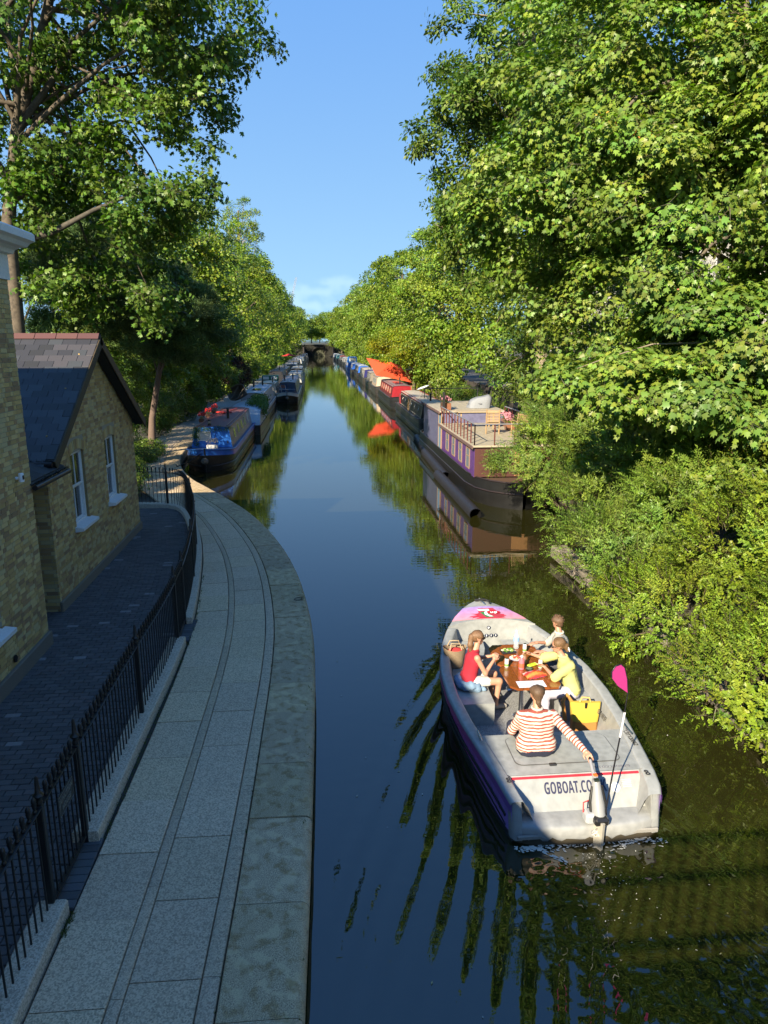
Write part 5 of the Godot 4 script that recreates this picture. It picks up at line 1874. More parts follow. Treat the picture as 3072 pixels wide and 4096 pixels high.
		if o.has("panel"):
			# painted panels with a pale coach line
			var np: int = o.get("panels", 2)
			for k in np:
				var za := lerpf(c0 + 0.25, c1 - 0.25, float(k) / np) + 0.08
				var zb := lerpf(c0 + 0.25, c1 - 0.25, float(k + 1) / np) - 0.08
				for e2 in [[0.12, za, zb], [0.88, za, zb]]:
					g = geo(o.panel)
					var y0: float = e2[0]
					g.at(Vector3(s * lerpf(wb, wt, y0), lerpf(gh, ch, y0), -(za + zb) / 2), basis)
					g.box(Vector3(0, 0, 0.003), Vector3(zb - za, 0.022, 0.008))
					put(g, "coach_line", M.boat_paint, side)
				for zz in [za, zb]:
					g = geo(o.panel)
					g.at(Vector3(s * lerpf(wb, wt, 0.5), lerpf(gh, ch, 0.5), -zz), basis)
					g.box(Vector3(0, 0, 0.0035), Vector3(0.022, (ch - gh) * 0.76, 0.008))
					put(g, "coach_line", M.boat_paint, side)
	# front and back walls
	var crown := 0.07
	for f in 2:
		var z0 := -c0 if f == 0 else -c1
		var z1 := -c0 - 0.12 if f == 0 else -c1
		g = geo(o.get("front", side_k) if f == 0 else side_k)
		var ring := []
		for k in 9:
			var u := -1.0 + k * 0.25
			ring.append(Vector3(u * wt, ch + crown * (1 - u * u), z1))
		for k in 8:
			var a := Vector3(lerpf(-wb, wb, k / 8.0), gh, z0)
			var b := Vector3(lerpf(-wb, wb, (k + 1) / 8.0), gh, z0)
			if f == 0: g.quad(a, b, ring[k + 1], ring[k])
			else: g.quad(b, a, ring[k], ring[k + 1])
		put(g, "front_wall" if f == 0 else "rear_wall", M.boat_paint, t)
	# roof
	g = geo(o.get("roof", lin(0.1, 0.1, 0.1)))
	var rr := []
	for zz in [-c0 - 0.06, -c0 - 0.5, -(c0 + c1) / 2, -c1 + 0.5, -c1 - 0.04]:
		var r := []
		for k in 11:
			var u := -1.0 + k * 0.2
			r.append(Vector3(u * (wt + 0.035), ch + 0.012 + crown * (1 - u * u), zz))
		rr.append(r)
	g.loft(rr, false, true)
	put(g, "roof", M.roof_paint, t)
	for s in [-1.0, 1.0]:
		g = geo(o.get("trim", o.get("roof", lin(0.1, 0.1, 0.1))))
		g.box(Vector3(s * (wt + 0.03), ch + 0.005, -(c0 + c1) / 2), Vector3(0.035, 0.05, c1 - c0), 0.008)
		put(g, "roof_edge", M.boat_paint, t)
		if o.get("rails", true):
			g = geo(o.get("trim", lin(0.1, 0.1, 0.1)))
			g.tube([Vector3(s * (wt - 0.12), ch + 0.075, -c0 - 0.4), Vector3(s * (wt - 0.12), ch + 0.075, -c1 + 0.4)], 0.018, 5)
			put(g, "hand_rail", M.boat_paint, t)
	for c in o.get("chimneys", []):
		g = geo(lin(0.02, 0.02, 0.02))
		g.at(Vector3(c[0], ch + 0.04, -c[1]))
		g.lathe([Vector2(0.09, 0), Vector2(0.09, 0.03), Vector2(0.065, 0.05), Vector2(0.065, 0.5), Vector2(0.085, 0.52), Vector2(0.085, 0.55), Vector2(0.06, 0.56), Vector2(0.0, 0.5)], 12)
		put(g, "chimney", M.iron, t)
	for c in o.get("vents", []):
		g = geo(lin(0.45, 0.4, 0.3))
		g.at(Vector3(c[0], ch + 0.05, -c[1]))
		g.lathe([Vector2(0.05, 0), Vector2(0.05, 0.05), Vector2(0.1, 0.06), Vector2(0.1, 0.075), Vector2(0.05, 0.1), Vector2(0, 0.105)], 12)
		put(g, "mushroom_vent", M.steel, t)
	for c in o.get("panels_solar", []):
		g = geo(lin(0.02, 0.025, 0.05))
		g.box(Vector3(c[0], ch + 0.14, -c[1]), Vector3(0.7, 0.035, 1.4), 0.006)
		put(g, "solar_panel", M.pane, t)
	if o.get("fender", true):
		g = geo(lin(0.16, 0.14, 0.11))
		g.ball(Vector3(0, gh * 0.62 + 0.05, 0.12), Vector3(0.17, 0.15, 0.12), 10)
		put(g, "bow_fender", M.wicker, t)
	return t

func on_roof(called: String, label: String, cat: String, p: Vector3) -> Node3D:
	return thing(called, label, cat, p)

func planter(label: String, p: Vector3, sz: Vector3, pot: Color, n: int, kind: String, flower: Color, group := "roof planters") -> void:
	var t := thing("planter", label, "planter", p, 0.0, group)
	var g := geo(pot)
	g.box(Vector3(0, sz.y / 2, 0), sz, 0.01)
	put(g, "box", M.plastic, t)
	var xs := []
	var cs := []
	for i in n:
		xs.append(Transform3D(facing(Vector3(rng.randfn(0, 0.4), 1, rng.randfn(0, 0.4)), rf(0.5, 0.8)), Vector3(rf(-0.5, 0.5) * sz.x, sz.y + rf(0.0, 0.18), rf(-0.5, 0.5) * sz.z)))
		cs.append(tint())
	multi(t, "foliage", LM[kind][0], xs, cs, M.leaf)
	g = geo(flower)
	for i in n * 5:
		var q := Vector3(rf(-0.55, 0.55) * sz.x, sz.y + rf(0.12, 0.3), rf(-0.55, 0.55) * sz.z)
		g.ball(q, Vector3.ONE * rf(0.02, 0.04), 6)
	put(g, "flowers", M.flower, t)

func make_left_boats() -> void:
	rng.seed = 401
	var blue := lin(0.018, 0.11, 0.42)
	var b := narrowboat("blue narrowboat with maroon roof, nearest on the left bank", -5.1, -31.9, {"L": 14.0, "W": 2.15, "band": blue, "side": lin(0.16, 0.2, 0.21), "front": lin(0.03, 0.2, 0.72), "roof": lin(0.17, 0.055, 0.05), "trim": lin(0.2, 0.05, 0.05), "c0": 2.3, "c1": 12.6, "wins": 5, "ww": 0.5, "wh": 0.5, "glass": lin(0.42, 0.44, 0.10), "frame": lin(0.2, 0.22, 0.22), "chimneys": [[0.35, 6.0]], "vents": [[-0.2, 8.5]], "deck": lin(0.03, 0.08, 0.2), "gh": 0.78, "ch": 1.72})  # side window reflections are painted in as yellow-green glass colour
	# front window, door handle and line between the doors
	var g := geo(lin(0.7, 0.7, 0.66))
	for q in [[0.0, 0.2, 0.62, 0.04], [0.0, -0.2, 0.62, 0.04], [-0.3, 0.0, 0.04, 0.4], [0.3, 0.0, 0.04, 0.4], [0.0, 0.06, 0.6, 0.02]]:
		g.box(Vector3(-0.36 + q[0], 1.33 + q[1], -2.33), Vector3(q[2], q[3], 0.04), 0.004)
	var w := put(g, "front_window_frame", M.plastic, b)
	g = geo(lin(0.5, 0.5, 0.46))
	g.box(Vector3(-0.36, 1.33, -2.345), Vector3(0.6, 0.4, 0.02))
	put(g, "pane", M.pane, w)
	g = geo(lin(0.01, 0.04, 0.2))
	g.box(Vector3(0.16, 1.26, -2.33), Vector3(0.02, 0.85, 0.03))
	put(g, "door_edge", M.boat_paint, b)
	g = geo(lin(0.6, 0.6, 0.6))
	g.box(Vector3(0.74, 1.05, -2.29), Vector3(0.06, 0.14, 0.04), 0.006)
	put(g, "door_handle", M.steel, b)
	# vine round the front
	var xs := []
	var cs := []
	for i in 120:
		var q: Vector3
		if i < 60: q = Vector3(rf(-0.85, 0.85), 1.66 + rng.randfn(0, 0.04), -2.33)
		else: q = Vector3(-0.82 + absf(rng.randfn(0, 0.1)), rf(0.85, 1.7), -2.3)
		xs.append(Transform3D(facing(Vector3(rng.randfn(0, 0.4), 0.6, 1), rf(0.4, 0.75)), q))
		cs.append(tint())
	multi(b, "vine", LM.ivy[0], xs, cs, M.leaf)
	planter("white trough of pale heather standing on the blue boat's fore deck", Vector3(-5.0, 0.79, -33.55), Vector3(0.5, 0.22, 0.22), lin(0.5, 0.5, 0.48), 10, "blossom", lin(0.45, 0.42, 0.4))
	for k in 3:
		planter(["red geraniums in a planter on the blue boat's roof, nearest the bow", "middle planter of red geraniums on the blue boat's roof edge", "rear planter of red geraniums on the blue boat's roof edge"][k], Vector3(-5.92, 1.74, -37.0 - k * 2.2), Vector3(0.26, 0.18, 0.9), lin(0.12, 0.06, 0.04), 9, "ivy", lin(0.5, 0.02, 0.02))
	var ll := thing("brass_lantern", "small dark brass lantern near the front of the maroon roof", "lantern", Vector3(-5.25, 1.79, -34.7))
	g = geo(lin(0.06, 0.05, 0.04))
	g.lathe([Vector2(0, 0), Vector2(0.09, 0), Vector2(0.09, 0.06), Vector2(0.06, 0.07), Vector2(0.06, 0.1)], 10)
	put(g, "base", M.steel, ll)
	g = geo(lin(0.2, 0.2, 0.18))
	g.lathe([Vector2(0.055, 0.1), Vector2(0.07, 0.15), Vector2(0.055, 0.2)], 10)
	put(g, "globe", M.pane, ll)
	g = geo(lin(0.06, 0.05, 0.04))
	g.lathe([Vector2(0.075, 0.2), Vector2(0.08, 0.22), Vector2(0.05, 0.27), Vector2(0, 0.28)], 10)
	put(g, "cap", M.steel, ll)
	var lr := thing("lifebuoy_pole", "long red boat pole and plank lying on the maroon roof", "boat pole", Vector3(-5.35, 1.82, -40.0))
	g = geo(lin(0.55, 0.04, 0.03))
	g.tube([Vector3(0, 0.03, 0), Vector3(0.5, 0.03, -3.0)], 0.03, 6)
	put(g, "pole", M.plastic, lr)
	g = geo(lin(0.5, 0.04, 0.03))
	g.box(Vector3(0.1, 0.06, -0.4), Vector3(0.9, 0.07, 0.28), 0.03)
	put(g, "float", M.plastic, lr)
	var rp := thing("mooring_rope", "dark mooring rope from the blue boat's bow to the towpath", "rope", Vector3.ZERO)
	g = geo(lin(0.03, 0.028, 0.025))
	g.tube([Vector3(-5.1, 0.95, -32.2), Vector3(-5.7, 0.6, -31.4), Vector3(-6.15, 0.46, -30.9)], 0.02, 6)
	put(g, "line", M.cloth, rp)
	var pin := geo(lin(0.04, 0.035, 0.03))
	pin.tube([Vector3(-6.15, 0.42, -30.9), Vector3(-6.18, 0.56, -30.88)], 0.016, 6)
	put(pin, "mooring_pin", M.iron, rp)
	# flat boat with a pale sheet-metal cover and ivy
	var fb := thing("covered_boat", "flat dark work boat under a pale blue-grey cover hung with ivy", "boat", Vector3(-4.65, 0, -44.9), 0.0, "boats moored along the canal")
	g = geo(lin(0.03, 0.022, 0.018))
	g.box(Vector3(0, 0.2, -4.4), Vector3(1.95, 0.75, 8.8), 0.05)
	put(g, "hull", M.hull_black, fb)
	g = geo(lin(0.12, 0.09, 0.07))
	g.box(Vector3(0, 0.585, -4.4), Vector3(2.02, 0.06, 8.86), 0.015)
	put(g, "rubbing_rail", M.timber, fb)
	var rows := []
	for i in 4:
		var r := []
		for k in 11:
			var u := -1.0 + k * 0.2
			var zz: float = [-0.1, -0.55, -3.0, -7.5][i]
			var hh: float = [0.62, 1.45, 1.6, 1.5][i]
			r.append(Vector3(u * 0.96, hh + 0.16 * (1 - u * u) * (0.0 if i == 0 else 1.0), zz))
		rows.append(r)
	g = geo(lin(0.33, 0.42, 0.5))
	g.loft(rows, false, true)
	put(g, "cover", M.gelcoat, fb)
	for s in [-1.0, 1.0]:
		g = geo(lin(0.3, 0.38, 0.46))
		for i in 3:
			var a: Vector3 = rows[i][10 if s > 0 else 0]
			var c: Vector3 = rows[i + 1][10 if s > 0 else 0]
			if s > 0: g.quad(Vector3(a.x, 0.6, a.z), Vector3(c.x, 0.6, c.z), c, a)
			else: g.quad(Vector3(c.x, 0.6, c.z), Vector3(a.x, 0.6, a.z), a, c)
		put(g, "cover_side", M.gelcoat, fb)
	xs = []
	cs = []
	for i in 420:
		var q := Vector3(rf(0.1, 1.0), 1.65 + rf(-0.1, 0.55) * 0.6, rf(-7.8, -1.6))
		if i % 3 == 0: q = Vector3(0.97 + rf(0, 0.06), 1.7 - rf(0, 0.9) * rng.randf(), rf(-4.0, -1.2))
		xs.append(Transform3D(facing(Vector3(rng.randfn(0, 0.4) + 0.4, 1, rng.randfn(0, 0.4) + 0.2), rf(1.0, 1.7)), q))
		cs.append(tint())
	multi(fb, "ivy", LM.ivy[0], xs, cs, M.leaf)
	# upturned dinghy on the bank side
	var dg := thing("rowing_dinghy", "old wooden dinghy tipped on its side above the covered boat", "dinghy", Vector3(-5.7, 1.75, -51.5), 0.5)
	rows = []
	for i in 11:
		var u := i / 10.0
		var ww := 0.62 * sin(PI * clampf(u * 0.9 + 0.1, 0, 1)) + 0.03
		var r := []
		for k in 9:
			var a := PI * k / 8.0
			r.append(Vector3(cos(a) * ww, -sin(a) * 0.42 * (0.4 + 0.6 * sin(PI * clampf(u * 0.85 + 0.1, 0, 1))) + 0.12 * u * u, (u - 0.5) * 3.2))
		rows.append(r)
	var dgeo := geo(lin(0.10, 0.085, 0.07))
	dgeo.at(Vector3(0, 0.45, 0), Basis(Vector3(0, 0, 1), 1.0) )
	dgeo.loft(rows)
	put(dgeo, "shell", M.timber, dg)
	dgeo = geo(lin(0.16, 0.13, 0.1))
	dgeo.at(Vector3(0, 0.45, 0), Basis(Vector3(0, 0, 1), 1.0))
	for s in [0, 8]:
		var pts := []
		for r in rows: pts.append(r[s])
		dgeo.tube(pts, 0.035, 6)
	put(dgeo, "gunwale", M.timber, dg)
	dgeo = geo(lin(0.14, 0.11, 0.08))
	dgeo.at(Vector3(0, 0.45, 0), Basis(Vector3(0, 0, 1), 1.0))
	for zz in [-0.7, 0.3]:
		dgeo.box(Vector3(0, -0.1, zz), Vector3(1.1, 0.03, 0.2), 0.005)
	put(dgeo, "thwarts", M.timber, dg)
	# the rest of the left row
	narrowboat("pale grey narrowboat with slit windows behind the covered boat", -4.95, -51.5, {"L": 15.0, "W": 2.1, "hull": lin(0.02, 0.018, 0.016), "band": lin(0.35, 0.38, 0.42), "side": lin(0.33, 0.34, 0.35), "front": lin(0.3, 0.31, 0.33), "roof": lin(0.42, 0.45, 0.5), "c0": 2.6, "c1": 14.0, "wins": 8, "ww": 0.14, "wh": 0.42, "chimneys": [[-0.5, 10.0], [0.1, 12.0], [-0.7, 12.6]], "panels_solar": [[0.1, 6.0]], "ch": 1.9, "gh": 0.85})
	var nb := narrowboat("wide boat with navy glazed front and deck chairs, moored outermost left", -2.95, -67.6, {"L": 17.0, "W": 2.0, "bl": 0.7, "hull": lin(0.016, 0.016, 0.015), "band": lin(0.5, 0.5, 0.46), "side": lin(0.12, 0.14, 0.10), "front": lin(0.012, 0.03, 0.07), "roof": lin(0.32, 0.27, 0.27), "trim": lin(0.3, 0.06, 0.05), "c0": 1.9, "c1": 16.0, "wins": 6, "ww": 0.6, "wh": 0.4, "chimneys": [[-0.4, 5.0], [0.35, 7.0]], "vents": [[0.0, 3.2], [0.25, 4.2]], "ch": 1.85, "gh": 0.82})
	for s in [-0.3, 0.35]:
		g = geo(lin(0.03, 0.06, 0.12))
		g.box(Vector3(s, 1.4, -1.93), Vector3(0.55, 0.7, 0.02), 0.003)
		put(g, "front_pane", M.pane, nb)
	g = geo(lin(0.4, 0.4, 0.38))
	for s in [-0.75, 0.0, 0.75]:
		g.tube([Vector3(s, 0.85, -0.35), Vector3(s, 1.35, -0.35)], 0.015, 5)
	g.tube([Vector3(-0.75, 1.35, -0.35), Vector3(0.75, 1.35, -0.35)], 0.015, 5)
	put(g, "deck_rail", M.steel, nb)
	folding_chair("white metal folding chair on the navy-fronted boat's fore deck", Vector3(-3.3, 0.83, -68.8), 0.3, lin(0.55, 0.55, 0.52), lin(0.3, 0.12, 0.08))
	var cr := narrowboat("cream cabin cruiser with green wheelhouse windows on the inner row", -5.0, -68.5, {"called": "cabin_cruiser", "category": "boat", "L": 12.0, "W": 2.1, "hull": lin(0.4, 0.37, 0.3), "band": lin(0.55, 0.5, 0.4), "side": lin(0.5, 0.46, 0.38), "roof": lin(0.6, 0.52, 0.4), "c0": 2.4, "c1": 9.0, "wins": 4, "ww": 0.7, "wh": 0.3, "ch": 1.7, "chimneys": [[0.5, 3.5]]})
	g = geo(lin(0.03, 0.13, 0.09))
	g.box(Vector3(0, 2.0, -8.0), Vector3(1.7, 0.55, 1.6), 0.05)
	var wh := put(g, "wheelhouse", M.boat_paint, cr)
	for s in [-0.42, 0.42]:
		g = geo(lin(0.5, 0.55, 0.55))
		g.box(Vector3(s, 2.02, -7.19), Vector3(0.6, 0.3, 0.03), 0.01)
		put(g, "pane", M.pane, wh)
	var far := [
		# label, x, z, L, W, hull, side, front, roof, ch, extra
		["black-canopied boat just beyond the cream cruiser", -5.0, -84, 14.0, lin(0.02, 0.02, 0.02), lin(0.05, 0.05, 0.06), lin(0.02, 0.02, 0.025), lin(0.03, 0.03, 0.035), 2.2],
		["white-fronted boat moored behind the navy-fronted one", -2.95, -87, 15.0, lin(0.03, 0.03, 0.03), lin(0.5, 0.5, 0.46), lin(0.55, 0.55, 0.5), lin(0.2, 0.22, 0.24), 1.8],
		["dark green boat in the outer left row, fourth out", -3.2, -105, 16.0, lin(0.02, 0.02, 0.02), lin(0.03, 0.07, 0.05), lin(0.03, 0.03, 0.03), lin(0.3, 0.3, 0.28), 1.8],
		["brown boat on the inner left row past the black canopy", -5.2, -101, 15.0, lin(0.03, 0.025, 0.02), lin(0.14, 0.08, 0.05), lin(0.1, 0.06, 0.04), lin(0.2, 0.18, 0.16), 1.9],
		["grey boat in the left row before the red parasol", -4.6, -124, 16.0, lin(0.02, 0.02, 0.02), lin(0.25, 0.26, 0.27), lin(0.1, 0.1, 0.1), lin(0.4, 0.4, 0.4), 1.8],
		["black boat in the left row under the red parasol", -4.6, -143, 17.0, lin(0.02, 0.02, 0.02), lin(0.03, 0.03, 0.035), lin(0.06, 0.06, 0.06), lin(0.18, 0.18, 0.18), 1.9],
		["pale boat in the left row past the red parasol", -4.6, -164, 17.0, lin(0.03, 0.03, 0.03), lin(0.45, 0.45, 0.43), lin(0.4, 0.4, 0.4), lin(0.45, 0.46, 0.48), 1.8],
		["blue-grey boat in the left row, third from the tunnel", -4.5, -185, 18.0, lin(0.02, 0.02, 0.02), lin(0.1, 0.14, 0.18), lin(0.1, 0.12, 0.14), lin(0.3, 0.32, 0.35), 1.8],
		["dark boat in the left row, second from the tunnel", -4.4, -207, 18.0, lin(0.02, 0.02, 0.02), lin(0.06, 0.05, 0.05), lin(0.05, 0.05, 0.05), lin(0.2, 0.2, 0.2), 1.8],
		["last dark boat on the left before the tunnel", -4.2, -230, 18.0, lin(0.02, 0.02, 0.02), lin(0.05, 0.06, 0.05), lin(0.05, 0.05, 0.05), lin(0.15, 0.15, 0.15), 1.8]]
	for e in far:
		narrowboat(e[0], e[1], e[2], {"L": e[3], "W": 2.05, "hull": e[4], "side": e[5], "front": e[6], "roof": e[7], "ch": e[8], "wins": 5, "chimneys": [[0.3, 5.0]], "vents": [[-0.2, 7.0]], "rails": false})
	parasol("red garden parasol over a boat far along the left row", Vector3(-5.6, 1.4, -142), 1.5, 1.9, lin(0.6, 0.03, 0.03), 8)

func parasol(label: String, p: Vector3, r: float, h: float, k: Color, n: int, tilt := Basis.IDENTITY, square := false) -> void:
	var t := thing("parasol", label, "parasol", p)
	var g := geo(lin(0.25, 0.2, 0.15))
	g.tube([Vector3.ZERO, Vector3(0, h, 0)], 0.025, 6)
	put(g, "pole", M.timber, t)
	var top := Vector3(0, h, 0)
	var ring := []
	for j in n:
		var a := TAU * (j + 0.5) / n
		var rr := r * (1.0 if not square or j % 2 else 1.0)
		ring.append(top + tilt * Vector3(cos(a) * rr, -r * 0.22, sin(a) * rr))
	for j in n:
		g = geo(k)
		var a: Vector3 = ring[j]
		var b: Vector3 = ring[(j + 1) % n]
		var c := top + tilt * Vector3(0, r * 0.1, 0)
		var m := (a + b) / 2 - tilt * Vector3(0, -0.04, 0)
		g.tri(c, m, a); g.tri(c, b, m)
		put(g, "canopy_panel", M.canvas, t)
		g = geo(lin(0.3, 0.25, 0.2))
		g.tube([c - Vector3(0, 0.03, 0), a - Vector3(0, 0.03, 0)], 0.012, 5)
		put(g, "rib", M.timber, t)

func folding_chair(label: String, p: Vector3, turn: float, k: Color, seat: Color) -> void:
	var t := thing("folding_chair", label, "chair", p, turn)
	for s in [-0.21, 0.21]:
		var g := geo(k)
		g.tube([Vector3(s, 0, 0.22), Vector3(s, 0.45, -0.16), Vector3(s, 0.85, -0.26)], 0.016, 5)
		put(g, "leg", M.steel, t)
		g = geo(k)
		g.tube([Vector3(s * 0.9, 0, -0.25), Vector3(s * 0.9, 0.45, 0.18)], 0.016, 5)
		put(g, "leg", M.steel, t)
	for j in 4:
		var g := geo(seat)
		g.box(Vector3(0, 0.46, -0.15 + j * 0.1), Vector3(0.42, 0.02, 0.08), 0.004)
		put(g, "seat_slat", M.timber, t)
	for j in 3:
		var g := geo(seat)
		g.box(Vector3(0, 0.62 + j * 0.1, -0.205 - j * 0.025), Vector3(0.42, 0.07, 0.018), 0.004)
		put(g, "back_slat", M.timber, t)

func teak_chair(label: String, p: Vector3, turn: float) -> void:
	var t := thing("garden_chair", label, "chair", p, turn, "teak chairs on the roof deck")
	var k := lin(0.42, 0.28, 0.14)
	for s in [-0.26, 0.26]:
		for q in [[Vector3(s, 0, 0.24), Vector3(s, 0.64, 0.24)], [Vector3(s, 0, -0.2), Vector3(s, 0.5, -0.24), Vector3(s, 1.0, -0.36)]]:
			var g := geo(k)
			g.tube(q, 0.026, 6)
			put(g, "leg", M.timber, t)
		var g := geo(k)
		g.box(Vector3(s, 0.66, 0.0), Vector3(0.07, 0.025, 0.56), 0.008)
		put(g, "armrest", M.timber, t)
	for j in 6:
		var g := geo(k * rf(0.9, 1.1))
		g.box(Vector3(0, 0.43, -0.2 + j * 0.085), Vector3(0.5, 0.02, 0.066), 0.005)
		put(g, "seat_slat", M.timber, t)
	for j in 8:
		var g := geo(k * rf(0.9, 1.1))
		g.box(Vector3(0, 0.5 + j * 0.062, -0.245 - j * 0.0145), Vector3(0.48, 0.042, 0.018), 0.004)
		put(g, "back_slat", M.timber, t)

func make_right_boats() -> void:
	rng.seed = 451
	# ---- purple houseboat ----
	var t := thing("houseboat", "purple houseboat with black hull and railed roof deck on the right", "houseboat", Vector3(7.0, 0, -25.0), 0.0, "boats moored along the canal")
	var hw := 1.5
	var black := lin(0.013, 0.013, 0.015)
	# hull: pointed bow at z=+1.6, straight sides to -14
	var st := [[1.6, 0.05], [1.3, 0.55], [0.8, 1.05], [0.1, 1.4], [-1.0, 1.55], [-7.0, 1.56], [-13.5, 1.55], [-14.2, 1.3]]
	for s in [-1.0, 1.0]:
		var rows := []
		var rows2 := []
		for q in st:
			rows.append([Vector3(s * q[1], 0.55, q[0]), Vector3(s * q[1], 0.2, q[0]), Vector3(s * q[1] * 0.96, -0.3, q[0] - 0.08)])
			rows2.append([Vector3(s * q[1] * 0.97, 0.92, q[0] + 0.02), Vector3(s * (q[1] + 0.008), 0.54, q[0])])
		var g := geo(black)
		g.loft(rows, false, s < 0)
		put(g, "hull_side", M.hull_black, t)
		g = geo(lin(0.014, 0.012, 0.014))
		g.loft(rows2, false, s < 0)
		put(g, "bulwark", M.hull_black, t)
		for yy in [0.93, 0.55]:
			var pts := []
			for q in st: pts.append(Vector3(s * (q[1] * (0.97 if yy > 0.9 else 1.01)), yy, q[0] + 0.02))
			g = geo(lin(0.03, 0.02, 0.022))
			g.tube(pts, 0.03, 6)
			put(g, "strake", M.hull_black, t)
	var dg := geo(lin(0.10, 0.055, 0.035))
	var dr := []
	for q in st: dr.append([Vector3(-q[1] * 0.95, 0.86, q[0]), Vector3(q[1] * 0.95, 0.86, q[0])])
	dg.loft(dr, false, false)
	put(dg, "fore_deck", M.timber, t)
	# house: low part z 0..-7.2 (roof 2.0), high part z -7.2..-12.6 (roof 2.75)
	var purple := lin(0.11, 0.05, 0.2)
	var lilac := lin(0.13, 0.13, 0.22)
	for e in [[0.0, -7.2, 2.0, purple], [-7.2, -12.6, 2.55, lilac]]:
		var g := geo(e[3])
		g.box(Vector3(0, (e[2] + 0.9) / 2, (e[0] + e[1]) / 2), Vector3(2.9, e[2] - 0.9, e[0] - e[1] - 0.01))
		put(g, "house_wall", M.boat_paint, t)
	var fr := geo(lin(0.09, 0.03, 0.022))
	fr.box(Vector3(0, 1.45, 0.012), Vector3(2.88, 1.08, 0.02))
	put(fr, "front_bulkhead", M.timber, t)
	fr = geo(lin(0.35, 0.17, 0.07))
	fr.box(Vector3(0.35, 1.4, 0.035), Vector3(0.62, 0.95, 0.03), 0.008)
	put(fr, "front_door", M.timber, t)
	for e in [[0.12, -7.15, 2.0], [-7.1, -12.75, 2.55]]:
		var g := geo(lin(0.38, 0.33, 0.24))
		g.box(Vector3(0, e[2] + 0.035, (e[0] + e[1]) / 2), Vector3(3.1, 0.07, e[0] - e[1]), 0.012)
		put(g, "roof_deck" if e[2] < 2.3 else "upper_roof", M.roof_paint, t)
		g = geo(lin(0.16, 0.1, 0.09))
		g.box(Vector3(-1.55, e[2] + 0.0, (e[0] + e[1]) / 2), Vector3(0.05, 0.12, e[0] - e[1] + 0.02), 0.01)
		put(g, "roof_edge", M.timber, t)
	for k in 4:
		var zc := -1.1 - k * 1.45
		var g := geo(lin(0.30, 0.2, 0.12))
		for q in [[0, 0.37, 0.62, 0.05], [0, -0.37, 0.62, 0.05], [0.3, 0, 0.05, 0.7], [-0.3, 0, 0.05, 0.7], [0, 0.08, 0.58, 0.03]]:
			g.box(Vector3(-1.46, 1.46 + q[1], zc + q[0]), Vector3(0.03, q[3], q[2]), 0.004)
		var w := put(g, "window_frame", M.timber, t)
		g = geo(lin(0.16, 0.19, 0.24))
		g.box(Vector3(-1.458, 1.46, zc), Vector3(0.012, 0.72, 0.56))
		put(g, "pane", M.pane, w)
	var g := geo(lin(0.4, 0.25, 0.12))
	g.box(Vector3(-1.46, 1.7, -7.0), Vector3(0.04, 1.6, 0.08), 0.005)
	g.box(Vector3(-1.46, 1.7, -7.75), Vector3(0.04, 1.6, 0.08), 0.005)
	var dfr := put(g, "door_frame", M.timber, t)
	g = geo(lin(0.22, 0.33, 0.44))
	g.box(Vector3(-1.46, 1.68, -7.37), Vector3(0.02, 1.5, 0.66))
	put(g, "side_door", M.pane, dfr)
	# rail round the roof deck
	var rust := lin(0.11, 0.03, 0.025)
	var corner := [Vector3(-1.46, 0, -7.0), Vector3(-1.46, 0, 0.02), Vector3(1.46, 0, 0.02), Vector3(1.46, 0, -7.0)]
	for i in 3:
		var a: Vector3 = corner[i]
		var b: Vector3 = corner[i + 1]
		g = geo(lin(0.2, 0.2, 0.22))
		g.tube([a + Vector3(0, 2.82, 0), b + Vector3(0, 2.82, 0)], 0.025, 6)
		put(g, "deck_rail", M.iron, t)
		var n := int(a.distance_to(b) / 0.62)
		for k in n + 1:
			var p := a.lerp(b, float(k) / n)
			g = geo(rust)
			g.box(p + Vector3(0, 2.44, 0), Vector3(0.04, 0.76, 0.04), 0.005)
			put(g, "rail_post", M.iron, t)
	g = geo(lin(0.03, 0.03, 0.035))
	for q in [[Vector3(-1.45, 2.8, -7.3), Vector3(-1.45, 3.35, -7.3)], [Vector3(-1.45, 2.8, -12.5), Vector3(-1.45, 3.3, -12.5)], [Vector3(1.4, 2.8, -12.5), Vector3(1.4, 3.3, -12.5)], [Vector3(-1.45, 3.3, -12.5), Vector3(1.4, 3.3, -12.5)]]:
		g.tube(q, 0.025, 6)
	put(g, "upper_rail", M.iron, t)
	g = geo(lin(0.02, 0.02, 0.022))
	g.box(Vector3(-1.3, 3.1, -7.4), Vector3(0.12, 0.7, 0.12), 0.02)
	put(g, "flue", M.iron, t)
	# corrugated black pipes floating along the side as fenders
	for e in [[-22.5, -29.8, "near length of black corrugated pipe floating beside the purple houseboat", 5.1, 5.05], [-29.3, -36.2, "middle length of black corrugated pipe floating beside the houseboat", 5.28, 5.42], [-35.8, -42.0, "far length of black corrugated pipe floating past the houseboat's stern", 5.5, 5.8]]:
		var p := thing("drain_pipe", e[2], "pipe", Vector3(e[3], 0.12, e[0]), 0.0, "floating pipe fenders")
		var pts := []
		var rs := []
		var n := 90
		var end := Vector3(e[4] - e[3], 0, e[1] - e[0])
		for k in n + 1:
			pts.append(end * k / n)
			rs.append(0.205 + (0.012 if k % 2 else 0.0))
		var pg := geo(lin(0.014, 0.014, 0.016))
		pg.tube(pts, rs, 16, false)
		put(pg, "pipe_wall", M.rubber, p)
		pg = geo(lin(0.006, 0.006, 0.007))
		pg.tube([Vector3(0, 0, -0.01), end], 0.185, 14, false)
		put(pg, "bore", M.rubber, p)
	# roof deck furniture
	teak_chair("upright slatted teak chair on the roof deck, left of the pair", Vector3(7.0, 2.07, -28.3), PI * 0.93)
	teak_chair("lower slatted teak chair nearer the roof deck's front", Vector3(7.75, 2.07, -26.9), PI * 1.05)
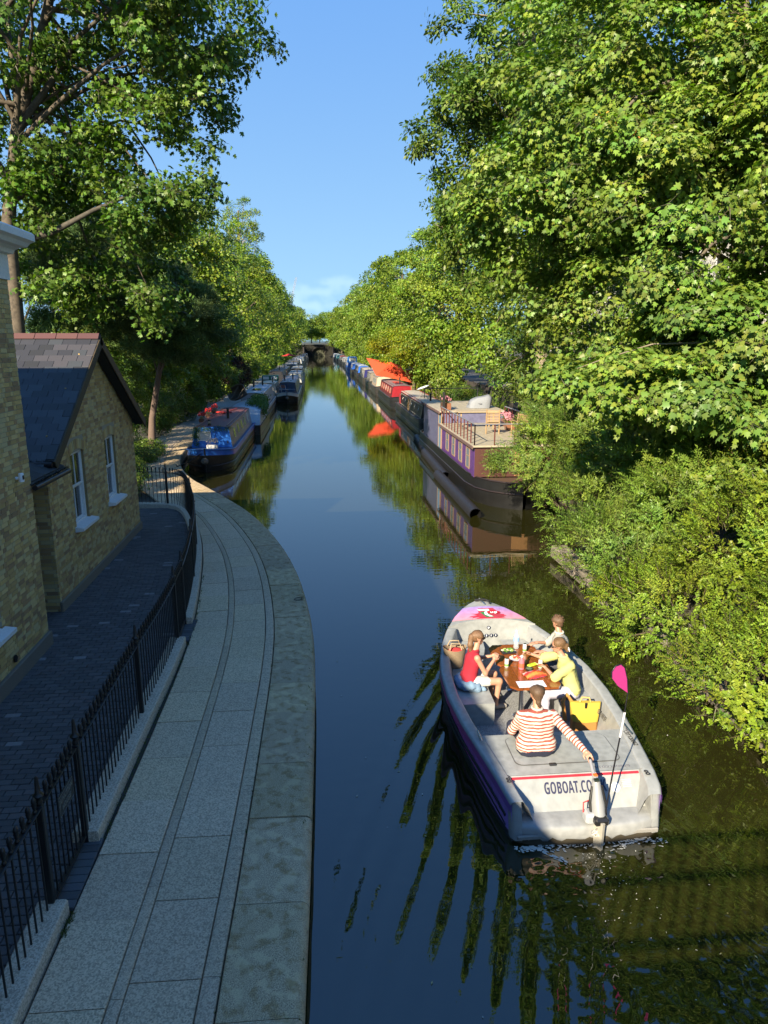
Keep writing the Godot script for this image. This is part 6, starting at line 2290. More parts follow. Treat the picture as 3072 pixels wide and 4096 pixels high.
	var tb := thing("garden_table", "round-ended wooden table on the roof deck behind the chairs", "table", Vector3(6.7, 2.07, -30.2))
	g = geo(lin(0.5, 0.4, 0.26))
	g.box(Vector3(0, 0.72, 0), Vector3(1.7, 0.04, 1.0), 0.015)
	put(g, "table_top", M.timber, tb)
	for sx in [-0.7, 0.7]:
		for sz in [-0.38, 0.38]:
			g = geo(lin(0.4, 0.28, 0.15))
			g.box(Vector3(sx, 0.35, sz), Vector3(0.06, 0.7, 0.06), 0.006)
			put(g, "leg", M.timber, tb)
	var bx := thing("covered_bundle", "pale grey tarpaulin bundle on the houseboat's upper roof", "tarpaulin", Vector3(7.6, 2.63, -33.6))
	var rows := []
	for i in 7:
		var u := i / 6.0
		var r := []
		for k in 13:
			var a := TAU * k / 13.0
			var rr := 0.5 * pow(maxf(0.02, 1.0 - pow(u, 5) * 0.55), 0.5) * (1.0 + 0.08 * sin(a * 5 + u * 3))
			r.append(Vector3(signf(cos(a)) * pow(absf(cos(a)), 0.6) * rr * 1.1 + u * 0.1, 0.52 * u + 0.1 * u * cos(a), -signf(sin(a)) * pow(absf(sin(a)), 0.6) * rr * 0.8))
		rows.append(r)
	g = geo(lin(0.26, 0.28, 0.31))
	g.loft(rows, true)
	g.fan(rows[-1], Vector3.UP)
	put(g, "sheet", M.canvas, bx)
	g = geo(lin(0.1, 0.1, 0.12))
	g.tube([Vector3(-0.6, 0.2, 0), Vector3(0, 0.22, 0.45), Vector3(0.6, 0.2, 0)], 0.012, 5)
	put(g, "cord", M.cloth, bx)
	for k in 4:
		planter(["pot plant at the front corner of the houseboat roof deck", "pot plant beside the deck table on the houseboat", "trough of plants along the far rail of the houseboat deck", "pot plant on the houseboat upper roof edge"][k], [Vector3(8.1, 2.07, -25.6), Vector3(8.0, 2.07, -29.4), Vector3(8.25, 2.07, -30.8), Vector3(5.9, 2.63, -33.0)][k], Vector3(0.35, 0.3, 0.35 if k < 2 else 0.9), lin(0.2, 0.09, 0.05), 16, "ivy", lin(0.5, 0.2, 0.25), "deck planters")
	# ---- the row behind it ----
	var red := lin(0.42, 0.03, 0.035)
	var bb := narrowboat("black narrowboat with red roof edge and round portholes on the right", 7.35, -43.2, {"L": 16.5, "W": 2.1, "hull": lin(0.018, 0.018, 0.018), "band": lin(0.03, 0.03, 0.032), "side": lin(0.022, 0.022, 0.025), "front": lin(0.012, 0.012, 0.014), "roof": lin(0.42, 0.37, 0.29), "trim": red, "win": "port", "wins": 6, "c0": 1.6, "c1": 14.0, "panel": lin(0.6, 0.55, 0.45), "panels": 2, "chimneys": [[-0.1, 3.0]], "vents": [[0.1, 5.5], [-0.2, 6.6]], "ch": 1.82, "gh": 0.85, "glass": lin(0.5, 0.5, 0.48)})
	g = geo(lin(0.4, 0.05, 0.06))
	g.box(Vector3(-0.93, 1.3, -13.4), Vector3(0.02, 0.75, 1.0), 0.0)
	put(g, "red_panel", M.boat_paint, bb)
	g = geo(lin(0.5, 0.3, 0.1))
	g.box(Vector3(-0.93, 1.3, -7.8), Vector3(0.02, 0.85, 0.06), 0.0)
	g.box(Vector3(-0.93, 1.3, -8.3), Vector3(0.02, 0.85, 0.06), 0.0)
	put(g, "hatch_posts", M.timber, bb)
	var dish := thing("satellite_dish", "white flat satellite dish on a stand on the black boat's roof", "satellite dish", Vector3(7.4, 1.9, -50.5))
	g = geo(lin(0.2, 0.2, 0.2))
	for a in 3: g.tube([Vector3(cos(a * 2.1) * 0.25, 0, sin(a * 2.1) * 0.25), Vector3(0, 0.5, 0)], 0.014, 5)
	put(g, "tripod", M.iron, dish)
	g = geo(lin(0.75, 0.75, 0.75))
	g.at(Vector3(0, 0.56, 0), Basis(Vector3(0, 0, 1), 0.35))
	g.lathe([Vector2(0, 0.0), Vector2(0.3, 0.03), Vector2(0.45, 0.08), Vector2(0.45, 0.1), Vector2(0.3, 0.055), Vector2(0, 0.03)], 18)
	put(g, "dish", M.plastic, dish)
	narrowboat("maroon narrowboat with red window surrounds, behind the black one", 7.3, -61.2, {"L": 15.0, "W": 2.1, "hull": lin(0.02, 0.02, 0.022), "side": lin(0.14, 0.025, 0.03), "front": lin(0.26, 0.015, 0.02), "roof": lin(0.24, 0.16, 0.16), "frame": lin(0.5, 0.06, 0.05), "glass": lin(0.5, 0.42, 0.28), "wins": 5, "ww": 0.9, "wh": 0.5, "c0": 1.6, "chimneys": [[0.3, 6.0]], "panels_solar": [[0.0, 4.5], [0.0, 6.2]], "ch": 1.85, "gh": 0.85})
	var far := [
		["weathered timber-clad boat behind the maroon one, under the orange parasol", 7.2, -77.0, 9.5, lin(0.05, 0.045, 0.04), lin(0.42, 0.33, 0.25), lin(0.5, 0.4, 0.3), lin(0.25, 0.22, 0.18), 1.9],
		["khaki boat with pale windows past the timber-clad one", 7.2, -87.2, 9.0, lin(0.05, 0.05, 0.04), lin(0.2, 0.19, 0.15), lin(0.2, 0.18, 0.14), lin(0.3, 0.27, 0.22), 1.9],
		["boat with navy front and fawn roof past the orange parasol", 7.1, -96.8, 13.5, lin(0.06, 0.055, 0.05), lin(0.3, 0.28, 0.22), lin(0.02, 0.02, 0.12), lin(0.45, 0.38, 0.3), 1.9],
		["black boat with bright blue front on the right", 7.1, -111.5, 13.5, lin(0.04, 0.035, 0.03), lin(0.03, 0.03, 0.035), lin(0.02, 0.12, 0.5), lin(0.4, 0.45, 0.52), 1.9],
		["slate-blue boat with white roof edge on the right", 6.9, -126, 10.0, lin(0.06, 0.05, 0.04), lin(0.03, 0.1, 0.35), lin(0.02, 0.1, 0.45), lin(0.4, 0.42, 0.45), 1.85],
		["bright blue boat with tall blue canvas cabin on the right", 6.6, -137, 13.0, lin(0.03, 0.09, 0.3), lin(0.03, 0.14, 0.5), lin(0.03, 0.14, 0.5), lin(0.05, 0.2, 0.55), 1.8],
		["fawn boat past the blue canvas cabin", 7.0, -152, 15.0, lin(0.08, 0.07, 0.06), lin(0.3, 0.27, 0.22), lin(0.25, 0.22, 0.18), lin(0.4, 0.38, 0.34), 1.8],
		["grey boat in the right row, fourth from the tunnel", 7.0, -170, 16.0, lin(0.05, 0.05, 0.05), lin(0.25, 0.25, 0.25), lin(0.2, 0.2, 0.2), lin(0.4, 0.4, 0.4), 1.8],
		["red-roofed boat in the right row, third from the tunnel", 6.8, -189, 16.0, lin(0.05, 0.05, 0.05), lin(0.3, 0.28, 0.26), lin(0.2, 0.2, 0.2), lin(0.45, 0.08, 0.06), 1.8],
		["teal boat in the right row, second from the tunnel", 6.4, -208, 17.0, lin(0.05, 0.06, 0.06), lin(0.05, 0.3, 0.28), lin(0.1, 0.35, 0.32), lin(0.3, 0.4, 0.4), 1.8],
		["last pale boat on the right before the tunnel", 6.0, -229, 17.0, lin(0.08, 0.08, 0.08), lin(0.5, 0.52, 0.52), lin(0.5, 0.5, 0.5), lin(0.5, 0.52, 0.54), 1.8]]
	for e in far:
		var nb := narrowboat(e[0], e[1], e[2], {"L": e[3], "W": 2.05, "hull": e[4], "side": e[5], "front": e[6], "roof": e[7], "ch": e[8], "gh": 0.82, "wins": 5, "ww": 0.8, "wh": 0.5, "glass": lin(0.2, 0.2, 0.18), "chimneys": [[0.3, 5.0]], "vents": [[-0.2, 3.0]], "rails": false, "c0": 1.8})
		if e[2] == -137.0:
			var c := geo(lin(0.05, 0.22, 0.6))
			c.box(Vector3(0, 2.2, -3.4), Vector3(1.8, 1.3, 2.6), 0.2)
			var cc := put(c, "canvas_cabin", M.canvas, nb)
			c = geo(lin(0.4, 0.42, 0.4))
			c.box(Vector3(0, 2.35, -2.08), Vector3(1.2, 0.7, 0.03), 0.01)
			put(c, "clear_panel", M.pane, cc)
	var tilt := Basis(Vector3(1, 0, 0), 0.38) * Basis(Vector3(0, 0, 1), -0.30) * Basis(Vector3.UP, 0.2)
	parasol("large square orange parasol tilted over the right-hand boats", Vector3(7.35, 0.85, -73.5), 2.75, 2.55, lin(0.75, 0.085, 0.03), 4, tilt)

# ---------- the hire boat ----------
const BO := Vector3(3.03, 0, -7.05)   # stern, middle, on the water; forward is -z
# distance forward of the stern, half width at the gunwale, gunwale height
const ST := [[0.0, 0.90, 0.50], [0.12, 0.94, 0.545], [0.35, 0.98, 0.58], [0.85, 1.05, 0.595], [1.65, 1.16, 0.60], [2.4, 1.215, 0.61], [3.1, 1.20, 0.63], [3.6, 1.13, 0.645], [4.1, 1.02, 0.67], [4.65, 0.83, 0.70], [5.1, 0.61, 0.74], [5.45, 0.38, 0.775], [5.66, 0.19, 0.80], [5.76, 0.03, 0.815]]

func station(d: float) -> Vector2:
	for i in ST.size() - 1:
		if d <= ST[i + 1][0]:
			var t: float = (d - ST[i][0]) / (ST[i + 1][0] - ST[i][0])
			return Vector2(lerpf(ST[i][1], ST[i + 1][1], t), lerpf(ST[i][2], ST[i + 1][2], t))
	return Vector2(ST[-1][1], ST[-1][2])

func lettering(parent: Node, s: String, size: float, t: Transform3D, k: Color, narrow := 1.0, called := "lettering", font := "Droid Sans") -> void:
	var o := put(textmesh(s, size, 0.003, font), called, plain("letter_%d" % int(k.r * 1000 + k.b * 77), k, 0.5), parent)
	o.transform = t * Transform3D(Basis.from_scale(Vector3(narrow, 1, 1)), Vector3.ZERO)

func make_hire_boat() -> void:
	rng.seed = 501
	var t := thing("hire_boat", "open grey hire boat with pink and purple sides carrying four people", "boat", BO)
	var grey := lin(0.30, 0.31, 0.305)
	var prn := func(d: float) -> Color:
		var u := clampf(d / 5.0, 0, 1)
		if u < 0.4: return lin(0.36, 0.22, 0.66).lerp(lin(0.62, 0.14, 0.52), u / 0.4)
		return lin(0.62, 0.14, 0.52).lerp(lin(0.8, 0.12, 0.28), (u - 0.4) / 0.6)
	var ds := []
	var d := 0.0
	while d < 5.76:
		ds.append(d)
		d += 0.12 if d < 0.4 or d > 4.4 else 0.24
	ds.append(5.76)
	for s in [-1.0, 1.0]:
		var rows := []
		var cols := []
		var low := []
		for q in ds:
			var w := station(q)
			var wl := w.x * lerpf(0.985, 0.74, pow(q / 5.76, 1.5))
			rows.append([Vector3(s * w.x, w.y - 0.03, -q), Vector3(s * lerpf(w.x, wl, 0.45), 0.32, -q), Vector3(s * wl, 0.10, -q + 0.02)])
			low.append([Vector3(s * wl, 0.10, -q + 0.02), Vector3(s * wl * 0.97, -0.22, -q + 0.05)])
			cols.append(prn.call(q))
		var g := geo()
		g.loft(rows, false, s < 0, cols)
		put(g, "hull_side", M.gelcoat, t)
		g = geo(lin(0.03, 0.03, 0.035))
		g.loft(low, false, s < 0)
		put(g, "hull_bottom", M.hull_black, t)
		# rubber strakes
		for e in [[0.27, 0.022], [0.40, 0.02]]:
			var pts := []
			for q in ds:
				if q < 0.1: continue
				var w := station(q)
				pts.append(Vector3(s * (w.x * lerpf(1.0, 0.9, e[0]) + 0.015), w.y - e[0] - 0.02, -q))
			g = geo(lin(0.012, 0.012, 0.014))
			g.tube(pts, e[1], 7)
			put(g, "rubber_strake", M.rubber, t)
		# gunwale: rounded flange and inner wall
		rows = []
		var inner := []
		for q in ds:
			if q > 4.75: break
			var w := station(q)
			var k := 0.13
			rows.append([Vector3(s * (w.x + 0.012), w.y - 0.04, -q), Vector3(s * (w.x + 0.004), w.y - 0.008, -q), Vector3(s * (w.x - 0.025), w.y + 0.006, -q), Vector3(s * (w.x - k), w.y + 0.004, -q), Vector3(s * (w.x - k - 0.025), w.y - 0.02, -q)])
			inner.append([Vector3(s * (w.x - k - 0.025), w.y - 0.02, -q), Vector3(s * (w.x - k - 0.07), 0.42, -q), Vector3(s * (w.x - k - 0.2), 0.06, -q)])
		g = geo(grey)
		g.loft(rows, false, s < 0)
		put(g, "gunwale", M.gelcoat, t)
		g = geo(grey * 0.97)
		g.loft(inner, false, s < 0)
		put(g, "inner_wall", M.gelcoat, t)
		# pink edge stripe just under the gunwale
		rows = []
		for q in ds:
			var w := station(q)
			rows.append([Vector3(s * (w.x + 0.016), w.y - 0.036, -q), Vector3(s * (w.x + 0.014), w.y - 0.13, -q)])
		g = geo()
		cols = []
		for q in ds: cols.append(lin(0.66, 0.07, 0.22).lerp(lin(0.22, 0.10, 0.42), clampf(1.0 - q / 2.6, 0, 1)))
		g.loft(rows, false, s < 0, cols)
		put(g, "edge_stripe", M.gelcoat, t)
		# bench
		rows = []
		var front := []
		for q in [2.45, 2.9, 3.4, 3.9, 4.4, 4.74]:
			var w := station(q)
			var xi: float = maxf(0.16, w.x - 0.72)
			rows.append([Vector3(s * xi, 0.42, -q), Vector3(s * (w.x - 0.2), 0.42, -q)])
			front.append([Vector3(s * xi, 0.06, -q), Vector3(s * xi, 0.42, -q)])
		g = geo(grey * 0.95)
		g.loft(rows, false, s < 0)
		g.loft(front, false, s < 0)
		var w0 := station(2.45)
		var xa: float = s * (w0.x - 0.72)
		var xb: float = s * (w0.x - 0.2)
		var xc: float = s * (w0.x - 0.34)
		if s < 0: g.quad(Vector3(xc, 0.06, -2.45), Vector3(xa, 0.06, -2.45), Vector3(xa, 0.42, -2.45), Vector3(xb, 0.42, -2.45))
		else: g.quad(Vector3(xa, 0.06, -2.45), Vector3(xc, 0.06, -2.45), Vector3(xb, 0.42, -2.45), Vector3(xa, 0.42, -2.45))
		put(g, "bench", M.gelcoat, t)
		# cleat on the gunwale
		g = geo(lin(0.7, 0.7, 0.7))
		var cw := station(1.2)
		var cx: float = s * (cw.x - 0.09)
		g.tube([Vector3(cx, cw.y + 0.05, -1.08), Vector3(cx, cw.y + 0.045, -1.15), Vector3(cx, cw.y + 0.045, -1.27), Vector3(cx, cw.y + 0.05, -1.34)], 0.012, 6)
		g.box(Vector3(cx, cw.y + 0.02, -1.21), Vector3(0.03, 0.05, 0.08), 0.008)
		put(g, "cleat", M.steel, t)
	# floor
	var g := geo(lin(0.24, 0.245, 0.245))
	var fl := []
	for q in [1.3, 2.0, 2.7, 3.4, 4.1, 4.76]:
		var w := station(q)
		fl.append([Vector3(-w.x + 0.3, 0.06, -q), Vector3(w.x - 0.3, 0.06, -q)])
	g.loft(fl, false, true)
	put(g, "floor", M.slab, t)
	# foredeck and the wall under it
	var arc := []
	for k in 15:
		var u := -1.0 + k / 7.0
		arc.append(Vector3(u * 0.80, 0.7, -4.72 - 0.16 * (1 - u * u)))
	g = geo(grey)
	var top := []
	var bot := []
	for p in arc:
		top.append(Vector3(p.x, station(-p.z).y + 0.04 * (1 - pow(p.x / 0.8, 2)) + 0.01, p.z))
		bot.append(Vector3(p.x * 0.92, 0.05, p.z + 0.05))
	g.loft([bot, top], false, false)
	put(g, "bow_bulkhead", M.gelcoat, t)
	# deck: grey margins, then printed band
	var deck_rows := func(d0: float, d1: float, lift: float) -> Array:
		var r := []
		for i in 7:
			var q := lerpf(d0, d1, i / 6.0)
			var w := station(q)
			var row := []
			for k in 15:
				var u := -1.0 + k / 7.0
				var zz := -q
				if i == 0 and d0 < 4.8: zz = -4.72 - 0.16 * (1 - u * u) + 0.002
				row.append(Vector3(u * (w.x - 0.004), w.y + 0.006 + lift + 0.03 * (1 - u * u), zz))
			r.append(row)
		return r
	g = geo(grey * 0.95)
	g.loft(deck_rows.call(4.72, 5.76, 0.0), false, true)
	put(g, "foredeck", M.gelcoat, t)
	g = geo()
	var cols := []
	for i in 7: cols.append(lin(0.78, 0.30, 0.36).lerp(lin(0.36, 0.26, 0.60), i / 6.0))
	g.loft(deck_rows.call(4.92, 5.42, 0.004), false, true, cols)
	var deco := put(g, "deck_print", M.gelcoat, t)
	make_deck_emblem(deco)
	g = geo(lin(0.012, 0.012, 0.014))
	g.box(Vector3(-0.02, 0.865, -5.62), Vector3(0.22, 0.045, 0.05), 0.012)
	g.tube([Vector3(0.09, 0.87, -5.6), Vector3(0.15, 0.86, -5.55), Vector3(0.13, 0.85, -5.48)], 0.018, 6)
	put(g, "bow_fairlead", M.rubber, t)
	g = geo(lin(0.75, 0.75, 0.75))
	g.tube([Vector3(-0.03, 0.85, -5.6), Vector3(-0.0, 0.87, -5.52), Vector3(0.03, 0.845, -5.45)], 0.012, 6)
	put(g, "bow_handle", M.steel, t)
	# stern deck
	g = geo(grey)
	var sd := []
	for q in [0.42, 0.7, 1.0, 1.34]:
		var w := station(q)
		sd.append([Vector3(-w.x + 0.15, 0.565, -q), Vector3(0, 0.568, -q), Vector3(w.x - 0.15, 0.565, -q)])
	g.loft(sd, false, true)
	var ww := station(1.34)
	g.quad(Vector3(ww.x - 0.33, 0.06, -1.34), Vector3(-ww.x + 0.33, 0.06, -1.34), Vector3(-ww.x + 0.15, 0.565, -1.34), Vector3(ww.x - 0.15, 0.565, -1.34))
	put(g, "stern_deck", M.gelcoat, t)
	# hatch with rounded corners: a raised thin slab and its dark gap
	var hatch := func(mx: float, grow: float, y: float, k: Color, called: String) -> void:
		var hg := geo(k)
		var ring := []
		for c in [[1, 1], [-1, 1], [-1, -1], [1, -1]]:
			for j in 5:
				var a: float = atan2(c[1], c[0]) - PI / 4 + PI / 8 * j
				ring.append(Vector3(mx + c[0] * 0.58 + cos(a) * (0.09 + grow), y, -0.93 - c[1] * 0.22 - sin(a) * (0.09 + grow)))
		hg.fan(ring, Vector3.UP)
		put(hg, called, M.gelcoat, t)
	hatch.call(0.0, 0.012, 0.571, lin(0.12, 0.12, 0.12), "hatch_gap")
	hatch.call(0.0, 0.0, 0.576, grey, "hatch")
	g = geo(lin(0.02, 0.02, 0.02))
	g.box(Vector3(-0.22, 0.572, -0.6), Vector3(0.09, 0.03, 0.05), 0.008)
	put(g, "hatch_latch", M.plastic, t)
	# transom: sloping face between the side wings, lower ledge, rounded skirt
	var A := 0.55
	g = geo(grey)
	var wt := 0.79
	g.quad(Vector3(-wt, 0.24, -0.14), Vector3(wt, 0.24, -0.14), Vector3(wt + 0.02, A + 0.012, -0.42), Vector3(-wt - 0.02, A + 0.012, -0.42))
	put(g, "transom_face", M.gelcoat, t)
	for s in [-1.0, 1.0]:
		g = geo(grey * 0.97)
		var a1 := Vector3(s * (wt + 0.02), A + 0.012, -0.42)
		var a2 := Vector3(s * wt, 0.24, -0.14)
		var b1 := Vector3(s * 0.85, 0.582, -0.42)
		var b2 := Vector3(s * 0.79, 0.505, 0.0)
		var b3 := Vector3(s * 0.79, 0.24, 0.03)
		if s > 0:
			g.quad(a2, b2, b1, a1)
			g.tri(a2, b3, b2)
		else:
			g.quad(a1, b1, b2, a2)
			g.tri(b2, b3, a2)
		put(g, "wing_face", M.gelcoat, t)
	var rows := []
	for p in [[0.245, -0.15, 0.80], [0.245, -0.02, 0.80], [0.235, 0.06, 0.84], [0.2, 0.095, 0.87], [0.12, 0.10, 0.875], [0.06, 0.085, 0.87], [-0.1, 0.07, 0.85]]:
		var r := []
		for k in 17:
			var u := -1.0 + k / 8.0
			var back := 0.05 * (1 - u * u) if p[0] < 0.24 else 0.0
			var edge2 := 0.08 * pow(absf(u), 6) if p[0] < 0.24 else 0.0
			r.append(Vector3(u * p[2], p[0], p[1] + back - edge2))
		rows.append(r)
	g = geo(grey * 0.97)
	g.loft(rows, false, true)
	put(g, "transom_skirt", M.gelcoat, t)
	for s in [-1.0, 1.0]:
		# aft corner block from wing to skirt
		var cr := []
		for i in 6:
			var u := i / 5.0
			var y := lerpf(0.05, 0.5, u)
			cr.append([Vector3(s * 0.78, y, 0.09 - 0.11 * u), Vector3(s * 0.86, y, 0.08 - 0.11 * u), Vector3(s * (0.905 + 0.02 * u), y, 0.02 - 0.08 * u), Vector3(s * (0.91 + 0.02 * u), y, -0.14)])
		g = geo(grey)
		g.loft(cr, false, s > 0)
		g.quad(Vector3(s * 0.93, 0.5, -0.14), Vector3(s * 0.925, 0.5, -0.06), Vector3(s * 0.78, 0.5, -0.02), Vector3(s * 0.78, 0.5, -0.14))
		put(g, "stern_corner", M.gelcoat, t)
		g = geo(lin(0.25, 0.24, 0.22))
		g.box(Vector3(s * 0.62, 0.105, 0.105), Vector3(0.46, 0.06, 0.03), 0.012)
		put(g, "stern_fender", M.rubber, t)
	# grime where the skirt meets the water
	rows = []
	for e in [[0.075, 0.0], [0.0, 0.0], [-0.08, 0.0]]:
		var r := []
		for k in 33:
			var u := -1.0 + k / 16.0
			r.append(Vector3(u * 0.875, e[0] + (0.018 * sin(k * 1.7) + 0.014 * sin(k * 4.1) if e[0] > 0.05 else 0.0), 0.096 + 0.05 * (1 - u * u) - 0.08 * pow(absf(u), 6)))
		rows.append(r)
	g = geo(lin(0.06, 0.05, 0.03))
	g.loft(rows, false, true)
	put(g, "waterline_grime", M.soil, t)
	g = geo(lin(0.66, 0.02, 0.035))
	var nrm := Vector3(0, 0.28, 0.322).normalized()
	var upv := Vector3(0, 0.322, -0.28).normalized()
	g.at(Vector3(0, A - 0.012, -0.40) + nrm * 0.004, Basis(Vector3.RIGHT, upv, nrm))
	g.box(Vector3.ZERO, Vector3(1.6, 0.03, 0.004))
	put(g, "red_stripe", M.gelcoat, t)
	var fb := Basis(Vector3.RIGHT, upv, nrm)
	var navy := lin(0.02, 0.022, 0.06)
	lettering(t, "GOBOAT.CO.UK", 0.135, Transform3D(fb, Vector3(-0.03, 0.44, -0.31) + nrm * 0.003), navy, 0.56)
	var flat := Basis(Vector3.RIGHT, Vector3(0, 0, -1), Vector3.UP)
	lettering(t, "GOBOAT.CO.UK", 0.045, Transform3D(Basis(-Vector3.RIGHT, Vector3(0, 0, 1), Vector3.UP), Vector3(0.5, 0.57, -0.5)), lin(0.16, 0.16, 0.18), 1.0)
	lettering(t, "8", 0.1, Transform3D(flat, Vector3(-0.86, 0.592, -0.3)), lin(0.03, 0.03, 0.035), 0.9)
	lettering(t, "8", 0.1, Transform3D(flat, Vector3(0.86, 0.592, -0.3)), lin(0.03, 0.03, 0.035), 0.9)
	lettering(t, "CRT120662", 0.075, Transform3D(Basis(Vector3(0.05, 0, 1).normalized(), Vector3(-0.25, 0.97, 0).normalized(), Vector3(-0.97, -0.25, 0).normalized()).orthonormalized(), Vector3(-1.06, 0.47, -1.25)), lin(0.015, 0.015, 0.02), 0.85)
	lettering(t, "GOBOAT", 0.13, Transform3D(Basis(Vector3(0.03, 0, 1).normalized(), Vector3(-0.3, 0.95, 0).normalized(), Vector3(-0.95, -0.3, 0).normalized()).orthonormalized(), Vector3(-0.985, 0.27, -0.62)), lin(0.03, 0.02, 0.08), 1.0)
	lettering(t, "CRT120662", 0.06, Transform3D(Basis(Vector3(0, 0, 1), Vector3.RIGHT, Vector3.UP).orthonormalized(), Vector3(0.98, 0.607, -1.05)), lin(0.05, 0.05, 0.05), 0.85)
	lettering(t, "ENTER HERE", 0.06, Transform3D(Basis(Vector3(0, 0, 1), Vector3(0.35, 0.93, 0).normalized(), Vector3(-0.93, 0.35, 0).normalized()).orthonormalized(), Vector3(0.90, 0.50, -1.9)), lin(0.08, 0.08, 0.08), 0.8)
	# filler cap and vent grille on the transom
	g = geo(lin(0.62, 0.62, 0.6))
	g.at(Vector3(0.47, 0.42, -0.29) + nrm * 0.002, Basis(Vector3.RIGHT, nrm, -upv))
	g.lathe([Vector2(0.06, 0), Vector2(0.06, 0.012), Vector2(0.05, 0.016), Vector2(0, 0.016)], 18)
	put(g, "filler_cap", M.plastic, t)
	g = geo(lin(0.55, 0.55, 0.54))
	g.at(Vector3(0.62, 0.45, -0.32) + nrm * 0.004, fb)
	for k in 5: g.box(Vector3(0, -0.04 + k * 0.02, 0), Vector3(0.11, 0.009, 0.012), 0.002)
	put(g, "vent_grille", M.plastic, t)
	# round badge and safety pictograms on the bow bulkhead
	for k in 5:
		g = geo(lin(0.02, 0.03, 0.06))
		var q := Vector3(-0.03, 0.62, -4.845) if k == 4 else Vector3(-0.15 + k * 0.085, 0.47, -4.835)
		g.at(q, Basis(Vector3(1, 0, 0), PI / 2))
		g.lathe([Vector2(0.034, 0), Vector2(0.034, 0.006), Vector2(0, 0.006)], 14)
		var bd := put(g, "badge", M.plastic, t)
		g = geo(lin(0.7, 0.7, 0.7))
		g.at(q + Vector3(0, 0, 0.007))
		if k == 4: g.box(Vector3.ZERO, Vector3(0.03, 0.03, 0.002), 0.0)
		else:
			g.box(Vector3(0, -0.004, 0), Vector3(0.012, 0.026, 0.002))
			g.box(Vector3(0, 0.016, 0), Vector3(0.012, 0.01, 0.002))
		put(g, "pictogram", M.plastic, bd)
	make_table_and_things()
	make_motor()

func make_deck_emblem(parent: Node) -> void:
	# print on the foredeck: a splash of red drink, a big white 7, a red oval with "up"
	var y := 0.795
	var at := func(x: float, z: float, lift: float) -> Vector3:
		# the deck rises to the bow and is a little crowned
		var w := station(-z)
		return Vector3(x, w.y + 0.006 + 0.03 * (1 - pow(x / maxf(w.x, 0.1), 2)) + lift, z)
	var poly := func(pts: Array, k: Color, lift: float, called: String) -> void:
		var g := geo(k)
		var pk := PackedVector2Array(pts)
		var tr := Geometry2D.triangulate_polygon(pk)
		for i in range(0, tr.size(), 3):
			var a := pk[tr[i]]; var b := pk[tr[i + 1]]; var c := pk[tr[i + 2]]
			var p1: Vector3 = at.call(a.x, a.y, lift); var p2: Vector3 = at.call(b.x, b.y, lift); var p3: Vector3 = at.call(c.x, c.y, lift)
			if (p2 - p1).cross(p3 - p1).y > 0: g.tri(p1, p2, p3)
			else: g.tri(p1, p3, p2)
		put(g, called, M.gelcoat, parent)
	var sp := []
	for k in 44:
		var a := TAU * k / 44.0
		var r := 0.21 + 0.05 * sin(k * 2.7) + 0.035 * sin(k * 5.1 + 1.0)
		if sin(a) < 0: r *= 0.9
		sp.append(Vector2(0.0 + cos(a) * r * 1.45, -5.04 + clampf(sin(a) * r * 0.75, -0.2, 0.11)))
	poly.call(sp, lin(0.50, 0.03, 0.06), 0.007, "splash")
	poly.call([Vector2(-0.17, -5.03), Vector2(-0.13, -5.33), Vector2(0.16, -5.34), Vector2(0.30, -4.97), Vector2(-0.02, -4.95)], lin(0.42, 0.05, 0.08), 0.009, "can_panel")
	poly.call([Vector2(-0.12, -5.16), Vector2(-0.02, -5.2), Vector2(0.1, -4.97), Vector2(-0.04, -4.97)], lin(0.03, 0.22, 0.07), 0.011, "green_swirl")
	poly.call([Vector2(-0.155, -5.29), Vector2(0.06, -5.29), Vector2(0.075, -5.23), Vector2(0.02, -5.16), Vector2(0.01, -5.08), Vector2(0.09, -4.985), Vector2(0.02, -4.985), Vector2(-0.05, -5.06), Vector2(-0.05, -5.15), Vector2(0.0, -5.22), Vector2(-0.13, -5.22)], lin(0.78, 0.78, 0.76), 0.014, "numeral")
	var ov := []
	for k in 24: ov.append(Vector2(0.13 + cos(TAU * k / 24) * 0.13, -5.155 + sin(TAU * k / 24) * 0.065))
	poly.call(ov, lin(0.45, 0.015, 0.03), 0.016, "red_oval")
	var p: Vector3 = at.call(0.13, -5.15, 0.019)
	var nn: Vector3 = Vector3(0, 1, 0.1).normalized()
	lettering(parent, "up", 0.075, Transform3D(Basis(Vector3.RIGHT, Vector3(0, 0.1, -1).normalized(), nn), p), lin(0.8, 0.8, 0.8), 1.1)

func tub(prof: Array, sides: int, k: Color, m: Material, called: String, parent: Node, p := Vector3.ZERO) -> MeshInstance3D:
	var g := geo(k)
	g.at(p)
	g.lathe(prof, sides)
	return put(g, called, m, parent)

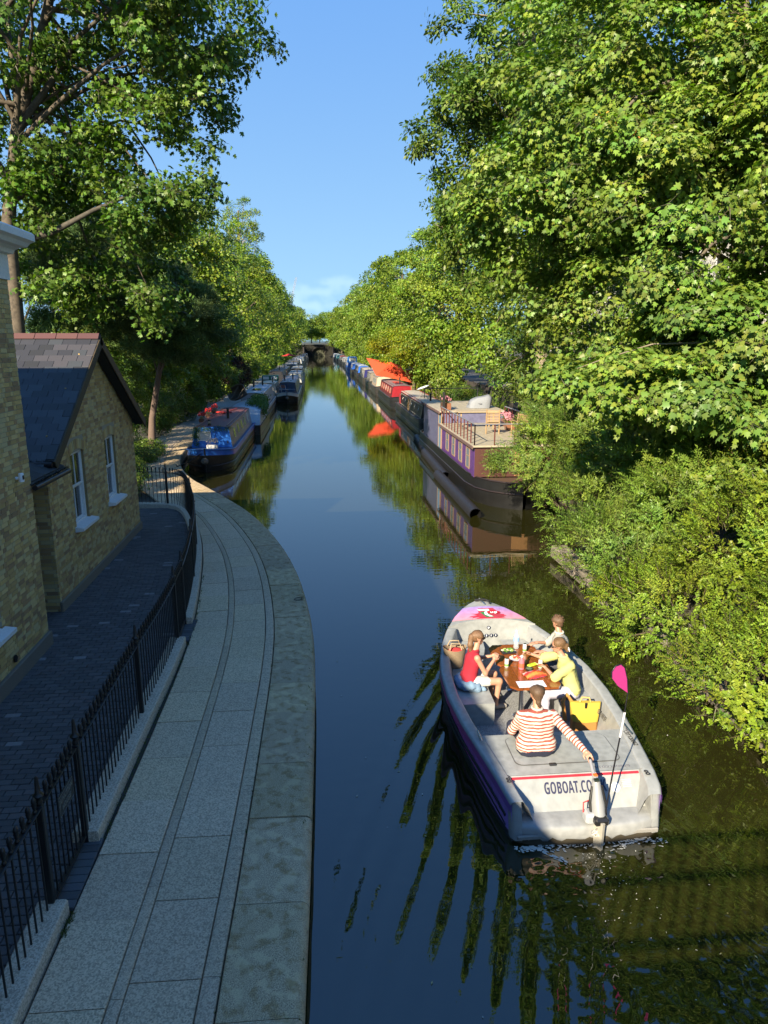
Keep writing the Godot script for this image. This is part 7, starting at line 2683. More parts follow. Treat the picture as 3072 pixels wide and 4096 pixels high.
func make_table_and_things() -> void:
	var ty := 0.71
	var t := thing("picnic_table", "varnished wooden picnic table in the middle of the hire boat", "table", Vector3(3.13, 0.06, -10.15))
	var H := ty - 0.06
	# planks along the boat, corners cut off; two leaves
	for i in 4:
		var x0 := -0.40 + i * 0.2
		for leaf in 2:
			var z0 := -0.78 if leaf == 0 else 0.015
			var z1 := -0.015 if leaf == 0 else 0.78
			var a := 0.10 if leaf == 0 else 0.0
			var x1 := x0 + 0.194
			var pts := [Vector2(x0, z0), Vector2(x1, z0), Vector2(x1, z1), Vector2(x0, z1)]
			if i == 0 and leaf == 0: pts = [Vector2(x0, z0 + 0.14), Vector2(x0 + 0.1, z0), Vector2(x1, z0), Vector2(x1, z1), Vector2(x0 + 0.06, z1), Vector2(x0, z1 - 0.1)]
			if i == 3 and leaf == 0: pts = [Vector2(x0, z0), Vector2(x1 - 0.1, z0), Vector2(x1, z0 + 0.14), Vector2(x1, z1), Vector2(x0, z1)]
			if i == 0 and leaf == 1: pts = [Vector2(x0 + 0.06, z0), Vector2(x1, z0), Vector2(x1, z1), Vector2(x0 + 0.12, z1), Vector2(x0 + 0.02, z1 - 0.1), Vector2(x0, z0 + 0.1)]
			if i == 3 and leaf == 1: pts = [Vector2(x0, z0), Vector2(x1, z0), Vector2(x1, z1 - 0.1), Vector2(x1 - 0.06, z1), Vector2(x0, z1)]
			var g := geo(lin(0.30, 0.085, 0.022) * rf(0.85, 1.15))
			g.at(Vector3(0, H, 0), Basis(Vector3.RIGHT, Vector3(0, 0, 1), Vector3(0, -1, 0)))
			g.prism(pts, 0.0, 0.032)
			put(g, "plank", M.varnish, t)
	for z in [-0.45, 0.42]:
		tub([Vector2(0, 0), Vector2(0.12, 0), Vector2(0.12, 0.012), Vector2(0.04, 0.03), Vector2(0.034, H - 0.04), Vector2(0.09, H - 0.034)], 14, lin(0.6, 0.6, 0.6), M.steel, "pedestal", t, Vector3(-0.12 if z > 0 else 0.0, 0, z))
	var y := ty
	var bt := thing("water_bottle", "large clear plastic water bottle with blue label on the table", "bottle", Vector3(3.20, y, -10.78))
	tub([Vector2(0, 0), Vector2(0.045, 0), Vector2(0.048, 0.02), Vector2(0.042, 0.08), Vector2(0.048, 0.13), Vector2(0.048, 0.22), Vector2(0.02, 0.285), Vector2(0.016, 0.29), Vector2(0.016, 0.305)], 14, lin(0.7, 0.8, 0.85), M.clear, "body", bt)
	tub([Vector2(0.049, 0.13), Vector2(0.049, 0.2)], 14, lin(0.25, 0.45, 0.75), M.sheet, "label", bt)
	tub([Vector2(0.019, 0.3), Vector2(0.019, 0.325), Vector2(0, 0.325)], 10, lin(0.75, 0.78, 0.8), M.plastic, "cap", bt)
	var cans := [[3.30, -10.62, "drink can standing beside the large water bottle"], [2.86, -10.1, "drink can at the table edge nearest the woman in red"], [3.38, -10.02, "drink can in front of the woman in yellow"]]
	for c in cans:
		var cn := thing("drink_can", c[2], "can", Vector3(c[0], y, c[1]), 0.0, "drink cans on the table")
		tub([Vector2(0, 0), Vector2(0.026, 0), Vector2(0.033, 0.012), Vector2(0.033, 0.13), Vector2(0.027, 0.145)], 14, lin(0.62, 0.62, 0.6), M.plastic, "can_body", cn)
		tub([Vector2(0.027, 0.145), Vector2(0.025, 0.147), Vector2(0, 0.143)], 14, lin(0.75, 0.75, 0.75), M.steel, "lid", cn)
		tub([Vector2(0.0335, 0.02), Vector2(0.0335, 0.06)], 14, lin(0.15, 0.3, 0.08), M.sheet, "label", cn)
	var jb := thing("juice_bottle", "clear bottle of pink drink on the near half of the table", "bottle", Vector3(3.07, y, -10.0))
	tub([Vector2(0, 0), Vector2(0.042, 0), Vector2(0.044, 0.015), Vector2(0.044, 0.15), Vector2(0.02, 0.2), Vector2(0.018, 0.215)], 14, lin(0.62, 0.14, 0.17), M.plastic, "body", jb)
	tub([Vector2(0.021, 0.21), Vector2(0.021, 0.235), Vector2(0, 0.235)], 10, lin(0.75, 0.75, 0.74), M.plastic, "cap", jb)
	tub([Vector2(0.0455, 0.04), Vector2(0.0455, 0.11)], 14, lin(0.55, 0.1, 0.05), M.sheet, "label", jb)
	var cb := thing("crisp_bag", "torn-open shiny red crisp bag lying on the table", "bag", Vector3(3.22, y, -9.78), 0.3)
	var rows := []
	var cols := []
	for i in 8:
		var r := []
		var u := i / 7.0
		for k in 9:
			var v := k / 8.0
			var h := 0.055 * sin(PI * u) * sin(PI * v) + 0.012 + 0.012 * sin(i * 2.3 + k * 1.9)
			r.append(Vector3((v - 0.5) * 0.34, h, (0.5 - u) * 0.24))
		rows.append(r)
		cols.append([lin(0.6, 0.03, 0.03), lin(0.6, 0.05, 0.03), lin(0.7, 0.22, 0.05), lin(0.72, 0.2, 0.04), lin(0.6, 0.04, 0.03), lin(0.6, 0.03, 0.03), lin(0.65, 0.6, 0.55), lin(0.55, 0.02, 0.03)][i])
	var g := geo()
	g.loft(rows, false, false, cols)
	put(g, "foil", M.plastic, cb)
	g = geo(lin(0.5, 0.5, 0.5))
	g.box(Vector3(0.0, 0.012, 0.11), Vector3(0.3, 0.01, 0.02), 0.003)
	put(g, "seam", M.steel, cb)
	var mp := thing("paper_map", "white paper map of the canal lying on the near table end", "map", Vector3(3.08, y + 0.002, -9.5))
	g = geo(lin(0.6, 0.6, 0.66))
	g.box(Vector3.ZERO, Vector3(0.42, 0.003, 0.2))
	put(g, "sheet", M.sheet, mp)
	g = geo(lin(0.12, 0.1, 0.25))
	var pr := Vector3(-0.18, 0.003, 0.05)
	for k in 9:
		var nx := Vector3(-0.18 + (k + 1) * 0.04, 0.003, 0.05 - 0.012 * (k + 1) + 0.02 * sin(k * 2.1))
		g.tube([pr, nx], 0.0025, 4)
		pr = nx
	put(g, "printed_route", M.sheet, mp)
	var sb := thing("salad_tray", "clear tray of green salad at the far end of the table", "food tray", Vector3(3.02, y, -10.62), 0.1)
	g = geo(lin(0.02, 0.02, 0.022))
	g.box(Vector3(0, 0.02, 0), Vector3(0.24, 0.04, 0.15), 0.01)
	put(g, "tray", M.plastic, sb)
	g = geo()
	for k in 26:
		g.col = [lin(0.1, 0.25, 0.03), lin(0.35, 0.4, 0.12), lin(0.55, 0.5, 0.35), lin(0.08, 0.2, 0.03)][k % 4]
		g.ball(Vector3(rf(-0.1, 0.1), 0.045, rf(-0.06, 0.06)), Vector3(rf(0.012, 0.03), 0.012, rf(0.012, 0.025)), 6)
	put(g, "salad", M.cloth, sb)
	var tp := thing("tomato_plate", "plate of red tomatoes and bread between the cans", "plate", Vector3(3.08, y, -10.36))
	tub([Vector2(0, 0), Vector2(0.07, 0.004), Vector2(0.11, 0.018), Vector2(0.105, 0.02), Vector2(0.06, 0.008), Vector2(0, 0.006)], 16, lin(0.6, 0.62, 0.62), M.plastic, "plate", tp)
	g = geo()
	for k in 12:
		g.col = lin(0.55, 0.05, 0.02) if k % 3 else lin(0.55, 0.38, 0.18)
		g.ball(Vector3(rf(-0.06, 0.06), 0.028, rf(-0.06, 0.06)), Vector3(0.022, 0.018, 0.022), 7)
	put(g, "food", M.plastic, tp)
	var dp := thing("dip_pot", "small dark round dip pot beside the crisp bag", "pot", Vector3(3.18, y, -9.96))
	tub([Vector2(0, 0), Vector2(0.05, 0), Vector2(0.058, 0.035), Vector2(0.054, 0.035), Vector2(0.046, 0.02)], 14, lin(0.02, 0.02, 0.02), M.plastic, "pot", dp)
	tub([Vector2(0.05, 0.026), Vector2(0, 0.03)], 14, lin(0.12, 0.16, 0.08), M.cloth, "dip", dp)
	var gp := thing("green_packet", "bright lime-green snack packet in front of the woman in yellow", "packet", Vector3(3.27, y, -10.1), 0.5)
	g = geo(lin(0.42, 0.6, 0.04))
	g.box(Vector3(0, 0.018, 0), Vector3(0.17, 0.03, 0.07), 0.012)
	put(g, "wrapper", M.plastic, gp)
	g = geo(lin(0.7, 0.72, 0.4))
	g.box(Vector3(0.09, 0.018, 0), Vector3(0.02, 0.012, 0.075), 0.003)
	put(g, "crimp", M.plastic, gp)
	# wicker shopper behind the woman in red
	var bk := thing("wicker_basket", "woven straw basket with red cloth inside on the port bench", "basket", Vector3(2.16, 0.43, -10.78))
	rows = []
	for i in 7:
		var u := i / 6.0
		var r := []
		for k in 18:
			var a := -TAU * k / 18
			r.append(Vector3(cos(a) * lerpf(0.14, 0.2, u), 0.34 * u + 0.02 * cos(2 * a) * u, sin(a) * lerpf(0.11, 0.14, u)))
		rows.append(r)
	g = geo(lin(0.30, 0.22, 0.14))
	g.loft(rows, true)
	put(g, "weave", M.wicker, bk)
	g = geo(lin(0.42, 0.03, 0.03))
	g.ball(Vector3(0.02, 0.26, 0), Vector3(0.15, 0.07, 0.1), 10)
	put(g, "red_cloth", M.cloth, bk)
	for s in [-0.1, 0.1]:
		g = geo(lin(0.45, 0.35, 0.22))
		g.tube([Vector3(-0.1, 0.33, s), Vector3(-0.07, 0.43, s * 0.6), Vector3(0.07, 0.43, s * 0.6), Vector3(0.1, 0.33, s)], 0.012, 6)
		put(g, "handle", M.wicker, bk)
	# yellow backpack
	var bp := thing("backpack", "yellow and tan roll-top backpack standing on the boat floor", "backpack", Vector3(3.77, 0.07, -9.1), -0.12)
	g = geo(lin(0.38, 0.17, 0.04))
	g.box(Vector3(0, 0.15, 0), Vector3(0.36, 0.3, 0.2), 0.03)
	put(g, "lower_body", M.cloth, bp)
	g = geo(lin(0.5, 0.36, 0.04))
	rows = []
	for i in 7:
		var u := i / 6.0
		var r := []
		for k in 16:
			var a := -TAU * k / 16
			var cx := signf(cos(a)) * pow(absf(cos(a)), 0.4)
			var cz := signf(sin(a)) * pow(absf(sin(a)), 0.4)
			r.append(Vector3(cx * lerpf(0.187, 0.225, u), 0.26 + 0.27 * u + 0.008 * sin(k * 2 + i), cz * lerpf(0.11, 0.03, u * u)))
		rows.append(r)
	g.loft(rows, true)
	g.fan(rows[-1], Vector3.UP)
	put(g, "roll_top", M.cloth, bp)
	g = geo(lin(0.015, 0.015, 0.015))
	g.box(Vector3(0.0, 0.5, 0.06), Vector3(0.035, 0.09, 0.02), 0.006)
	put(g, "buckle", M.plastic, bp)
	g = geo(lin(0.6, 0.42, 0.12))
	g.tube([Vector3(-0.08, 0.52, 0), Vector3(-0.05, 0.6, 0), Vector3(0.05, 0.6, 0), Vector3(0.08, 0.52, 0)], 0.014, 6)
	put(g, "grab_handle", M.cloth, bp)
	g = geo(lin(0.42, 0.2, 0.05))
	g.tube([Vector3(-0.18, 0.5, -0.06), Vector3(-0.25, 0.6, -0.08), Vector3(-0.31, 0.5, -0.06), Vector3(-0.26, 0.2, -0.05)], 0.03, 6)
	put(g, "shoulder_strap", M.cloth, bp)

func make_motor() -> void:
	var t := thing("outboard_motor", "grey and black electric outboard motor hung on the boat's transom", "outboard motor", Vector3(3.13, 0, -6.93))
	var g := geo(lin(0.25, 0.255, 0.26))
	var rows := []
	for e in [[0.30, 0.075, 0.10], [0.36, 0.085, 0.12], [0.50, 0.08, 0.10], [0.64, 0.055, 0.07], [0.72, 0.045, 0.05]]:
		var r := []
		for k in 14:
			var a := -TAU * k / 14
			r.append(Vector3(cos(a) * e[1], e[0], sin(a) * e[2] - (e[0] - 0.3) * 0.35))
		rows.append(r)
	g.loft(rows, true)
	g.fan(rows[-1], Vector3.UP)
	put(g, "motor_head", M.plastic, t)
	g = geo(lin(0.012, 0.012, 0.013))
	g.box(Vector3(0.0, 0.34, 0.06), Vector3(0.17, 0.10, 0.14), 0.025)
	g.tube([Vector3(-0.085, 0.34, 0.0), Vector3(-0.09, 0.5, -0.06), Vector3(-0.05, 0.66, -0.12)], 0.018, 6)
	g.tube([Vector3(0.085, 0.34, 0.0), Vector3(0.09, 0.5, -0.06), Vector3(0.06, 0.66, -0.12)], 0.018, 6)
	put(g, "battery_frame", M.plastic, t)
	g = geo(lin(0.36, 0.34, 0.29))
	g.prism([Vector2(-0.04, -0.35), Vector2(0.05, -0.35), Vector2(0.075, 0.3), Vector2(-0.06, 0.3)], -0.018, 0.018)
	var sh := put(g, "leg_fin", M.gelcoat, t)
	sh.transform = Transform3D(Basis(Vector3.UP, PI / 2 + 0.45), Vector3(-0.02, 0.05, 0.1))
	g = geo(lin(0.34, 0.35, 0.36))
	g.box(Vector3(-0.09, 0.33, -0.03), Vector3(0.14, 0.14, 0.16), 0.03)
	put(g, "bracket", M.plastic, t)
	g = geo(lin(0.3, 0.3, 0.31))
	g.tube([Vector3(0.0, 0.70, -0.13), Vector3(0.02, 0.74, -0.3), Vector3(0.05, 0.775, -0.47)], [0.03, 0.022, 0.02], 8)
	put(g, "tiller_arm", M.plastic, t)
	g = geo(lin(0.02, 0.02, 0.02))
	g.tube([Vector3(0.05, 0.775, -0.46), Vector3(0.07, 0.795, -0.62)], 0.021, 8)
	put(g, "tiller_grip", M.rubber, t)
	g = geo(lin(0.65, 0.15, 0.03))
	g.box(Vector3(0.01, 0.752, -0.2), Vector3(0.05, 0.012, 0.05), 0.003)
	put(g, "orange_key", M.plastic, t)
	g = geo(lin(0.02, 0.03, 0.02))
	g.box(Vector3(0.0, 0.733, -0.13), Vector3(0.06, 0.02, 0.05), 0.003)
	put(g, "display", M.pane, t)
	g = geo(lin(0.45, 0.03, 0.03))
	g.tube([Vector3(-0.06, 0.5, -0.1), Vector3(-0.16, 0.48, -0.08), Vector3(-0.17, 0.38, -0.04)], 0.008, 5)
	put(g, "red_cable", M.rubber, t)
	g = geo(lin(0.55, 0.53, 0.5))
	var pts := []
	for k in 22: pts.append(Vector3(-0.1 + 0.05 * sin(k * 1.3) + k * 0.004, 0.24 - k * 0.004 + 0.02 * sin(k * 2.1), 0.1 + 0.03 * cos(k * 1.7)))
	g.tube(pts, 0.007, 5)
	put(g, "white_rope", M.cloth, t)
	# pennant
	var f := thing("feather_flag", "pink teardrop flag on a thin black pole at the boat's stern", "flag", Vector3(3.19, 0.36, -6.9))
	g = geo(lin(0.015, 0.015, 0.016))
	g.tube([Vector3.ZERO, Vector3(0.04, 0.6, 0.03), Vector3(0.09, 1.2, 0.06), Vector3(0.11, 1.6, 0.08)], [0.01, 0.009, 0.008, 0.006], 6)
	put(g, "pole", M.plastic, f)
	g = geo(lin(0.7, 0.7, 0.7))
	g.tube([Vector3(0.078, 1.05, 0.052), Vector3(0.1, 1.36, 0.068)], 0.013, 6)
	put(g, "white_sleeve", M.plastic, f)
	var o := Vector3(0.11, 1.6, 0.08)
	var out := [Vector2(0, 0), Vector2(-0.13, 0.1), Vector2(-0.215, 0.21), Vector2(-0.22, 0.28), Vector2(-0.18, 0.34), Vector2(-0.115, 0.355), Vector2(-0.065, 0.31), Vector2(-0.022, 0.17)]
	g = geo(lin(0.42, 0.025, 0.19))
	g.at(o, Basis(Vector3.UP, 0.15))
	g.prism(out.map(func(q): return Vector2(q.x, q.y)), -0.002, 0.002)
	put(g, "cloth", M.canvas, f)
	g = geo(lin(0.015, 0.015, 0.016))
	g.at(o, Basis(Vector3.UP, 0.15))
	var ep := []
	for q in [out[0], out[7], out[6], out[5], out[4], out[3], out[2]]: ep.append(Vector3(q.x, q.y, 0))
	g.tube(ep, 0.007, 5)
	put(g, "bent_rod", M.plastic, f)
	lettering(f, "GOBOAT", 0.04, Transform3D(Basis(Vector3.UP, 0.15) * Basis(Vector3(0, 0, 1), -0.75), o + Vector3(-0.12, 0.2, 0.006)), lin(0.25, 0.01, 0.12), 0.8)

# ---------- people: blended tapered bones meshed as surface nets ----------
func bone_dist(p: Vector3, b: Array) -> float:
	var a: Vector3 = b[0]
	var ab: Vector3 = b[1] - a
	var l := ab.length_squared()
	var t := 0.0 if l < 1e-9 else clampf((p - a).dot(ab) / l, 0.0, 1.0)
	return (p - a - ab * t).length() - lerpf(b[2], b[3], t)

func skin_bones(g: Geo, bones: Array, cell: float, k: float, color: Color, fold := 0.0, stripe := false) -> void:
	var lo := Vector3.ONE * 1e6
	var hi := -lo
	for b in bones:
		for e in [[b[0], b[2]], [b[1], b[3]]]:
			var r: Vector3 = Vector3.ONE * (e[1] + k + cell * 2.5)
			lo = lo.min(e[0] - r)
			hi = hi.max(e[0] + r)
	var n := Vector3i(((hi - lo) / cell).ceil()) + Vector3i.ONE
	var f := PackedFloat32Array()
	f.resize(n.x * n.y * n.z)
	f.fill(9.0)
	var sy := n.x
	var sz := n.x * n.y
	for b in bones:
		var rad: float = maxf(b[2], b[3]) + k + cell * 2.0
		var p0: Vector3 = b[0].min(b[1]) - Vector3.ONE * rad
		var p1: Vector3 = b[0].max(b[1]) + Vector3.ONE * rad
		var i0 := Vector3i(((p0 - lo) / cell).floor()).clamp(Vector3i.ZERO, n - Vector3i.ONE)
		var i1 := Vector3i(((p1 - lo) / cell).ceil()).clamp(Vector3i.ZERO, n - Vector3i.ONE)
		var a: Vector3 = b[0]
		var ab: Vector3 = b[1] - a
		var il := 1.0 / maxf(ab.length_squared(), 1e-9)
		var ra: float = b[2]
		var dr: float = b[3] - ra
		for z in range(i0.z, i1.z + 1):
			for y in range(i0.y, i1.y + 1):
				var at := z * sz + y * sy
				var q := lo + Vector3(0, y * cell, z * cell) - a
				for x in range(i0.x, i1.x + 1):
					q.x = lo.x + x * cell - a.x
					var t := clampf(q.dot(ab) * il, 0.0, 1.0)
					var d := (q - ab * t).length() - ra - dr * t
					var o := f[at + x]
					var h := k - absf(o - d)
					f[at + x] = minf(o, d) - (h * h / (4.0 * k) if h > 0.0 else 0.0)
	var noise := FastNoiseLite.new()
	noise.seed = 5
	noise.frequency = 12.0
	noise.fractal_octaves = 2
	var id := {}
	var base := g.v.size()
	var pos := PackedVector3Array()
	var lim := cell * 1.8
	var corner := [0, 1, sy, sy + 1, sz, sz + 1, sz + sy, sz + sy + 1]
	var cv := [Vector3(0, 0, 0), Vector3(1, 0, 0), Vector3(0, 1, 0), Vector3(1, 1, 0), Vector3(0, 0, 1), Vector3(1, 0, 1), Vector3(0, 1, 1), Vector3(1, 1, 1)]
	var edges := [[0, 1], [2, 3], [4, 5], [6, 7], [0, 2], [1, 3], [4, 6], [5, 7], [0, 4], [1, 5], [2, 6], [3, 7]]
	for z in n.z - 1:
		for y in n.y - 1:
			var row := z * sz + y * sy
			for x in n.x - 1:
				if absf(f[row + x]) > lim: continue
				var i := row + x
				var m := 0
				for c in 8:
					if f[i + corner[c]] < 0.0: m |= 1 << c
				if m == 0 or m == 255: continue
				var s := Vector3()
				var cnt := 0
				for e in edges:
					var u: int = e[0]
					var w: int = e[1]
					if ((m >> u) & 1) != ((m >> w) & 1):
						var fu := f[i + corner[u]]
						var fw := f[i + corner[w]]
						s += cv[u].lerp(cv[w], fu / (fu - fw))
						cnt += 1
				id[i] = pos.size()
				pos.append(lo + (Vector3(x, y, z) + s / cnt) * cell)
	var nor := PackedVector3Array()
	nor.resize(pos.size())
	var tri := PackedInt32Array()
	var ax := [[1, sy, sz], [sy, sz, 1], [sz, 1, sy]]
	for i in id:
		for a in ax:
			var j: int = i + a[0]
			if j >= f.size(): continue
			var ins := f[i] < 0.0
			if ins == (f[j] < 0.0): continue
			var q1: int = i - a[1]
			var q2: int = i - a[1] - a[2]
			var q3: int = i - a[2]
			if not (id.has(q1) and id.has(q2) and id.has(q3)): continue
			var v0: int = id[i]; var v1: int = id[q1]; var v2: int = id[q2]; var v3i: int = id[q3]
			if not ins:
				var w := v1; v1 = v3i; v3i = w
			# v0 v1 v2 v3 run counterclockwise seen from outside
			var nn := (pos[v2] - pos[v0]).cross(pos[v3i] - pos[v1])
			nor[v0] += nn; nor[v1] += nn; nor[v2] += nn; nor[v3i] += nn
			tri.append_array(PackedInt32Array([v0, v2, v1, v0, v3i, v2]))
	for i in pos.size():
		var nv := nor[i].normalized()
		var p := pos[i]
		if fold > 0.0:
			p += nv * noise.get_noise_3d(p.x, p.y * 1.6, p.z) * fold
		var kk := color
		var tx := Vector2.ZERO
		var best := 9.0
		for b in bones:
			if b.size() > 4 or stripe:
				var d := bone_dist(p, b)
				if d < best:
					best = d
					if b.size() > 4: kk = b[4] if b[4] is Color else kk
					if stripe: tx = Vector2(0.5, (p.y if b.size() < 6 else (p - b[0]).dot((b[1] - b[0]).normalized()) + 0.3) / 0.042)
		g.vert(p, nv, kk, tx)
	for q in tri: g.ix.append(base + q)

func head_into(g: Geo, c: Vector3, fwd: Vector3, up: Vector3, skin: Color) -> void:
	# c: middle of the head; face looks along fwd
	var r := fwd.cross(up).normalized()
	var u := r.cross(fwd).normalized()
	var P := func(x: float, y: float, z: float) -> Vector3: return c + r * x + u * y + fwd * z
	var dark := lin(0.03, 0.02, 0.018)
	var lip := lin(0.30, 0.09, 0.075)
	var b := [
		[P.call(0, 0.035, -0.025), P.call(0, 0.035, 0.012), 0.078, 0.07], [P.call(-0.022, 0.03, -0.01), P.call(0.022, 0.03, -0.01), 0.07, 0.07],
		[P.call(0, -0.02, 0.03), P.call(0, -0.06, 0.045), 0.055, 0.038], [P.call(-0.03, -0.045, 0.0), P.call(0, -0.085, 0.05), 0.035, 0.022], [P.call(0.03, -0.045, 0.0), P.call(0, -0.085, 0.05), 0.035, 0.022],
		[P.call(0, 0.018, 0.075), P.call(0, -0.02, 0.098), 0.010, 0.014], [P.call(-0.013, -0.024, 0.085), P.call(0.013, -0.024, 0.085), 0.008, 0.008],
		[P.call(-0.038, 0.03, 0.066), P.call(0.038, 0.03, 0.066), 0.014, 0.014],
		[P.call(-0.033, 0.012, 0.072), P.call(-0.03, 0.012, 0.073), 0.009, 0.009, dark], [P.call(0.033, 0.012, 0.072), P.call(0.03, 0.012, 0.073), 0.009, 0.009, dark],
		[P.call(-0.018, -0.052, 0.079), P.call(0.018, -0.052, 0.079), 0.007, 0.007, lip],
		[P.call(-0.078, 0.015, -0.012), P.call(-0.074, -0.03, -0.006), 0.013, 0.009], [P.call(0.078, 0.015, -0.012), P.call(0.074, -0.03, -0.006), 0.013, 0.009]]
	for e in b:
		if e.size() < 5: e.append(skin)
	skin_bones(g, b, 0.007, 0.012, skin)

func hand_into(g: Geo, wrist: Vector3, fwd: Vector3, palm: Vector3, thumb_side: float, curl: float, skin: Color) -> void:
	# fwd: along the hand; palm: direction the palm faces; curl in radians per joint
	var f := fwd.normalized()
	var pn := (palm - f * palm.dot(f)).normalized()
	var sd := f.cross(pn) * thumb_side
	var b := []
	b.append([wrist, wrist + f * 0.03, 0.024, 0.026])
	for k in 4:
		var o := (k - 1.5) * 0.02
		var root := wrist + f * 0.085 - sd * o
		b.append([wrist + f * 0.02 - sd * o * 0.7, root, 0.015, 0.0105])
		var len: float = [0.04, 0.045, 0.042, 0.033][k]
		var d := f
		var p := root
		for j in 3:
			d = (d * cos(curl) + pn * sin(curl)).normalized()
			var pn2 := (pn * cos(curl) - f * sin(curl)).normalized()
			var q: Vector3 = p + d * len * [1.0, 0.68, 0.52][j]
			b.append([p, q, 0.0095 - j * 0.0008, 0.0088 - j * 0.0008])
			p = q
			# turn the bending plane with the finger
			f = fwd.normalized()
	var tr := wrist + f * 0.025 + sd * 0.022
	var td := (f * 0.6 + sd * 0.75 + pn * 0.35).normalized()
	var t1 := tr + td * 0.042
	var t2 := t1 + (f * 0.75 + pn * 0.5 + sd * 0.1).normalized() * 0.035
	b.append([tr, t1, 0.015, 0.011])
	b.append([t1, t2, 0.0105, 0.009])
	skin_bones(g, b, 0.006, 0.006, skin)

func person(label: String, o: Dictionary) -> Node3D:
	var at: Vector3 = o.seat
	var t := thing("person", label, "person", at, 0.0, "people in the hire boat")
	var L := func(a: Array) -> Vector3: return Vector3(a[0], a[1], a[2]) - at
	var skin: Color = o.skin
	var hip: Vector3 = L.call(o.hip); var chest: Vector3 = L.call(o.chest); var neck: Vector3 = L.call(o.neck); var head: Vector3 = L.call(o.head)
	var fwd: Vector3 = o.fwd.normalized()
	var rt := fwd.cross(Vector3.UP).normalized()
	var w: float = o.get("width", 1.0)
	var sl: Vector3 = L.call(o.arm_l[0]); var sr: Vector3 = L.call(o.arm_r[0])
	var arms := []
	for a in [o.arm_l, o.arm_r]:
		arms.append([L.call(a[0]), L.call(a[1]), L.call(a[2])])
	var legs := []
	for a in o.legs: legs.append([L.call(a[0]), L.call(a[1]), L.call(a[2])])
	var torso := func(e: float) -> Array:
		return [[hip - rt * 0.085 * w, hip + rt * 0.085 * w, 0.115 * w + e, 0.115 * w + e], [hip + Vector3(0, 0.06, 0), chest, 0.105 * w + e, 0.11 * w + e], [hip - rt * 0.06 * w, chest - rt * 0.085 * w, 0.095 * w + e, 0.09 * w + e], [hip + rt * 0.06 * w, chest + rt * 0.085 * w, 0.095 * w + e, 0.09 * w + e], [chest - rt * 0.08 * w + fwd * 0.02, chest + rt * 0.08 * w + fwd * 0.02, 0.10 * w + e, 0.10 * w + e], [sl.lerp(sr, o.get("bare", 0.0) if e > 0 else 0.0), sr.lerp(sl, o.get("bare", 0.0) if e > 0 else 0.0), 0.055 + e, 0.055 + e], [chest + Vector3(0, 0.05, 0), neck - (Vector3(0, 0.035, 0) if e > 0 else Vector3.ZERO), 0.09 * w + e, 0.06 + e]]
	# one body surface
	var b: Array = torso.call(-0.012)
	b.append([neck - Vector3(0, 0.03, 0), head - Vector3(0, 0.06, 0) - fwd * 0.01, 0.05, 0.05])
	for a in arms:
		b.append([a[0], a[1], 0.044, 0.036])
		b.append([a[1], a[2], 0.036, 0.024])
	for a in legs:
		b.append([a[0], a[1], 0.078, 0.055])
		b.append([a[1], a[2], 0.05, 0.034])
		b.append([a[2] + fwd * -0.03 + Vector3(0, -0.03, 0), a[2] + fwd * 0.15 + Vector3(0, -0.035, 0), 0.036, 0.028])
	var g := geo()
	skin_bones(g, b, 0.013, 0.03, skin)
	head_into(g, head, o.look.normalized(), Vector3.UP, skin)
	for i in 2:
		var h = o.hands[i]
		hand_into(g, arms[i][2], h[0], h[1], h[2], h[3], skin)
	put(g, "body", M.skin, t)
	# shirt
	var s: Array = torso.call(0.008)
	var sleeve: float = o.sleeve      # 0 none, 1 to the elbow, 2 to the wrist
	if sleeve > 0.0:
		for a in arms:
			var e1: Vector3 = a[0].lerp(a[1], minf(1.0, sleeve))
			s.append([a[0], e1, 0.062, o.get("cuff", 0.052), 0, 1])
			if sleeve > 1.0: s.append([a[1], a[1].lerp(a[2], sleeve - 1.0), 0.052, 0.038, 0, 1])
	for q in s:
		if q.size() == 4 and o.has("stripes"): pass
	g = geo()
	skin_bones(g, s, 0.011, 0.03, o.shirt, o.get("fold", 0.01), o.has("stripes"))
	put(g, "shirt", o.get("shirt_mat", M.cloth), t)
	if o.has("collar"):
		g = geo(o.collar)
		var pts := []
		for k in 13: pts.append(neck + Vector3(0, 0.015, 0) + (rt * cos(TAU * k / 12) + fwd * sin(TAU * k / 12)) * 0.066)
		g.tube(pts, 0.016, 6, false)
		put(g, "collar", M.cloth, t)
	# trousers
	var tr := [[hip - rt * 0.08 * w - Vector3(0, 0.03, 0), hip + rt * 0.08 * w - Vector3(0, 0.03, 0), 0.12 * w, 0.12 * w]]
	var tl: float = o.get("trouser_len", 1.9)
	for a in legs:
		tr.append([a[0], a[0].lerp(a[1], minf(1.0, tl)), 0.095, 0.072])
		if tl > 1.0: tr.append([a[1], a[1].lerp(a[2], tl - 1.0), 0.07, 0.058])
	g = geo()
	skin_bones(g, tr, 0.014, 0.03, o.trousers, 0.012)
	put(g, "trousers", M.denim, t)
	for a in legs:
		g = geo(o.get("shoe", lin(0.3, 0.28, 0.25)))
		skin_bones(g, [[a[2] + fwd * -0.03 + Vector3(0, -0.035, 0), a[2] + fwd * 0.16 + Vector3(0, -0.045, 0), 0.045, 0.036]], 0.014, 0.02, g.col)
		put(g, "shoe", M.cloth, t)
	# hair
	var lk: Vector3 = o.look.normalized()
	var hr := lk.cross(Vector3.UP).normalized()
	var hb := [[head + Vector3(0, 0.045, 0) - lk * 0.035, head + Vector3(0, 0.05, 0) + lk * 0.012, 0.079, 0.066], [head + Vector3(0, 0.0, 0) - lk * 0.045, head + Vector3(0, 0.04, 0) - lk * 0.035, 0.066, 0.076], [head + hr * 0.03 + Vector3(0, 0.05, 0), head - hr * 0.03 + Vector3(0, 0.05, 0), 0.07, 0.07]]
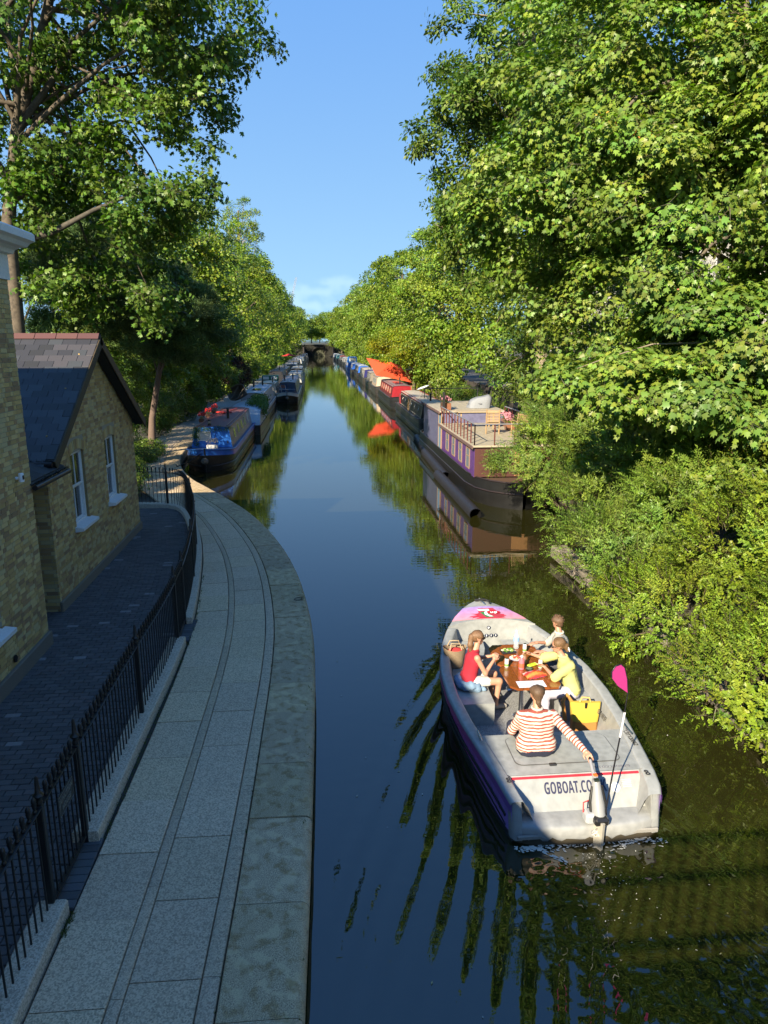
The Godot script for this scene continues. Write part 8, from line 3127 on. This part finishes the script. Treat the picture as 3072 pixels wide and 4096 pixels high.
	for e in o.hair_extra:
		hb.append([head + hr * e[0].x + Vector3.UP * e[0].y + lk * e[0].z, head + hr * e[1].x + Vector3.UP * e[1].y + lk * e[1].z, e[2], e[3]])
	g = geo()
	skin_bones(g, hb, 0.009, 0.02, o.hair, 0.012)
	put(g, "hair", M.hair, t)
	# loose strands lying over the hair towards its tie (or short tufts)
	var tie: Vector3 = hb[3][0]
	var tufts: bool = o.hair_extra.size() == 1
	g = geo()
	for k in 90:
		var dv := (Vector3(rng.randfn(), absf(rng.randfn()) + 0.1, rng.randfn()) - lk * 0.5).normalized()
		var c0 := head + Vector3(0, 0.04, 0) - lk * 0.015
		var p0 := c0 + dv * 0.083
		var p2 := p0 + (dv + Vector3(rng.randfn(), rng.randfn(), rng.randfn()) * 0.6).normalized() * 0.025 if tufts else tie + Vector3(rng.randfn(), rng.randfn(), rng.randfn()) * 0.014
		var p1 := (p0 + p2) / 2
		if not tufts: p1 = c0 + (p1 - c0).normalized() * maxf(0.086, (p1 - c0).length())
		g.col = o.hair * rf(0.6, 1.9)
		g.tube([p0, p1, p2], [0.0035, 0.004, 0.0025], 4)
	put(g, "hair_strands", M.hair, t)
	if o.get("shades", false):
		g = geo(lin(0.012, 0.012, 0.014))
		for sgn in [-1.0, 1.0]:
			g.ball(head + hr * 0.034 * sgn + Vector3(0, 0.012, 0) + lk * 0.085, Vector3(0.028, 0.02, 0.02), 8)
			g.tube([head + hr * 0.07 * sgn + Vector3(0, 0.018, 0) + lk * 0.07, head + hr * 0.085 * sgn + Vector3(0, 0.014, 0) - lk * 0.01], 0.006, 5)
		g.tube([head - hr * 0.065 + Vector3(0, 0.022, 0) + lk * 0.082, head + Vector3(0, 0.022, 0) + lk * 0.098, head + hr * 0.065 + Vector3(0, 0.022, 0) + lk * 0.082], 0.007, 5)
		put(g, "sunglasses", M.plastic, t)
	return t

func stripe_cloth() -> StandardMaterial3D:
	var im := Image.create(8, 64, false, Image.FORMAT_RGB8)
	im.fill(lin(0.5, 0.45, 0.38).linear_to_srgb())
	im.fill_rect(Rect2i(0, 0, 8, 29), lin(0.27, 0.06, 0.04).linear_to_srgb())
	var m := StandardMaterial3D.new()
	m.resource_name = "striped_jersey"
	m.albedo_texture = ImageTexture.create_from_image(im)
	m.roughness = 0.95
	return m

func make_people() -> void:
	var fair := lin(0.42, 0.22, 0.145)
	var sk2 := lin(0.38, 0.195, 0.125)
	# at the tiller
	person("person at the tiller in a red and cream striped jersey", {"seat": Vector3(2.68, 0.57, -7.95), "hip": [2.68, 0.69, -7.95], "chest": [2.69, 0.98, -8.0], "neck": [2.70, 1.13, -8.04], "head": [2.71, 1.30, -8.1], "fwd": Vector3(0, 0, -1), "look": Vector3(0.05, -0.05, -1), "skin": fair, "width": 1.28,
		"arm_l": [[2.49, 1.05, -8.02], [2.40, 0.80, -8.10], [2.50, 0.74, -8.32]], "arm_r": [[2.90, 1.05, -8.0], [3.05, 0.90, -7.76], [3.165, 0.815, -7.53]],
		"hands": [[Vector3(0.3, -0.1, -1), Vector3(0.2, -1, 0), -1.0, 0.3], [Vector3(0.15, -0.1, 1), Vector3(0.35, -1, 0.0), -1.0, 0.75]],
		"legs": [[[2.59, 0.67, -8.0], [2.50, 0.68, -8.42], [2.46, 0.16, -8.52]], [[2.78, 0.67, -8.0], [2.84, 0.68, -8.42], [2.86, 0.16, -8.52]]],
		"sleeve": 1.95, "cuff": 0.055, "shirt": Color.WHITE, "stripes": true, "shirt_mat": stripe_cloth(), "fold": 0.012, "collar": lin(0.5, 0.45, 0.4), "trousers": lin(0.018, 0.022, 0.045), "hair": lin(0.13, 0.075, 0.04),
		"hair_extra": [[Vector3(0, -0.02, -0.06), Vector3(0, -0.06, -0.08), 0.055, 0.035], [Vector3(0, -0.075, -0.085), Vector3(0.01, -0.10, -0.09), 0.032, 0.022], [Vector3(0, -0.10, -0.09), Vector3(0.02, -0.15, -0.085), 0.022, 0.012]]})
	# red top, on the port bench
	var red := person("person in a sleeveless red top with a long ponytail", {"seat": Vector3(2.26, 0.43, -10.1), "hip": [2.26, 0.545, -10.1], "chest": [2.32, 0.84, -10.14], "neck": [2.37, 1.0, -10.18], "head": [2.42, 1.165, -10.22], "fwd": Vector3(1, 0, -0.15), "look": Vector3(1, -0.12, -0.25), "skin": fair, "width": 0.92,
		"arm_l": [[2.33, 0.93, -10.33], [2.50, 0.72, -10.44], [2.68, 0.80, -10.33]], "arm_r": [[2.36, 0.93, -9.99], [2.49, 0.68, -9.97], [2.66, 0.83, -10.12]],
		"hands": [[Vector3(0.7, 0.3, 0.4), Vector3(0.3, 0.2, 0.8), 1.0, 0.6], [Vector3(0.5, 0.6, -0.5), Vector3(0.4, 0.1, -0.9), -1.0, 0.6]],
		"legs": [[[2.30, 0.53, -10.2], [2.70, 0.53, -10.24], [2.66, 0.15, -10.26]], [[2.32, 0.53, -10.0], [2.72, 0.53, -9.98], [2.67, 0.15, -9.96]]],
		"sleeve": 0.0, "bare": 0.13, "shirt": lin(0.34, 0.012, 0.03), "fold": 0.006, "trousers": lin(0.6, 0.58, 0.55), "trouser_len": 0.55, "hair": lin(0.22, 0.12, 0.055), "shades": true,
		"hair_extra": [[Vector3(0, 0.05, -0.08), Vector3(0, 0.03, -0.12), 0.035, 0.04], [Vector3(0, 0.03, -0.12), Vector3(0.02, -0.10, -0.15), 0.042, 0.045], [Vector3(0.02, -0.10, -0.15), Vector3(0.03, -0.25, -0.14), 0.045, 0.022]]})
	var jk := geo()
	var c := Vector3(0.0, 0.075, 0.0)
	var jb := []
	for k in 12:
		var a := TAU * k / 12
		var b2 := TAU * (k + 1) / 12
		jb.append([c + Vector3(cos(a) * 0.16, -0.01 * (k % 3), sin(a) * 0.21), c + Vector3(cos(b2) * 0.16, -0.012 * ((k + 1) % 3), sin(b2) * 0.21), 0.06, 0.065])
	jb.append([c + Vector3(0.12, -0.02, 0.12), c + Vector3(0.2, -0.06, 0.2), 0.05, 0.035])
	jb.append([c + Vector3(-0.1, -0.03, 0.15), c + Vector3(0.1, -0.05, 0.21), 0.06, 0.05])
	skin_bones(jk, jb, 0.012, 0.03, lin(0.21, 0.32, 0.44), 0.028)
	put(jk, "denim_jacket", M.denim, red)
	# yellow shirt, starboard bench
	var yel := person("person in a loose yellow shirt with hair clipped back", {"seat": Vector3(3.76, 0.43, -9.66), "hip": [3.76, 0.545, -9.66], "chest": [3.70, 0.84, -9.73], "neck": [3.645, 1.0, -9.79], "head": [3.58, 1.16, -9.84], "fwd": Vector3(-1, 0, -0.2), "look": Vector3(-1, -0.25, -0.25), "skin": sk2, "width": 1.05,
		"arm_l": [[3.70, 0.94, -9.58], [3.46, 0.755, -9.58], [3.40, 0.80, -9.82]], "arm_r": [[3.65, 0.95, -9.96], [3.44, 0.84, -10.1], [3.25, 0.90, -10.14]],
		"hands": [[Vector3(-0.2, 0.2, -1), Vector3(-0.5, -0.8, 0), 1.0, 0.5], [Vector3(-1, 0.35, 0), Vector3(0, -0.6, 0.6), 1.0, 0.6]],
		"legs": [[[3.72, 0.53, -9.55], [3.30, 0.54, -9.48], [3.30, 0.15, -9.44]], [[3.70, 0.53, -9.75], [3.29, 0.54, -9.74], [3.28, 0.15, -9.74]]],
		"sleeve": 0.95, "cuff": 0.075, "shirt": lin(0.5, 0.485, 0.17), "fold": 0.018, "collar": lin(0.62, 0.60, 0.22), "trousers": lin(0.5, 0.48, 0.56), "hair": lin(0.2, 0.11, 0.05), "shades": true,
		"hair_extra": [[Vector3(0, 0.0, -0.08), Vector3(0, -0.03, -0.11), 0.05, 0.045], [Vector3(0, -0.02, -0.12), Vector3(0, -0.11, -0.15), 0.042, 0.025]]})
	var cg := geo(lin(0.72, 0.7, 0.66))
	for k in 5:
		cg.box(Vector3(-0.06 + k * 0.008, 0.735 - k * 0.012, -0.19 + 0.025 * k), Vector3(0.012, 0.05, 0.012), 0.004)
	cg.tube([Vector3(-0.07, 0.75, -0.22), Vector3(-0.04, 0.735, -0.16), Vector3(-0.03, 0.70, -0.12)], 0.012, 6)
	put(cg, "hair_clip", M.plastic, yel)
	var fk := thing("wooden_fork", "pale wooden fork held over the table", "fork", Vector3(3.13, 0.93, -10.13))
	var fg := geo(lin(0.55, 0.38, 0.2))
	fg.tube([Vector3(0.03, 0.02, 0), Vector3(-0.02, -0.06, 0.02)], 0.006, 5)
	put(fg, "handle", M.timber, fk)
	fg = geo(lin(0.55, 0.38, 0.2))
	fg.box(Vector3(-0.035, -0.085, 0.027), Vector3(0.02, 0.05, 0.006), 0.002)
	put(fg, "tines", M.timber, fk)
	# pale shirt, farther along the starboard bench
	person("person in an off-white shirt with short hair looking away", {"seat": Vector3(3.93, 0.43, -10.62), "hip": [3.93, 0.545, -10.62], "chest": [3.92, 0.83, -10.66], "neck": [3.90, 0.99, -10.70], "head": [3.88, 1.15, -10.76], "fwd": Vector3(-1, 0, -0.35), "look": Vector3(-0.35, 0.0, -1), "skin": sk2, "width": 1.1,
		"arm_l": [[3.86, 0.93, -10.48], [3.76, 0.69, -10.42], [3.58, 0.755, -10.5]], "arm_r": [[3.95, 0.93, -10.86], [3.80, 0.70, -10.96], [3.60, 0.76, -10.86]],
		"hands": [[Vector3(-1, 0.0, -0.3), Vector3(0, -1, 0), 1.0, 0.3], [Vector3(-1, 0.0, 0.2), Vector3(0, -1, 0), -1.0, 0.3]],
		"legs": [[[3.86, 0.53, -10.5], [3.46, 0.54, -10.46], [3.44, 0.15, -10.42]], [[3.86, 0.53, -10.72], [3.46, 0.54, -10.74], [3.44, 0.15, -10.74]]],
		"sleeve": 1.2, "cuff": 0.062, "shirt": lin(0.4, 0.385, 0.34), "fold": 0.016, "collar": lin(0.55, 0.53, 0.47), "trousers": lin(0.1, 0.1, 0.11), "hair": lin(0.15, 0.085, 0.045),
		"hair_extra": [[Vector3(0, 0.08, 0.02), Vector3(0, 0.1, 0.05), 0.06, 0.03]]})

# ---------- far end, street side ----------
func make_far_end() -> void:
	rng.seed = 601
	var t := thing("canal_tunnel", "brick tunnel portal, painted dark as tree shade, closing the far end of the canal", "tunnel", Vector3(0.3, 0, -290))
	var W := 11.0
	var H := 4.4
	var R := 2.5
	var g := geo(lin(0.014, 0.012, 0.011))  # tree shade over the portal is painted in as near-black brick
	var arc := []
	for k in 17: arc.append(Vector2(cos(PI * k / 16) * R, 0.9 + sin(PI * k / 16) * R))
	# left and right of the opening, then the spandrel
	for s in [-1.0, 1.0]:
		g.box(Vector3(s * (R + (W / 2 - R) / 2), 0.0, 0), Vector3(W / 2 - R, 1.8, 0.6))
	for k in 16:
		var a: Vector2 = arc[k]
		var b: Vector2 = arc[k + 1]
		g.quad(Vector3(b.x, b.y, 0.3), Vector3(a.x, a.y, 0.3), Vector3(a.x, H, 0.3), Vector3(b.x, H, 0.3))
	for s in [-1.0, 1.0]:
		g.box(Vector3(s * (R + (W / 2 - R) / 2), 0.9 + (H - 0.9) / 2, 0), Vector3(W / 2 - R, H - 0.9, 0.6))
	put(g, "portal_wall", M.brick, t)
	g = geo(lin(0.02, 0.018, 0.016))
	var rows := []
	for zz in [0.3, -60.0]:
		var r := [Vector3(R, -0.4, zz)]
		for a in arc: r.append(Vector3(a.x, a.y, zz))
		r.append(Vector3(-R, -0.4, zz))
		rows.append(r)
	g.loft(rows)
	g.fan(rows[1], Vector3(0, 0, 1))
	put(g, "bore", M.brick, t)
	for k in 15:
		g = geo(lin(0.02, 0.017, 0.015) * rf(0.8, 1.2))
		var a := PI * (k + 0.5) / 15
		g.box(Vector3.ZERO, Vector3(0.45, 0.5, 0.12), 0.02)
		put(g, "arch_stone", M.stone, t).transform = Transform3D(Basis(Vector3(0, 0, 1), a), Vector3(cos(a) * (R + 0.2), 0.9 + sin(a) * (R + 0.2), 0.32))
	g = geo(lin(0.07, 0.065, 0.058))
	g.box(Vector3(0, H + 0.1, 0.1), Vector3(W + 0.4, 0.22, 0.8), 0.03)
	put(g, "coping", M.stone, t)
	g = geo(lin(0.02, 0.02, 0.02))
	for k in 40: g.box(Vector3(-W / 2 + k * W / 39, H + 0.75, 0), Vector3(0.05, 1.1, 0.05))
	g.box(Vector3(0, H + 1.3, 0), Vector3(W, 0.07, 0.07))
	put(g, "parapet_rail", M.iron, t)
	for s in [-1.0, 1.0]:
		g = geo(lin(0.04, 0.035, 0.03))
		g.box(Vector3(s * (W / 2 + 0.2), 1.6, 6.0), Vector3(0.5, 4.0, 13.0))
		put(g, "wing_wall", M.brick, t)
	g = geo(lin(0.06, 0.065, 0.04))
	g.box(Vector3(0, 1.9, -215), Vector3(1500, 5.0, 429))
	struct(g, "hill", M.soil).position = Vector3(0, 0, -290.5)
	# tower crane far away
	var c := thing("tower_crane", "distant tower crane jib rising thinly above the left trees", "crane", Vector3(-25.5, 4, -700))
	g = geo(lin(0.3, 0.3, 0.32))
	g.tube([Vector3(0, 0, 0), Vector3(0, 34, 0)], 0.6, 4)
	put(g, "mast", M.iron, c)
	g = geo(lin(0.3, 0.3, 0.32))
	for s in [-0.7, 0.7]: g.tube([Vector3(s, 33, 0), Vector3(7.0 + s, 60, 0)], 0.14, 4)
	for k in 16: g.tube([Vector3(-0.7 + k * 0.44, 33 + k * 1.69, 0), Vector3(0.7 + (k + 1) * 0.44, 33 + (k + 1) * 1.69, 0)], 0.1, 4)
	put(g, "jib", M.iron, c)

func make_street() -> void:
	rng.seed = 611
	var g := geo(lin(0.055, 0.055, 0.057))
	g.box(Vector3(18.5, 1.3, -140), Vector3(6.0, 0.03, 300))
	struct(g, "road", M.slab)
	# plank fence between garden and street
	for k in 26:
		var z := -46.0 - k * 1.9
		var fx := 12.6 + 0.2 * sin(k * 0.7)
		var f := thing("plank_fence", "%s panel of the dark plank fence on the right bank, counted from the houseboat" % (NTH[k] if k < 16 else "%dth" % (k + 1)), "fence", Vector3(fx, 1.0, z), 0.0, "fence panels on the right bank")
		var ps := geo(lin(0.05, 0.042, 0.036))
		ps.box(Vector3(0.04, 0.75, 0), Vector3(0.1, 1.7, 0.1), 0.01)
		put(ps, "post", M.timber, f)
		for j in 10:
			var b := geo(lin(0.075, 0.062, 0.052) * rf(0.7, 1.25))
			b.box(Vector3(0, 0.75 + rf(-0.02, 0.02), -0.14 - j * 0.18), Vector3(0.025, 1.5, 0.165), 0.004)
			put(b, "plank", M.timber, f)
	# shed
	var s := thing("garden_shed", "small orange-brown wooden shed on the right bank", "shed", Vector3(9.9, 0.8, -74), 0.0)
	for j in 12:
		for w in 2:
			g = geo(lin(0.34, 0.16, 0.06) * rf(0.85, 1.15))
			if w == 0: g.box(Vector3(0, 0.1 + j * 0.17, 0.9), Vector3(1.5, 0.16, 0.03), 0.006)
			else: g.box(Vector3(-0.77, 0.1 + j * 0.17, 0), Vector3(0.03, 0.16, 1.8), 0.006)
			put(g, "board", M.timber, s)
	g = geo(lin(0.3, 0.14, 0.05))
	g.box(Vector3(0.02, 1.0, 0), Vector3(1.46, 2.0, 1.74))
	put(g, "core", M.timber, s)
	g = geo(lin(0.16, 0.2, 0.13))
	g.box(Vector3(0, 2.14, 0), Vector3(1.8, 0.06, 2.1), 0.01, Basis(Vector3(0, 0, 1), 0.1))
	put(g, "roof", M.roof_paint, s)
	var tp := thing("blue_tarpaulin", "crumpled bright blue tarpaulin on the bank by the shed", "tarpaulin", Vector3(9.4, 0.6, -66))
	var rows := []
	for i in 8:
		var r := []
		for k in 10: r.append(Vector3((k - 4.5) * 0.2, 0.5 * sin(PI * i / 7.0) * sin(PI * k / 9.0) + 0.08 * sin(i * 2.0 + k * 1.7), (3.5 - i) * 0.25))
		rows.append(r)
	g = geo(lin(0.04, 0.12, 0.42))
	g.loft(rows)
	put(g, "sheet", M.canvas, tp)
	g = geo(lin(0.4, 0.3, 0.15))
	g.tube([Vector3(-0.9, 0.05, 0.9), Vector3(0.9, 0.1, 0.8)], 0.02, 5)
	put(g, "cord", M.cloth, tp)
	# cars
	var cars := [["blue estate car parked behind the plank fence", lin(0.01, 0.09, 0.42), 15.6, -104.0], ["dark grey car parked behind the blue one", lin(0.03, 0.03, 0.035), 16.0, -98.0], ["silver car parked beyond the thick tree trunk", lin(0.3, 0.31, 0.32), 17.0, -60.0], ["red car half hidden by leaves on the street", lin(0.5, 0.015, 0.02), 17.0, -43.0], ["navy car at the street edge among leaves on the right", lin(0.02, 0.03, 0.08), 17.0, -34.0]]
	for c in cars: make_car(c[0], c[1], Vector3(c[2], 1.32, c[3]))
	# stuccoed houses across the street
	for k in 5:
		make_terrace(["white stucco house glimpsed behind the right-hand trees, nearest", "second white stucco house behind the right-hand trees", "third white stucco house behind the parked cars", "fourth white stucco house along the street", "farthest white stucco house along the street"][k], Vector3(25.0, 1.3, -18.0 - k * 15.0))
	for k in 6:
		var hz: Array = [[Vector3(14.5, 1.1, -10), "nearest"], [Vector3(15.0, 1.1, -22), "second"], [Vector3(15.0, 1.1, -34), "third"], [Vector3(21.8, 1.3, -52), "fourth"], [Vector3(21.8, 1.3, -66), "fifth"], [Vector3(21.8, 1.3, -82), "last"]][k]
		bush("street_hedge", "%s stretch of hedge along the street behind the right bank" % hz[1], hz[0], [[Vector3(0, 1.2, 0), Vector3(1.2, 1.5, 6.5)]], 900, "shrub", 1.6, "hedges along the street", "hedge", 0.6, 1.0)
	# undergrowth under the far trees on both banks
	for k in 12:
		var z := -62.0 - k * 16.0
		bush("bank_bush", "low bush on the right bank, %s past the purple houseboat" % NTH[k], Vector3(10.4, 0.8, z), [[Vector3(0, 1.4, 0), Vector3(1.4, 1.7, 6.0)]], 300, "far", 0.95, "bushes under the far right trees", "bush", 0.7)
		bush("bank_bush", "low bush on the left bank, %s past the cream cruiser" % NTH[k], Vector3(-9.4, 0.4, z - 18.0), [[Vector3(0, 1.6, 0), Vector3(1.4, 2.0, 6.5)]], 300, "far", 0.95, "bushes under the far left trees", "bush", 0.7)

func make_car(label: String, k: Color, p: Vector3) -> void:
	var t := thing("parked_car", label, "car", p, 0.0, "cars parked along the street")
	var L := 4.3
	var g := geo(k)
	var prof := [Vector2(-L / 2, 0.35), Vector2(-L / 2 + 0.03, 0.75), Vector2(-L / 2 + 0.2, 0.9), Vector2(L / 2 - 1.0, 0.95), Vector2(L / 2 - 0.1, 0.8), Vector2(L / 2, 0.6), Vector2(L / 2, 0.3)]
	g.at(Vector3(0.85, 0, 0), Basis(Vector3(0, 0, -1), Vector3.UP, Vector3(1, 0, 0)))
	prof.reverse()
	g.prism(prof, -1.7, 0.0)
	put(g, "body", M.car_paint, t)
	g = geo(k)
	g.at(Vector3(0.72, 0, 0), Basis(Vector3(0, 0, -1), Vector3.UP, Vector3(1, 0, 0)))
	g.prism([Vector2(-1.9, 0.88), Vector2(1.1, 0.92), Vector2(0.35, 1.45), Vector2(-1.35, 1.48)], -1.44, 0.0)
	put(g, "roof", M.car_paint, t)
	g = geo(lin(0.02, 0.025, 0.03))
	g.at(Vector3(0.735, 0, 0), Basis(Vector3(0, 0, -1), Vector3.UP, Vector3(1, 0, 0)))
	g.prism([Vector2(-1.7, 0.95), Vector2(0.9, 0.95), Vector2(0.28, 1.38), Vector2(-1.28, 1.4)], -1.47, 0.0)
	put(g, "side_windows", M.pane, t)
	g = geo(lin(0.02, 0.025, 0.03))
	g.box(Vector3(0, 1.19, 1.66), Vector3(1.25, 0.42, 0.03), 0.0, Basis(Vector3(1, 0, 0), -0.75))
	put(g, "rear_window", M.pane, t)
	for sx in [-0.78, 0.78]:
		for sz in [-1.3, 1.35]:
			g = geo(lin(0.015, 0.015, 0.015))
			g.tube([Vector3(sx - 0.1, 0.31, sz), Vector3(sx + 0.1, 0.31, sz)], 0.31, 14)
			var w := put(g, "wheel", M.rubber, t)
			g = geo(lin(0.4, 0.4, 0.42))
			g.tube([Vector3(sx - 0.11, 0.31, sz), Vector3(sx + 0.11, 0.31, sz)], 0.19, 12)
			put(g, "rim", M.steel, w)
		g = geo(lin(0.4, 0.01, 0.01))
		g.box(Vector3(sx * 0.9, 0.72, L / 2 + 0.0), Vector3(0.22, 0.16, 0.06), 0.015)
		put(g, "tail_light", M.plastic, t)
	g = geo(lin(0.6, 0.5, 0.05))
	g.box(Vector3(0, 0.6, L / 2 + 0.015), Vector3(0.5, 0.11, 0.02))
	put(g, "number_plate", M.plastic, t)

func make_terrace(label: String, p: Vector3) -> void:
	var t := thing("stucco_house", label, "house", p, 0.0, "white houses across the street")
	var g := geo(lin(0.62, 0.60, 0.55))
	g.box(Vector3(5, 6.0, 0), Vector3(10, 12, 12.0))
	put(g, "wall", M.white_paint, t)
	g = geo(lin(0.66, 0.64, 0.6))
	g.box(Vector3(4.8, 11.6, 0), Vector3(10.6, 0.4, 12.6), 0.05)
	put(g, "cornice", M.white_paint, t)
	g = geo(lin(0.06, 0.062, 0.07))
	g.at(Vector3(5, 11.8, 6.0), Basis.IDENTITY)
	g.prism([Vector2(-5.0, 0), Vector2(5.0, 0), Vector2(0, 3.0)], -12.0, 0)
	put(g, "roof", M.slate, t)
	for fl in 3:
		for k in 3:
			var c := Vector3(-0.02, 2.0 + fl * 3.3, -3.8 + k * 3.8)
			g = geo(lin(0.7, 0.69, 0.66))
			for q in [[0, 0.95, 1.3, 0.14], [0, -0.95, 1.4, 0.14], [0.6, 0, 0.12, 1.8], [-0.6, 0, 0.12, 1.8], [0, 0, 1.1, 0.06]]:
				g.box(c + Vector3(0, q[1], q[0]), Vector3(0.12, q[3], q[2]), 0.01)
			var w := put(g, "window", M.white_paint, t)
			g = geo(lin(0.03, 0.035, 0.04))
			g.box(c + Vector3(0.01, 0, 0), Vector3(0.03, 1.8, 1.1))
			put(g, "pane", M.pane, w)
	for s in [-1.0, 1.0]:
		g = geo(lin(0.66, 0.65, 0.62))
		g.box(Vector3(-3.0, 0.75, s * 1.6), Vector3(0.5, 1.5, 0.5), 0.03)
		g.box(Vector3(-3.0, 1.56, s * 1.6), Vector3(0.66, 0.14, 0.66), 0.03)
		put(g, "gate_pier", M.white_paint, t)

func _ready() -> void:
	make_view()
	make_materials()
	print("ground ", Time.get_ticks_msec())
	make_ground()
	make_water()
	make_railing()
	make_villa()
	make_cottage()
	make_bridge()
	make_trees()
	make_left_boats()
	make_right_boats()
	make_hire_boat()
	make_people()
	make_far_end()
	make_street()
	print("done ", Time.get_ticks_msec())
